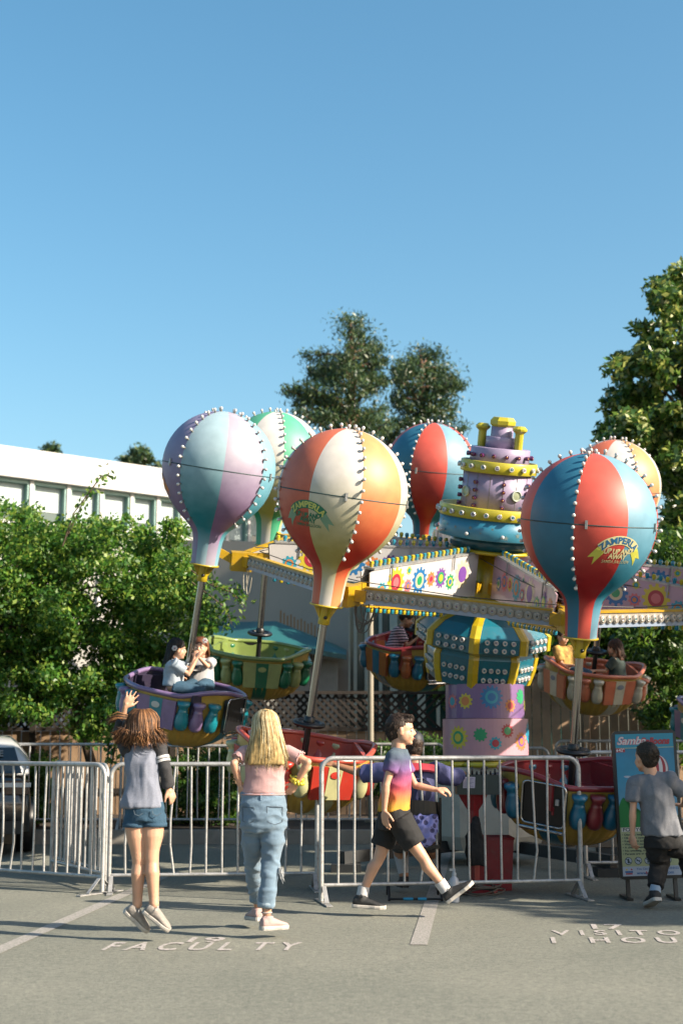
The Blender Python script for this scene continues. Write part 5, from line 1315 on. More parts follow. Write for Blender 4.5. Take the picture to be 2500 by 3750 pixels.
# ---------------------------------------------------------------- blond girl
Y = 9.9
q = lambda x, y, dy=0.0: P(x, y, Y + dy)
th = Thing('person', 'girl with long blond hair, pink top and light jeans seen from behind, hands on hips', 'person', (q(960, 3400).x, Y, 0))
X_, Yv, Z_ = Vector((1, 0, 0)), Vector((0, 1, 0)), Vector((0, 0, 1))
mb = MB(); hd = q(974, 2664, .02); M, T = addhead(mb, hd, (0.05, 1, 0), 1.02)
mb.tube([hd + Vector((0, -.01, -.05)), q(973, 2745)], [.046, .050], 16)
shL, shR = q(896, 2753), q(1054, 2755); elL, elR = q(856, 2796, -.06), q(1127, 2790, -.06); wrL, wrR = q(879, 2876, .0), q(1086, 2868, .0)
mb.loft([(q(962, 2990), X_, Yv, .145, .095), (q(964, 2930), X_, Yv, .125, .085), (q(968, 2870), X_, Yv, .115, .078), (q(974, 2800), X_, Yv, .130, .085), (q(975, 2758), X_, Yv, .135, .062), (q(974, 2738), X_, Yv, .075, .050)], 24)
arm(mb, shL, elL, wrL, .98); arm(mb, shR, elR, wrR, .98)
addhand(mb, wrL, (.14, .10, -.9), (-.75, -.5, 0), (.6, -.4, .2), .95, .45); addhand(mb, wrR, (-.62, .12, -.78), (.5, -.8, -.3), (-.7, .3, .6), .95, .35)
hpL, hpR = q(925, 3005, .02), q(1003, 3005, -.0); knL, knR = q(926, 3146, .18), q(993, 3146, .02); anL, anR = q(946, 3318, .52), q(976, 3342, 0)
leg(mb, hpL, knL, anL, .95); leg(mb, hpR, knR, anR, .95)
link('body', remeshed(mb, 'body', skin, .0062, 3, Mi=th.Mi), th.root)
# knit top
mb = MB(); mb.loft([(q(963, 2906), X_, Yv, .150, .100), (q(965, 2898), X_, Yv, .148, .098), (q(970, 2850), X_, Yv, .134, .092), (q(974, 2800), X_, Yv, .142, .096), (q(975, 2764), X_, Yv, .148, .075), (q(975, 2742), X_, Yv, .10, .060), (q(975, 2732), X_, Yv, .065, .052)], 28)
for sh, el in ((shL, elL), (shR, elR)): mb.tube([sh.lerp(el, -.1), sh.lerp(el, .30), sh.lerp(el, .60)], [.047, .047, .046], 16); mb.tube([q(975, 2745), sh], [.048, .046], 14)
top = cloth(th, mb, 'top', pinksh, .007, .005, 2, 2, (7, 7, 12))
mb = MB()
for sh, el in ((shL, elL), (shR, elR)):
    c = sh.lerp(el, .62); d = (el - sh).normalized(); a = d.orthogonal().normalized(); b_ = d.cross(a)
    mb.tube([c + (a * math.cos(t_) + b_ * math.sin(t_)) * (.047 + .003 * math.sin(t_ * 9)) + d * .004 * math.sin(t_ * 7) for t_ in np.linspace(0, 2 * math.pi, 40)[:-1]], .0045, 6, closed=True)
th.part('sleeve_frill', mb, pinksh, parent=top)
mb = MB(); mb.tube([q(963, 2908) + X_ * .150 * math.cos(t_) + Yv * .100 * math.sin(t_) for t_ in np.linspace(0, 2 * math.pi, 50)[:-1]], .006, 8, closed=True); th.part('hem', mb, pinksh, parent=top)
# jeans
mb = MB()
mb.loft([(q(961, 2903), X_, Yv, .146, .094), (q(962, 2930), X_, Yv, .150, .100), (q(963, 2975), X_, Yv - Z_ * 0, .156, .112), (q(964, 3020), X_, Yv, .158, .108), (q(964, 3044), X_, Yv, .135, .09)], 28)
def pant(pts, rr): mb.tube(pts, rr, 20)
pant([hpL + Vector((0.012, 0, 0.02)), q(926, 3080, .08), knL, q(934, 3225, .33), q(943, 3290, .47)], [.080, .074, .059, .053, .050])
pant([hpR + Vector((-0.012, 0, 0.02)), q(999, 3080, .0), knR, q(983, 3240, .0), q(975, 3318, 0)], [.082, .076, .061, .055, .052])
jeans = cloth(th, mb, 'jeans', denim, .0075, .015, 1, 5, (7, 7, 15))
mb = MB()
for c, r_ in ((q(943, 3288, .47), .056), (q(975, 3310, 0), .059)):
    mb = MB(); mb.lathe([(r_ - .008, -.020), (r_, -.022), (r_ + .003, 0), (r_, .022), (r_ - .008, .023)], 28, c=c)
    th.part('turn_up', mb, pm('denim_pale', (0.40, 0.52, 0.62), .85, 0, .1, 30), parent=jeans)
# pockets, belt loop, seam, torn knee threads
def backsurf(px, py, dy=-.118): return q(px, py, dy)
for x0, x1, yt, yb in ((886, 931, 2955, 3016), (977, 1035, 2953, 3020)):
    mb = MB(); loop = [(x0, yt), (x1, yt + 2), (x1 - 1, yb - 10), ((x0 + x1) / 2, yb), (x0 + 3, yb - 10)]
    def bs(x, y):
        X0 = q(x, y).x - q(963, y).x; return q(x, y, -.112 * math.sqrt(max(.05, 1 - (X0 / .162) ** 2)) - .004)
    pts = []
    for (a, b_) in zip(loop, loop[1:] + loop[:1]):
        for t_ in np.linspace(0, 1, 7)[:-1]: pts.append(bs(a[0] + (b_[0] - a[0]) * t_, a[1] + (b_[1] - a[1]) * t_))
    mb.tube(pts, .0028, 6, closed=True); th.part('pocket', mb, thread, parent=jeans)
mb = MB(); mb.beam(q(957, 2906, -.099), q(957, 2932, -.106), .012, .006); th.part('belt_loop', mb, denim, parent=jeans)
mb = MB(); g = np.random.default_rng(5)
for i in range(34):
    a = q(1022 + g.normal(0, 2), 3186 + g.normal(0, 6), -.02); mb.tube([a, a + Vector((g.uniform(.0, .022), g.normal(0, .01), g.uniform(-.01, .012))), a + Vector((g.uniform(.01, .035), g.normal(0, .01), -g.uniform(.0, .07)))], .0013, 4)
th.part('torn_threads', mb, pm('thread_white', (.75, .77, .78), .8), parent=jeans)
shoe(th, q(940, 3330, .52), (-.45, .9, -.05), Z_, shoep, solew, .95, .215, .075); shoe(th, q(980, 3360, 0), (.80, .60, -.02), Z_, shoep, solew, .98, .215, .078)
mb = MB(); mb.tube([q(976, 3341) + X_ * .036 * math.cos(t_) + Yv * .036 * math.sin(t_) for t_ in np.linspace(0, 2 * math.pi, 24)[:-1]], .003, 6, closed=True); th.part('anklet', mb, sockw)
# scrunchie and bracelet
mb = MB(); c = wrR.lerp(elR, .10); d = (elR - wrR).normalized(); a = d.orthogonal().normalized(); b_ = d.cross(a)
mb.tube([c + (a * math.cos(t_) + b_ * math.sin(t_)) * (.036 + .006 * math.sin(t_ * 11)) + d * .007 * math.sin(t_ * 8 + 1) for t_ in np.linspace(0, 2 * math.pi, 60)[:-1]], [.012 + .005 * math.sin(i * 1.9) for i in range(59)], 8, closed=True)
mb.beam(c - X_ * .03, c - X_ * .052 + Z_ * .042, .02, .01); mb.beam(c - X_ * .03, c - X_ * .06 + Z_ * .012, .018, .01)
th.part('scrunchie', mb, pm('yellow_satin', (.80, .66, .05), .35, 0, .1, 30))
# hair
bl_m = [hairmat('blond_%d' % i, c) for i, c in enumerate(((.62, .42, .17), (.85, .66, .34), (.36, .22, .08), (.95, .80, .50)))]
mb = MB(); mb.ball(T(0, -.018, .034), (.082, .094, .088), 24, 0, M); mb.loft([(q(975, 2800, -.085), X_, Yv, .125, .022), (q(974, 2765, -.080), X_, Yv, .115, .034), (q(974, 2720, -.065), X_, Yv, .100, .050), (q(974, 2680, -.045), X_, Yv, .088, .070), (q(974, 2650, -.03), X_, Yv, .080, .072)], 24)
hb = cloth(th, mb, 'hair', bl_m[0], .008, .006, 2, 4, (60, 30, 4))
g = np.random.default_rng(12); paths = []
for i in range(1300):
    ph = g.uniform(-1.75, 1.75); lay = g.uniform(0, 1); zend = g.normal(2796, 17) - abs(ph) ** 2 * 6 - (1 - lay) * 8
    part = T(g.normal(.01, .004), .02 - g.uniform(0, .10), .112)
    sx_, sy_ = math.sin(ph), -math.cos(ph)
    pts = [part]
    for t_ in (.45, .85, 1.25): pts.append(T((.086 + .006 * lay) * sx_ * math.sin(t_), -.018 + (.097 + .006 * lay) * sy_ * math.sin(t_), .034 + .090 * math.cos(t_)))
    xe = 977 + sx_ * g.uniform(56, 84) + g.normal(0, 3); w0 = g.uniform(0, 6.28); wa = g.uniform(1, 4)
    for k, yy in enumerate((2680, 2710, 2742, 2772, zend)):
        f_ = (k + 1) / 5; x = 974 + sx_ * 47 * (1 - f_) + (xe - 974) * f_ + wa * math.sin(w0 + k * 1.3) * f_
        dy = -.105 - .012 * lay + .055 * abs(sx_) ** 2 + (0.012 if k == 4 else 0)
        pts.append(q(x, yy, dy))
    paths.append(pts)
strands(th, paths, .0030, bl_m, 'hair_strands', 9, 4, parent=hb)

# ---------------------------------------------------------------- jumping girl
Y = 9.75
q = lambda x, y, dy=0.0: P(x, y, Y + dy)
th = Thing('person', 'girl in grey raglan shirt and denim shorts jumping with one hand raised', 'person', (q(535, 3380).x, Y, 0))
mb = MB(); hd = q(522, 2660, .03); M, T = addhead(mb, hd, (.0, 1, .12), 1.0)
mb.tube([hd + Vector((0, -.01, -.05)), q(524, 2742)], [.045, .050], 16)
shL, shR = q(468, 2752), q(584, 2742); elL, wrL = q(440, 2672, .10), q(459, 2588, .05); elR, wrR = q(604, 2818, -.03), q(618, 2888, .02)
mb.loft([(q(531, 3000), X_, Yv, .130, .09), (q(528, 2930), X_, Yv, .115, .082), (q(526, 2860), X_, Yv, .105, .075), (q(526, 2790), X_, Yv, .115, .080), (q(526, 2758), X_, Yv, .125, .060), (q(525, 2738), X_, Yv, .07, .05)], 24)
arm(mb, shL, elL, wrL, .93); arm(mb, shR, elR, wrR, .93)
addhand(mb, wrL, (.45, .0, .88), (.1, -1, 0), (.8, 0, -.5), .92, .06, .38); addhand(mb, wrR, (.42, .1, -.88), (.55, -.7, .2), (-.4, -.5, -.1), .92, .55)
hpL, hpR = q(497, 3020), q(560, 3020); knL, knR = q(509, 3145, .01), q(556, 3140, -.01); anL, anR = q(503, 3312, .03), q(565, 3312, -.02)
leg(mb, hpL, knL, anL, .98, rs=(.076, .048, .034), calf=.050); leg(mb, hpR, knR, anR, .98, rs=(.078, .048, .034), calf=.050)
link('body', remeshed(mb, 'body', skin, .0062, 3, Mi=th.Mi), th.root)
mb = MB(); mb.loft([(q(520, 2955), X_, Yv, .146, .108), (q(519, 2936), X_, Yv, .144, .106), (q(524, 2895), X_, Yv, .124, .096), (q(526, 2845), X_, Yv, .108, .086), (q(525, 2795), X_, Yv, .115, .090), (q(524, 2760), X_, Yv, .116, .072), (q(525, 2742), X_, Yv, .085, .056), (q(525, 2730), X_, Yv, .058, .05)], 28)
sh_ = cloth(th, mb, 'shirt', heather, .007, .017, 2, 7, (9, 9, 3.4))
mb = MB(); mb.tube([q(566, 2748), shR, shR.lerp(elR, .5), elR, elR.lerp(wrR, .5), elR.lerp(wrR, .86)], [.046, .049, .046, .042, .042, .044], 18); mb.ball(shR, .051, 14)
slv = cloth(th, mb, 'sleeve', charc, .0065, .006, 2, 8, (14, 14, 14))
mb = MB(); mb.tube([q(490, 2752), shL, shL.lerp(elL, .6), elL, elL.lerp(wrL, .42)], [.05, .052, .048, .045, .042], 18); slv2 = cloth(th, mb, 'sleeve', charc, .0065, .006, 2, 3, (14, 14, 14))
for f_ in (.46, .62):
    c = shR.lerp(elR, f_); d = (elR - shR).normalized(); mb = MB(); mb.tube([c - d * .009, c + d * .009], .0525, 26, caps=False); th.part('sleeve_stripe', mb, sockw, parent=slv)
mb = MB(); mb.loft([(q(531, 2935), X_, Yv, .125, .088), (q(531, 2962), X_, Yv, .130, .098), (q(531, 3005), X_, Yv, .134, .100)], 26)
mb.tube([q(500, 2990), q(497, 3026)], [.080, .083], 20); mb.tube([q(563, 2985), q(565, 3024)], [.080, .083], 20)
sho = cloth(th, mb, 'shorts', denimd, .007, .006, 2, 6, (12, 12, 14))
mb = MB(); mb.lathe([(.078, -.012), (.087, -.012), (.088, .012), (.080, .013)], 26, c=q(497, 3022)); mb.lathe([(.078, -.012), (.087, -.012), (.088, .012), (.080, .013)], 26, c=q(565, 3020)); th.part('hem', mb, denimd, parent=sho)
for x0 in (508, 575):
    mb = MB(); mb.tube([q(x0 - 18, 2968, -.102), q(x0 - 14, 2982, -.106), q(x0, 2988, -.106), q(x0 + 15, 2978, -.10)], .0025, 6); th.part('pocket_seam', mb, thread, parent=sho)
shoe(th, q(498, 3333, .03), (.66, .22, -.62), (.62, -.25, .66), shoeg, solew, .98, .215, .060, laces=solew); shoe(th, q(566, 3330, -.02), (.74, .10, -.56), (.56, -.2, .74), shoeg, solew, .98, .215, .060, laces=solew)
mb = MB(); c = wrR.lerp(elR, .08); d = (elR - wrR).normalized(); a = d.orthogonal().normalized(); b_ = d.cross(a)
for k, rr in ((0, .024), (.012, .025)): mb.tube([c + d * k + (a * math.cos(t_) + b_ * math.sin(t_)) * rr for t_ in np.linspace(0, 2 * math.pi, 24)[:-1]], .003, 6, closed=True)
th.part('bracelets', mb, black)
br_m = [hairmat('brown_%d' % i, c) for i, c in enumerate(((.10, .045, .018), (.20, .085, .03), (.05, .024, .012), (.42, .20, .08), (.07, .03, .014)))]
mb = MB(); mb.ball(T(0, -.018, .030), (.084, .095, .088), 24, 0, M); mb.ball(q(500, 2672, -.02), (.095, .065, .070), 20); mb.ball(q(538, 2672, -.02), (.080, .065, .070), 20)
hb = cloth(th, mb, 'hair', br_m[2], .008, .004, 2, 4, (30, 30, 10))
g = np.random.default_rng(13); paths = []
for i in range(1300):
    ph = g.uniform(-2.0, 2.0); lay = g.uniform(0, 1); sx_, sy_ = math.sin(ph), -math.cos(ph)
    pts = [T(g.normal(.0, .012), .01 - g.uniform(0, .07), .108 + g.normal(0, .003))]
    for t_ in (.5, .9, 1.3): pts.append(T((.098 + .022 * lay) * sx_ * math.sin(t_), -.018 + (.104 + .016 * lay) * sy_ * math.sin(t_), .030 + (.096 + .006 * lay) * math.cos(t_)))
    out = 1.0 + .25 * lay; xe = 510 + sx_ * g.uniform(60, 92) * out; ye = g.normal(2716, 13) - (20 if abs(sx_) > .8 else 0) * g.uniform(0, 1)
    w0 = g.uniform(0, 6.28); wa = g.uniform(3, 8)
    st = 518 + sx_ * (62 if sx_ < 0 else 56); ys = 2664
    for k in range(1, 6):
        f_ = k / 5; x = st * (1 - f_) + xe * f_ + wa * math.sin(w0 + k * 1.7) * f_; yy = ys + (ye - ys) * f_ + 2 * math.sin(w0 + k * 2.1)
        dy = -.118 - .035 * lay * math.sin(f_ * 2.4) + .06 * sx_ ** 2; pts.append(q(x, yy, dy))
    paths.append(pts)
for i in range(46):     # lock blown out to the left
    o_ = g.normal(0, 5, 2); w0 = g.uniform(0, 6.28)
    pts = [q(480 + o_[0], 2630 + o_[1] * .8, -.04), q(455, 2625 + o_[1] * .8, -.07), q(432, 2622 + o_[1] + 2 * math.sin(w0), -.08), q(412 + g.normal(0, 5), 2632 + o_[1] * 1.1, -.07), q(396 + g.normal(0, 9), 2645 + o_[1] * 1.6, -.05)]
    paths.append(pts)
strands(th, paths, .0032, br_m, 'hair_strands', 10, 4, parent=hb)

# ---------------------------------------------------------------- walking boy
Y = 11.05
q = lambda x, y, dy=0.0: P(x, y, Y + dy)
th = Thing('person', 'boy in a purple, pink and yellow faded shirt and black shorts striding to the right', 'person', (q(1450, 3325).x, Y, 0))
mb = MB(); hd = q(1470, 2674, 0); M, T = addhead(mb, hd, (1, -.08, -.04), 1.10)
mb.tube([hd + Vector((-.025, 0, -.06)), q(1458, 2752)], [.052, .056], 16)
shN, shF = q(1441, 2776, -.155), q(1468, 2776, .155); elN, wrN = q(1413, 2876, -.19), q(1406, 2968, -.17); elF, wrF = q(1520, 2876, .17), q(1596, 2892, .12)
S_, Fv = Vector((0, -1, 0)), Vector((1, 0, 0))
mb.loft([(q(1443, 3030), S_, Fv, .13, .10), (q(1440, 2970), S_, Fv, .12, .095), (q(1448, 2890), S_, Fv, .125, .092), (q(1456, 2810), S_, Fv, .145, .096), (q(1457, 2775), S_, Fv, .15, .07), (q(1458, 2752), S_, Fv, .08, .055)], 24)
arm(mb, shN, elN, wrN, 1.08); arm(mb, shF, elF, wrF, 1.05)
addhand(mb, wrN, (.08, .0, -1), (-.75, -.65, 0), (.7, -.6, 0), 1.08, .28); addhand(mb, wrF, (1, -.1, .03), (-.1, -.35, .9), (.1, -.9, .1), 1.05, .75)
hpN, hpF = q(1462, 3020, -.08), q(1428, 3020, .08); knN, knF = q(1543, 3135, -.09), q(1388, 3140, .08); anN, anF = q(1624, 3248, -.08), q(1330, 3262, .08)
leg(mb, hpN, knN, anN, 1.0, (-1, 0, -.4), rs=(.070, .046, .033), calf=.048); leg(mb, hpF, knF, anF, 1.0, (-1, 0, .4), rs=(.070, .046, .033), calf=.048)
link('body', remeshed(mb, 'body', skin, .0062, 3, Mi=th.Mi), th.root); eyes(th, T, 1.1)
fade = grad('sunset_shirt', [(0.0, (.80, .55, .04)), (0.17, (.86, .50, .05)), (0.32, (.88, .26, .06)), (0.46, (.75, .10, .13)), (0.62, (.50, .11, .27)), (0.76, (.25, .13, .36)), (0.9, (.10, .13, .22)), (1.0, (.10, .15, .20))], 2, .85, .74, 1.25, .35, 260, .05, wob=.05)
mb = MB(); mb.loft([(q(1441, 2968), S_, Fv, .142, .122), (q(1442, 2950), S_, Fv, .140, .116), (q(1451, 2880), S_, Fv, .136, .102), (q(1458, 2815), S_, Fv, .150, .104), (q(1459, 2780), S_, Fv, .160, .084), (q(1459, 2757), S_, Fv, .095, .066), (q(1459, 2746), S_, Fv, .066, .060)], 28)
mb.ball(shN, .058, 16); mb.tube([q(1459, 2764), shN], [.062, .056], 16); mb.tube([q(1459, 2764), shF], [.062, .060], 16); mb.tube([shN.lerp(elN, -.12), shN.lerp(elN, .3), shN.lerp(elN, .50)], [.055, .054, .052], 18); mb.tube([shF.lerp(elF, -.12), shF.lerp(elF, .3), shF.lerp(elF, .55)], [.054, .052, .050], 18)
tee = cloth(th, mb, 'shirt', fade, .007, .014, 1, 9, (8, 8, 7))
mb = MB(); a = q(1490, 2772, -.085); mb.add([a, a + Vector((.02, -.012, -.015)), a + Vector((.032, -.004, -.11)), a + Vector((.018, -.018, -.10))], [(0, 1, 2, 3)]); th.part('shirt_print', mb, sockw, parent=tee)
mb = MB(); mb.loft([(q(1442, 2955), S_, Fv, .135, .112), (q(1444, 2990), S_, Fv, .148, .122), (q(1446, 3035), S_, Fv, .150, .122)], 26)
mb.tube([q(1462, 3000, -.075), q(1490, 3050, -.085), q(1518, 3094, -.09)], [.098, .094, .088], 20); mb.tube([q(1430, 3005, .075), q(1410, 3060, .08), q(1399, 3098, .08)], [.098, .090, .086], 20)
cloth(th, mb, 'shorts', blackcl, .0075, .010, 2, 4, (9, 9, 9))
mb = MB(); mb.tube([q(1608, 3228, -.08), q(1632, 3262, -.08)], [.045, .043], 16); th.part('sock', mb, sockw); mb = MB(); mb.tube([q(1332, 3246, .08), q(1326, 3282, .08)], [.044, .046], 16); th.part('sock', mb, sockw)
shoe(th, q(1640, 3262, -.08), (.80, -.05, .60), (-.55, 0, .84), shoeb, solew, 1.1, .245, .072, laces=black, toe_up=.02)
shoe(th, q(1322, 3283, .06), (1, -.10, -.05), (.03, 0, 1), shoeb, solew, 1.1, .25, .082, laces=black, toe_up=.03)
db = [hairmat('dark_brown_%d' % i, c) for i, c in enumerate(((.045, .026, .017), (.09, .05, .03), (.03, .02, .014)))]
cap_hair(th, T, M, 1.1, db, 21, .99, 1300, .024)
g = np.random.default_rng(3); paths = []
for i in range(120):
    a = T(g.normal(0, .030), .045 + g.uniform(-.02, .02), .100 + g.normal(0, .004)); paths.append([a, a + M @ Vector((0, .012, .002)), a + M @ Vector((g.normal(0, .006), .022 + g.uniform(-.006, .004), g.uniform(-.026, -.010)))])
strands(th, paths, .0028, db, 'fringe', 4)

# ---------------------------------------------------------------- boy by the sign
Y = 11.5
q = lambda x, y, dy=0.0: P(x, y, Y + dy)
th = Thing('person', 'short haired boy in grey t-shirt and black trousers in front of the ride sign', 'person', (q(2400, 3290).x, Y, 0))
mb = MB(); hd = q(2362, 2775, .03); M, T = addhead(mb, hd, (-.5, 1, -.05), 1.08)
mb.tube([hd + Vector((.02, -.02, -.05)), q(2384, 2848)], [.050, .056], 16)
shL, shR = q(2324, 2872, .02), q(2448, 2856, -.03); elL, wrL = q(2315, 2972, .0), q(2314, 3058, .03); elR, wrR = q(2512, 2920, .0), q(2500, 2950, .25)
Sx, Fx = Vector((.96, -.2, 0)), Vector((.2, .96, 0))
mb.loft([(q(2422, 3070), Sx, Fx, .10, .08), (q(2418, 3030), Sx, Fx, .115, .085), (q(2400, 2950), Sx, Fx, .12, .088), (q(2388, 2895), Sx, Fx, .135, .09), (q(2386, 2868), Sx, Fx, .14, .065), (q(2384, 2848), Sx, Fx, .075, .055)], 24)
arm(mb, shL, elL, wrL, 1.05); arm(mb, shR, elR, wrR, 1.05); addhand(mb, wrL, (.12, .1, -1), (-.8, -.5, 0), (.3, .8, 0), 1.05, .55); addhand(mb, wrR, (-.6, .6, .1), (.5, -.5, 0), (0, 0, 1), 1.05, .7)
hpL, hpR = q(2398, 3090, 0), q(2450, 3085, 0); knL, knR = q(2414, 3165, .12), q(2512, 3130, .22); anL, anR = q(2396, 3252, .02), q(2530, 3215, .05)
leg(mb, hpL, knL, anL, .92); leg(mb, hpR, knR, anR, .92)
link('body', remeshed(mb, 'body', skin, .0065, 3, Mi=th.Mi), th.root)
greyt = pm('tee_grey', (.24, .25, .28), .9, 0, .10, 60, .3, 300)
mb = MB(); mb.loft([(q(2425, 3058), Sx, Fx, .158, .12), (q(2422, 3040), Sx, Fx, .155, .118), (q(2408, 2970), Sx, Fx, .138, .108), (q(2396, 2910), Sx, Fx, .142, .105), (q(2388, 2872), Sx, Fx, .150, .082), (q(2385, 2850), Sx, Fx, .09, .065), (q(2384, 2840), Sx, Fx, .062, .055)], 28)
mb.ball(shL, .064, 16); mb.ball(shR, .062, 16); mb.tube([q(2385, 2856), shL], [.060, .058], 16); mb.tube([q(2385, 2856), shR], [.060, .058], 16); mb.tube([shL.lerp(elL, -.1), shL.lerp(elL, .3), shL.lerp(elL, .62)], [.060, .062, .062], 18); mb.tube([shR.lerp(elR, -.1), shR.lerp(elR, .35), shR.lerp(elR, .75)], [.060, .060, .058], 18)
tb = cloth(th, mb, 'shirt', greyt, .0075, .018, 2, 12, (8, 8, 5))
mb = MB(); mb.loft([(q(2424, 3035), Sx, Fx, .135, .108), (q(2424, 3070), Sx, Fx, .142, .112), (q(2424, 3105), Sx, Fx, .140, .11)], 24)
mb.tube([hpL + Vector((.01, 0, .03)), q(2408, 3130, .07), knL, q(2402, 3215, .06), q(2398, 3246, .02)], [.094, .088, .074, .066, .058], 18); mb.tube([hpR, q(2482, 3105, .12), knR, anR], [.094, .090, .074, .062], 18)
cloth(th, mb, 'trousers', blackcl, .0075, .012, 1, 3, (8, 8, 12))
mb = MB(); mb.tube([q(2400, 3240, .02), q(2396, 3272, .02)], [.043, .043], 14); th.part('sock', mb, pm('sock_pale_blue', (.45, .60, .80), .9))
shoe(th, q(2394, 3268, .02), (-.15, .9, -.30), (0, .32, .95), shoeb, solew, 1.1, .24, .074); shoe(th, q(2530, 3232, .05), (.3, .9, 0), Z_, shoeb, solew, 1.1, .24, .08)
cap_hair(th, T, M, 1.08, [hairmat('cropped_%d' % i, c, .55) for i, c in enumerate(((.035, .025, .016), (.07, .05, .03)))], 33, .98, 900, .012)

# ---------------------------------------------------------------- operator on the folding chair
Y = 12.35
q = lambda x, y, dy=0.0: P(x, y, Y + dy)
th = Thing('person', 'seated operator in a blue and red jersey and black cap reaching for the red gondola', 'person', (q(1500, 3200).x, Y, 0))
mb = MB(); hd = q(1513, 2738, .10); M, T = addhead(mb, hd, (-.25, 1, -.1), 1.02); mb.tube([hd + Vector((0, -.02, -.05)), q(1516, 2806, .02)], [.056, .062], 16)
shL, shR = q(1438, 2826), q(1594, 2828); elL, wrL = q(1328, 2834, .10), q(1222, 2800, .15); elR, wrR = q(1662, 2846, .14), q(1700, 2834, .42)
mb.loft([(q(1512, 3060), X_, Yv, .17, .13), (q(1513, 2980), X_, Yv, .16, .12), (q(1514, 2900), X_, Yv, .17, .12), (q(1515, 2840), X_, Yv, .19, .11), (q(1516, 2815), X_, Yv, .15, .08), (q(1516, 2800), X_, Yv, .08, .07)], 22)
arm(mb, shL, elL, wrL, 1.3); arm(mb, shR, elR, wrR, 1.3); addhand(mb, wrL, (-1, .25, .18), (0, -.5, .9), (0, .6, .4), 1.15, .45); addhand(mb, wrR, (.4, .8, -.1), (0, -.2, 1), (-1, 0, 0), 1.15, .4)
hpL, hpR = q(1470, 3070, .02), q(1556, 3070, .02); knL, knR = q(1462, 3082, .42), q(1575, 3082, .42); anL, anR = q(1478, 3205, .36), q(1590, 3180, .62)
leg(mb, hpL, knL, anL, 1.25); leg(mb, hpR, knR, anR, 1.25)
link('body', remeshed(mb, 'body', skin2, .0075, 3, Mi=th.Mi), th.root)
jers = pm('jersey_blue', (.10, .11, .30), .7, 0, .08, 8, .3, 200); jred = pm('jersey_red', (.50, .02, .05), .7); jnavy = pm('jersey_navy', (.015, .02, .08), .7)
mb = MB(); mb.loft([(q(1512, 3000), X_, Yv, .195, .150), (q(1513, 2940), X_, Yv, .190, .145), (q(1514, 2880), X_, Yv, .200, .140), (q(1515, 2840), X_, Yv, .205, .125), (q(1516, 2815), X_, Yv, .16, .09), (q(1516, 2803), X_, Yv, .09, .075)], 26)
mb.tube([shL.lerp(elL, -.15), shL.lerp(elL, .5), elL], [.085, .080, .072], 18); mb.tube([shR.lerp(elR, -.15), shR.lerp(elR, .5), elR, elR.lerp(wrR, .3)], [.085, .080, .072, .065], 18)
jy = cloth(th, mb, 'jersey', jers, .009, .014, 2, 5, (8, 8, 8))
mb = MB()
for (x0, x1) in ((1440, 1600),):
    n = 14; vs = []
    for i in range(n + 1):
        x = x0 + (x1 - x0) * i / n; u = (i / n - .5) * 2; dy = -.152 * math.sqrt(max(.1, 1 - u * u * .6)) + .015
        vs += [q(x, 2794 + 8 * u * u, dy + .055), q(x, 2812 + 4 * u * u, dy + .012), q(x, 2824 + 7 * u * u, dy - .012)]
    mb.add(vs, [(i * 3 + j, i * 3 + j + 1, i * 3 + j + 4, i * 3 + j + 3) for i in range(n) for j in (0, 1)], 0, True)
th.part('jersey_yoke', mb, jred, parent=jy)
vs, fs = text2d('10', .22, .012)
mb = MB(); c = q(1530, 2900, -.168); mb.add([(c.x + v[0], c.y + .12 * v[0] ** 2, c.z + v[1]) for v in vs], fs)
mb.tube([q(1515 + 66 * math.cos(t_), 2902 - 58 * math.sin(t_), -.160 + .06 * math.cos(t_) ** 2) for t_ in np.linspace(.25, math.pi - .25, 18)], .014, 6, flat=.3)
th.part('jersey_print', mb, jnavy, parent=jy)
gshort = pm('grey_shorts', (.10, .105, .11), .9)
mb = MB(); mb.tube([hpL, hpL.lerp(knL, .8)], [.11, .10], 16); mb.tube([hpR, hpR.lerp(knR, .8)], [.11, .10], 16); cloth(th, mb, 'shorts', gshort, .01, .01, 2)
for kn, an in ((knL, anL), (knR, anR)):
    mb = MB(); mb.tube([kn.lerp(an, .2), kn.lerp(an, .45), kn.lerp(an, .95)], [.066, .064, .046], 16); th.part('sock', mb, pm('sock_grey', (.55, .57, .60), .9))
shoe(th, anL - Z_ * .02, (-.1, 1, -.05), Z_, shoeb, black, 1.1, .28, .08); shoe(th, anR - Z_ * .02, (.1, 1, -.05), Z_, shoeb, black, 1.1, .28, .08)
mb = MB(); mb.lathe([(.084, -.02), (.088, .03), (.080, .07), (.055, .10), (.02, .115), (0, .117)], 24, M=M, c=T(0, -.012, .03), ry=1.12); mb.loft([(T(0, .07, .028), M @ X_, M @ Z_, .07, .006), (T(0, .12, .022), M @ X_, M @ Z_, .055, .005), (T(0, .15, .012), M @ X_, M @ Z_, .03, .004)], 16)
cp = th.part('cap', mb, pm('cap_navy', (.012, .016, .03), .6, 0, .2, 20)); cap_hair(th, T, M, 1.0, db, 5, .98, 200, .02)

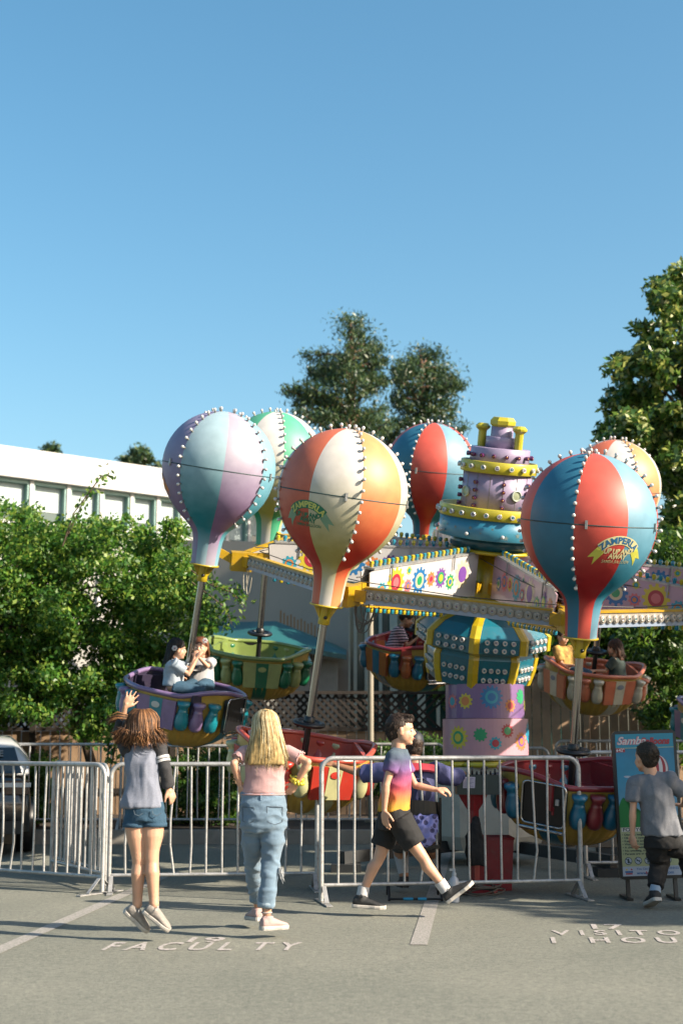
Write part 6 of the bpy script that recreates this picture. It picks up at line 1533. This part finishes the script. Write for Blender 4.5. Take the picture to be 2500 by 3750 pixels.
# ---------------------------------------------------------------- riders
def rider(label, k, hx, hy, tx, ty, fwd, shirt, hair, hl, dy=0.0, armp=(), s=.95, skinm=skin, flower=None, lean=0):
    Yr = BAL[k][2].y + dy; q = lambda x, y, d_=0.0: P(x, y, Yr + d_)
    f = Vector(fwd).normalized(); side = f.cross(Z_).normalized()
    base = q(tx, ty); base.z -= .38
    th = Thing('person', label, 'person', base)
    hd = q(hx, hy); tc_ = q(tx, ty); nk = hd + (tc_ - hd) * .42 - f * .02
    mb = MB(); M, T = addhead(mb, hd, f, s); mb.tube([hd - Z_ * .04 * s - f * .01, nk], [.042, .046], 12)
    d = (tc_ - nk).normalized(); sL, sR = nk + d * .05 - side * .125 * s, nk + d * .05 + side * .125 * s; pel = tc_ + d * .15
    mb.loft([(pel, side, f, .125, .09), (tc_, side, f, .11, .08), (nk + d * .08, side, f, .125, .08), (nk + d * .02, side, f, .09, .055)], 18)
    hands = []
    for (sh, pts) in zip((sL, sR), armp or (None, None)):
        if pts: el, wr_ = q(*pts[0]), q(*pts[1])
        else: el = sh + f * .10 - Z_ * .20; wr_ = el + f * .18 + Z_ * .03
        arm(mb, sh, el, wr_, .9); addhand(mb, wr_, (wr_ - el), (0, -.3, 1), -side, .9, .5); hands.append((sh, el))
    for sg in (-1, 1):
        hp = pel + side * .07 * sg; kn = hp + f * .30 - Z_ * .02; an = kn - Z_ * .26 + f * .03; leg(mb, hp, kn, an, .9)
    link('body', remeshed(mb, 'body', skinm, .009, 2, Mi=th.Mi), th.root); eyes(th, T, s)
    mb = MB(); mb.loft([(pel, side, f, .145, .11), (tc_, side, f, .135, .102), (nk + d * .08, side, f, .140, .098), (nk + d * .03, side, f, .11, .07), (nk + d * .01, side, f, .06, .05)], 22)
    for sh, el in hands: mb.tube([sh.lerp(el, -.1), sh.lerp(el, .3), sh.lerp(el, .75)], [.056, .056, .052], 14)
    cloth(th, mb, 'shirt', shirt, .01, .009, 2, int(hx) % 17, (9, 9, 8))
    mb = MB()
    for sg in (-1, 1): hp = pel + side * .07 * sg; kn = hp + f * .30 - Z_ * .02; mb.tube([hp, kn, kn - Z_ * .2], [.085, .07, .055], 12)
    cloth(th, mb, 'trousers', denimd, .012, .005, 2)
    mb = MB(); mb.ball(T(0, -.022, .036), (.082, .094, .088), 20, 0, M)
    if hl > .05: mb.loft([(T(0, -.05, .03), M @ X_, M @ Yv, .080, .05), (T(0, -.075, -.06), M @ X_, M @ Yv, .085, .04), (T(0, -.085, -.06 - hl), M @ X_, M @ Yv, .075, .028)], 16)
    hb = cloth(th, mb, 'hair', hair[0], .009, .006, 2, 3, (30, 30, 6))
    g = np.random.default_rng(int(hx)); paths = []
    for i in range(220):
        ph = g.uniform(-2.1, 2.1); sx_, sy_ = math.sin(ph), -math.cos(ph); pts = [T(g.normal(0, .01), -g.uniform(0, .08), .125)]
        for t_ in (.6, 1.1, 1.5): pts.append(T(.088 * sx_ * math.sin(t_), -.022 + .099 * sy_ * math.sin(t_), .036 + .090 * math.cos(t_)))
        if hl > .05:
            for j in (1, 2, 3): pts.append(T((.088 + .01 * math.sin(j + ph * 3)) * sx_, -.03 + (.09 + .01 * j) * min(sy_, -.2), .036 - .06 - hl * j / 3 * g.uniform(.8, 1.1)))
        paths.append(pts)
    strands(th, paths, .0045, hair, 'hair_strands', 4, 4, parent=hb)
    if flower:
        c = q(*flower); mb = MB()
        for i in range(6): a = i * math.pi / 3; mb.ball(c + Vector((.018 * math.cos(a), -.004, .018 * math.sin(a))), (.013, .006, .013), 10, 0)
        mb.ball(c - Yv * .008, .007, 8, 1); th.part('hair_flower', mb, [sockw, pm('flower_pink', (.7, .2, .3), .6)])
    return th, T
blk = [hairmat('black_hair_%d' % i, c) for i, c in enumerate(((.012, .010, .010), (.03, .025, .022)))]; aub = [hairmat('auburn_%d' % i, c) for i, c in enumerate(((.20, .07, .03), (.30, .12, .05), (.12, .045, .02)))]
tie = pm('tie_dye_pale', (.50, .58, .66), .85, 0, .35, 7); whs = pm('white_shirt', (.66, .66, .68), .85)
rider('girl with long black hair and a white flower clip in the lilac gondola', 2, 652, 2378, 636, 2462, (.9, .1, -.12), tie, blk, .20, -.22, armp=(((700, 2450, .02), (714, 2408, .08)), ((690, 2470, -.10), (722, 2410, -.04))), flower=(640, 2374, -.085))
rt, _ = rider('smiling girl with auburn hair facing the camera in the lilac gondola', 2, 734, 2372, 736, 2458, (-.15, -1, -.05), whs, aub, .13, .18, armp=(((760, 2440, -.12), (722, 2400, -.16)), None), flower=(751, 2346, -.09))
mb = MB()
strp = bpy.data.materials.new('striped_knit'); strp.use_nodes = True; t = strp.node_tree; b = t.nodes['Principled BSDF']; b.inputs['Roughness'].default_value = .9
tc = t.nodes.new('ShaderNodeTexCoord'); wv = t.nodes.new('ShaderNodeTexWave'); wv.bands_direction = 'Z'; wv.inputs['Scale'].default_value = 8.5; wv.inputs['Distortion'].default_value = .6; t.links.new(tc.outputs['Object'], wv.inputs['Vector'])
r = t.nodes.new('ShaderNodeValToRGB'); r.color_ramp.interpolation = 'CONSTANT'; r.color_ramp.elements[0].color = (.02, .02, .03, 1); r.color_ramp.elements[1].color = (.42, .30, .34, 1); r.color_ramp.elements[1].position = .55; t.links.new(wv.outputs[0], r.inputs[0]); t.links.new(r.outputs[0], b.inputs['Base Color'])
rider('dark haired child in a striped top leaning forward in the blue and orange gondola', 4, 1487, 2268, 1452, 2342, (.95, -.05, -.35), strp, blk, .03, -.05, armp=(((1500, 2345, .15), (1530, 2312, .1)), ((1490, 2365, -.15), (1528, 2335, -.1))), skinm=skin2, s=1.02)
flor = pm('floral_top', (.62, .36, .08), .8, 0, .8, 14)
rider('child in a bright patterned top at the left of the coral gondola', 5, 2058, 2332, 2066, 2408, (.6, -.8, -.2), flor, db, .04, -.05, armp=(((2046, 2425, -.1), (2066, 2436, -.18)), None))
dkg = pm('dark_green_top', (.06, .09, .08), .9)
rider('child with long brown hair and grey top at the right of the coral gondola', 5, 2246, 2374, 2258, 2450, (-.85, .45, -.1), dkg, aub[2:] + db[:2], .12, -.10, armp=(((2215, 2458, -.1), (2178, 2456, -.12)), None))
# ================================================================== PROPS
# ride sign
Y = 12.15
sl = P(2268, 3222, Y); sr = P(2506, 3215, Y); top = P(2275, 2678, Y)
W_ = (sr - sl).length; dx = (sr - sl).normalized(); bot = Vector(sl); ks = (top - sl).length / 1.34; Hh = 1.34; W_ /= ks
upv = Vector((-0.018, 0.06, 1)).normalized(); nrm = dx.cross(upv).normalized() ; nrm = nrm if nrm.y < 0 else -nrm
sg = Thing('ride_sign', 'tall black framed ride sign with sky picture and safety rules beside the right barrier', 'sign', bot)
def SF(u, v, h=0.0): return bot + dx * u * ks + upv * v * ks + nrm * h
def rr(x0, y0, x1, y1, r_, n=6):
    out = []
    for cx_, cy_, a0 in ((x1 - r_, y0 + r_, -90), (x1 - r_, y1 - r_, 0), (x0 + r_, y1 - r_, 90), (x0 + r_, y0 + r_, 180)):
        for i in range(n + 1): a = R(a0 + 90 * i / n); out.append((cx_ + r_ * math.cos(a), cy_ + r_ * math.sin(a)))
    return out
mb = MB(); mb.prism(rr(0, 0, W_, Hh, .045), lambda u, v: SF(u, v, 0.012), nrm * -0.05); fr = sg.part('frame', mb, pm('sign_black', (.012, .013, .014), .35))
for u_ in (.08, W_ - .08):
    mb = MB(); mb.beam(Vector((SF(u_, 0).x, SF(u_, 0).y + .02, .0)), SF(u_, .25, -.055), .03, .03); mb.beam(Vector((SF(u_, 0).x, SF(u_, 0).y - .05, .012)), Vector((SF(u_, 0).x, SF(u_, 0).y + .30, .012)), .05, .02); sg.part('foot', mb, black)
sc = {n: pm('sign_' + n, c, .4, 0, .03) for n, c in dict(cyan=(.01, .30, .46), sky=(.02, .22, .42), cream=(.45, .52, .30), green=(.01, .22, .05), pale=(.45, .55, .70), red=(.42, .02, .04), white=(.75, .76, .78), dark=(.02, .06, .07), pink=(.75, .22, .25), blue=(.03, .15, .42), yel=(.70, .6, .05)).items()}
skyg = grad('sign_sky', [(0, (.16, .40, .60)), (.5, (.03, .30, .50)), (1, (.01, .20, .38))], 2, .4, .55, 1.15, var=.12)
def quad(x0, y0, x1, y1, h, m, name='print'):
    mb = MB(); mb.add([SF(x0, y0, h), SF(x1, y0, h), SF(x1, y1, h), SF(x0, y1, h)], [(0, 1, 2, 3)]); return mb
b0 = 0.028; L_, R_ = b0, W_ - b0
board = MB(); mats = []
def addq(x0, y0, x1, y1, h, m):
    if m not in mats: mats.append(m)
    board.add([SF(x0, y0, h), SF(x1, y0, h), SF(x1, y1, h), SF(x0, y1, h)], [(0, 1, 2, 3)], mats.index(m))
def addp(poly, h, m):
    if m not in mats: mats.append(m)
    n = len(poly); c = (sum(p_[0] for p_ in poly) / n, sum(p_[1] for p_ in poly) / n)
    board.add([SF(*c, h)] + [SF(*p_, h) for p_ in poly], [(0, 1 + i, 1 + (i + 1) % n) for i in range(n)], mats.index(m))
def addt(txt, x, y, size, m, h=.019, bold=0, shear=0, align='LEFT', xs=1.0, hs=1.0):
    if m not in mats: mats.append(m)
    vs, fs = text2d(txt, size, bold, shear, 1.0, align); board.add([SF(x + v[0] * xs, y + v[1] * hs, h) for v in vs], fs, mats.index(m))
addq(L_, .03, R_, Hh - .03, .0135, sc['cream'])
addq(L_, 1.185, R_, Hh - .03, .0145, sc['cyan']); addq(L_, .545, R_, 1.178, .0145, skyg)
addp([(L_, .47), (R_, .47), (R_, .56), (.44, .60), (.30, .555), (.20, .60), (.13, .62), (.095, .70), (.07, .735), (.05, .71), (L_, .655)], .0155, sc['green']); addq(L_, .465, R_, .56, .0158, sc['green'])
addq(L_, .03, R_, .115, .0150, sc['pale'])
addt('Samba', L_ + .012, 1.245, .095, sc['pink'], .0168, .0045, .35, xs=1.05); addt('Samba', L_ + .012, 1.245, .098, sc['white'], .0180, .0008, .35, xs=1.05)
addt('Balloons', .265, 1.238, .082, sc['red'], .0168, .0045, .25, xs=.93)
addq(L_, 1.145, L_ + .085, 1.182, .0160, sc['red']); addt('42"', L_ + .026, 1.163, .040, sc['white'], .0172, .001); addp([(L_ + .008, 1.150), (L_ + .018, 1.150), (L_ + .022, 1.163), (L_ + .013, 1.177), (L_ + .004, 1.163)], .0172, sc['white'])
# striped balloon picture
c = (.40, .99); rb = .105
for i in range(9):
    a, b_ = -1 + 2 * i / 9, -1 + 2 * (i + 1) / 9
    poly = [(c[0] + rb * math.sin(a * 1.57) * math.cos(t_), c[1] + rb * 1.18 * math.sin(t_)) for t_ in np.linspace(-.9, 1.57, 12)] + [(c[0] + rb * math.sin(b_ * 1.57) * math.cos(t_), c[1] + rb * 1.18 * math.sin(t_)) for t_ in np.linspace(1.57, -.9, 12)]
    m_ = sc['red'] if i % 2 == 0 else sc['white']
    if m_ not in mats: mats.append(m_)
    n = 12; board.add([SF(*p_, .016) for p_ in poly], [(j, j + 1, 2 * n - 2 - j, 2 * n - 1 - j) for j in range(n - 1)], mats.index(m_))
for (x, y, w_) in ((.50, .95, .05), (.53, .88, .05), (.12, .92, .03)): addp([(x + w_ * math.cos(t_) * (1 + .2 * math.sin(3 * t_)), y + w_ * .35 * math.sin(t_)) for t_ in np.linspace(0, 2 * math.pi, 18)[:-1]], .0155, sc['pale'])
addq(.485, .475, .565, .545, .0160, sc['white']); addq(.455, .475, .48, .545, .0160, sc['red']); addt('4', .51, .51, .075, sc['dark'], .0172, .004)
addq(L_ + .012, .425, R_ - .01, .462, .0150, sc['white']); addt('FOR YOUR SAFETY', L_ + .02, .442, .044, sc['dark'], .0165, .0008, 0, xs=1.25)
for i, tx in enumerate(('Observe height and rules', 'Obey the operator at all times', 'Keep arms and legs inside', 'Watch for moving parts', 'A child should be seated', 'No smoking, no loose items', 'Parents are at all times')):
    addt('• ' + tx, L_ + .010, .398 - i * .0285, .026, sc['dark'], .0160, .0006, 0, xs=1.18)
for i, x in enumerate((.085, .175, .265, .355, .445)):
    ci = [(x + .034 * math.cos(t_), .165 + .034 * math.sin(t_)) for t_ in np.linspace(0, 2 * math.pi, 29)[:-1]]; addp(ci, .0155, sc['dark']); addp([((a - x) * .84 + x, (b_ - .165) * .84 + .165) for a, b_ in ci], .0165, sc['pale'])
    addq(x - .018, .162, x + .018, .169, .0175, sc['dark']) if i % 2 else addp([(x - .010, .145), (x + .010, .145), (x + .006, .185), (x - .006, .185)], .0175, sc['dark'])
    addp([(x - .026, .184), (x - .021, .189), (x + .026, .146), (x + .021, .141)], .0185, sc['dark'])
addt('You Can Rent This Ride', .155, .092, .027, sc['blue'], .0165, .0005, xs=1.05); addt('www.', .155, .055, .036, sc['blue'], .0165, .001, xs=1.1); addt('funevents', .235, .055, .036, sc['red'], .0165, .001, xs=1.1); addt('.com', .415, .055, .036, sc['blue'], .0165, .001, xs=1.1); addt('20-0122', .45, .092, .027, sc['blue'], .0165, .0005)
addp([(.05, .06), (.12, .06), (.12, .075), (.05, .075)], .0160, sc['blue']); addp([(.055, .045), (.115, .045), (.115, .057), (.055, .057)], .0160, sc['red']); addp([(.055, .085), (.065, .080), (.075, .085), (.065, .10)], .0160, sc['yel']); addp([(.10, .08), (.12, .085), (.105, .10)], .0160, sc['red'])
sg.part('poster', board, mats, parent=None)

# control box on a red stand
Y = 12.75
q = lambda x, y, dy=0.0: P(x, y, Y + dy)
base = q(1728, 3150); base.z = 0
cb_ = Thing('control_stand', 'dark control box with knobs and a paper note on a red pedestal', 'control box', base)
dk = pm('box_dark_teal', (.012, .035, .04), .35, 0, .15, 10); redp = pm('stand_red', (.40, .02, .03), .45, 0, .15, 8, dirt=.2)
a, b_ = q(1668, 2908), q(1830, 2836); bx = cb_.part('box', MB().box(((a.x + b_.x) / 2, Y, (a.z + b_.z) / 2), (b_.x - a.x, .26, b_.z - a.z), 0, None, (1.0, 1.0)), dk)
mb = MB(); ztop = b_.z
for i in range(8):
    x = a.x + .06 + i * .04; mb.lathe([(0, 0), (.010, 0), (.008, .03 + .02 * (i % 3)), (0, .03 + .02 * (i % 3))], 10, c=(x, Y - .07, ztop))
mb.lathe([(.010, 0), (.012, .03), (.026, .05), (.028, .07), (0, .072)], 14, c=(q(1772, 2830).x, Y - .05, ztop)); cb_.part('knobs', mb, black, parent=bx)
mb = MB(); p0, p1 = q(1694, 2886, -.134), q(1737, 2845, -.134); mb.add([(p0.x, p0.y, p0.z), (p1.x, p0.y, p0.z), (p1.x + .005, p0.y, p1.z), (p0.x + .005, p0.y, p1.z)], [(0, 1, 2, 3)])
pr = cb_.part('paper_note', mb, pm('paper', (.62, .60, .78), .8)); mb = MB()
for i in range(7): mb.box((((p0.x + p1.x) / 2) - .008 * (i % 3), p0.y - .002, p1.z - .014 - i * .011), (.085 - .02 * (i % 3), .001, .0028))
cb_.part('printed_lines', mb, pm('ink_grey', (.25, .25, .4), .8), parent=pr)
mb = MB(); c = Vector((q(1732, 3000).x, Y, 0)); zb = a.z
mb.loft([(c + Z_ * (zb), X_, Yv, .13, .08), (c + Z_ * (zb - .04), X_, Yv, .11, .07), (c + Z_ * (zb - .14), X_, Yv, .048, .048), (c + Z_ * .03, X_, Yv, .05, .05)], 4, smooth=False); mb.lathe([(0, 0), (.20, 0), (.20, .025), (0, .03)], 24, c=c); cb_.part('stand', mb, redp)
mb = MB(); p_ = q(1742, 3010, -.09)
mb.loft([(q(1745, 3168, -.10), X_, Yv, .075, .05), (q(1738, 3110, -.10), X_, Yv, .082, .055), (q(1734, 3060, -.09), X_, Yv, .065, .05), (q(1740, 3018, -.08), X_, Yv, .04, .035), (q(1738, 2994, -.06), X_, Yv, .02, .02)], 16)
thb = Thing('draped_cloth', 'black cloth hanging tied from the red control stand', 'cloth', base); cloth(thb, mb, 'cloth', blackcl, .009, .02, 2, 3, (12, 12, 6))
# red bin
Y = 13.0; q = lambda x, y, dy=0.0: P(x, y, Y + dy)
bn = Thing('red_bin', 'open red plastic bin on the ground behind the control stand', 'bin', (q(1800, 3170).x, Y, 0)); a, b_ = q(1722, 3168), q(1872, 3062); w_, h_ = b_.x - a.x, b_.z
mb = MB(); cx_ = (a.x + b_.x) / 2
def rbox(w0, d0, w1, d1, z0, z1): return [(cx_ - w0 / 2, Y - d0 / 2, z0), (cx_ + w0 / 2, Y - d0 / 2, z0), (cx_ + w0 / 2, Y + d0 / 2, z0), (cx_ - w0 / 2, Y + d0 / 2, z0), (cx_ - w1 / 2, Y - d1 / 2, z1), (cx_ + w1 / 2, Y - d1 / 2, z1), (cx_ + w1 / 2, Y + d1 / 2, z1), (cx_ - w1 / 2, Y + d1 / 2, z1)]
mb.add(rbox(w_ * .88, .26, w_, .32, .005, h_), [(0, 1, 5, 4), (1, 2, 6, 5), (2, 3, 7, 6), (3, 0, 4, 7), (3, 2, 1, 0)]); mb.add(rbox(w_ * .86, .24, w_ * .96, .29, .02, h_ - .002), [(4, 5, 1, 0), (5, 6, 2, 1), (6, 7, 3, 2), (7, 4, 0, 3), (0, 1, 2, 3)])
bn.part('tub', mb, redp); mb = MB(); z = h_ - .01
loop = [(cx_ - w_ / 2, Y - .16, z), (cx_ + w_ / 2, Y - .16, z), (cx_ + w_ / 2, Y + .16, z), (cx_ - w_ / 2, Y + .16, z)]; mb.tube(loop, .012, 8, closed=True); bn.part('rim', mb, redp)
# spray bottle
Y = 12.0; q = lambda x, y, dy=0.0: P(x, y, Y + dy); c = q(1661, 3200); c.z = 0
bt = Thing('spray_bottle', 'white plastic bottle standing behind the nearest barrier bars', 'bottle', c); hb_ = q(1661, 3172).z
wpl = pm('bottle_white', (.55, .60, .68), .35, 0, .04, coat=.4)
mb = MB(); mb.lathe([(0, 0.001), (.038, 0.001), (.042, .01), (.042, .17), (.036, .19), (.020, .205), (.018, .215), (0, .216)], 24, c=c); bt.part('bottle_body', mb, wpl)
mb = MB(); mb.lathe([(.020, .214), (.021, .235), (.012, .24), (.010, .262), (0, .263)], 16, c=c); mb.box(c + Vector((-.012, 0, .262)), (.05, .018, .018)); bt.part('cap', mb, pm('cap_grey', (.5, .55, .58), .4))
# coiled cables on the ground
g = np.random.default_rng(8); mb = MB(); c0 = P(1745, 3205, 12.6); c0.z = 0
for k in range(9):
    rx_, ry_ = g.uniform(.14, .30), g.uniform(.08, .16); off = Vector((g.normal(0, .04), g.normal(0, .03), 0)); zz = .012 + .011 * k
    mb.tube([c0 + off + Vector((rx_ * math.cos(t_), ry_ * math.sin(t_), zz + .02 * math.sin(t_ * 2 + k))) for t_ in np.linspace(0, 2 * math.pi, 32)[:-1]], .007, 6, closed=True)
solo('coiled_cable', mb, pm('cable_brown', (.16, .13, .10), .6), 'loose coil of grey brown cable lying beside the red control stand', 'cable')
mb = MB(); mb.tube([P(1520, 3175, 13.0) * 1.0 for _ in range(1)] + [Vector((1.2, 13.6, .012)), Vector((1.0, 14.4, .012)), Vector((1.4, 15.0, .012))], .012, 6)
mb.v = [(v[0], v[1], max(v[2], .002)) for v in mb.v]
# folding chair
Y = 12.22; q = lambda x, y, dy=0.0: P(x, y, Y + dy)
cxr = q(1514, 3100).x; ch = Thing('folding_chair', 'black metal folding chair under the seated operator', 'chair', (cxr, Y, 0))
blk_m = pm('chair_black', (.015, .015, .016), .35, .3)
mb = MB(); vs = []; n = 10
for i in range(n + 1):
    u = -1 + 2 * i / n; x = cxr + u * .215; y = Y - .17 + .05 * u * u; vs += [(x, y, .66), (x, y, .82 - .02 * u * u), (x, y + .014, .82 - .02 * u * u), (x, y + .014, .66)]
mb.add(vs, [(i * 4 + j, i * 4 + (j + 1) % 4, (i + 1) * 4 + (j + 1) % 4, (i + 1) * 4 + j) for i in range(n) for j in range(4)] + [(0, 1, 2, 3), (n * 4 + 3, n * 4 + 2, n * 4 + 1, n * 4)]); ch.part('backrest', mb, blk_m)
ch.part('seat', MB().box((cxr, Y + .03, .44), (.42, .38, .03)), blk_m)
for s_ in (-1, 1):
    x = cxr + s_ * .215
    mb = MB(); mb.tube([(x, Y - .155, .84), (x, Y - .13, .5), (x, Y + .22, .02)], .0115, 10); ch.part('leg', mb, blk_m)
    mb = MB(); mb.tube([(x, Y + .18, .45), (x, Y + .02, .25), (x, Y - .24, .02)], .0115, 10); ch.part('leg', mb, blk_m)
mb = MB(); mb.tube([(cxr - .215, Y - .235, .03), (cxr + .215, Y - .235, .03)], .010, 10); cb2 = ch.part('crossbar', mb, blk_m)
mb = MB(); mb.tube([(cxr - .10, Y - .235, .03), (cxr - .02, Y - .235, .03)], .0125, 10); mb.tube([(cxr + .02, Y - .235, .03), (cxr + .09, Y - .235, .03)], .0125, 10); ch.part('blue_tape', mb, pm('blue_tape', (.01, .30, .55), .5), parent=cb2)
mb = MB(); mb.loft([(q(1552, 3098, -.22), X_, Yv, .055, .03), (q(1554, 3070, -.22), X_, Yv, .085, .045), (q(1556, 3030, -.21), X_, Yv, .100, .045), (q(1556, 2985, -.19), X_, Yv, .095, .02)], 18)
thj = Thing('hanging_jacket', 'blue and navy patterned jacket hanging off the back of the folding chair', 'jacket', (cxr, Y, 0))
pat = bpy.data.materials.new('patterned_jacket'); pat.use_nodes = True; t = pat.node_tree; b = t.nodes['Principled BSDF']; b.inputs['Roughness'].default_value = .7
tc = t.nodes.new('ShaderNodeTexCoord'); vo = t.nodes.new('ShaderNodeTexVoronoi'); vo.inputs['Scale'].default_value = 18; t.links.new(tc.outputs['Object'], vo.inputs['Vector'])
r = t.nodes.new('ShaderNodeValToRGB'); r.color_ramp.interpolation = 'CONSTANT'; r.color_ramp.elements[0].color = (.02, .02, .08, 1); r.color_ramp.elements[1].color = (.12, .13, .32, 1); r.color_ramp.elements[1].position = .38; t.links.new(vo.outputs['Distance'], r.inputs[0]); t.links.new(r.outputs[0], b.inputs['Base Color'])
cloth(thj, mb, 'jacket', pat, .008, .02, 2, 3, (14, 14, 10))
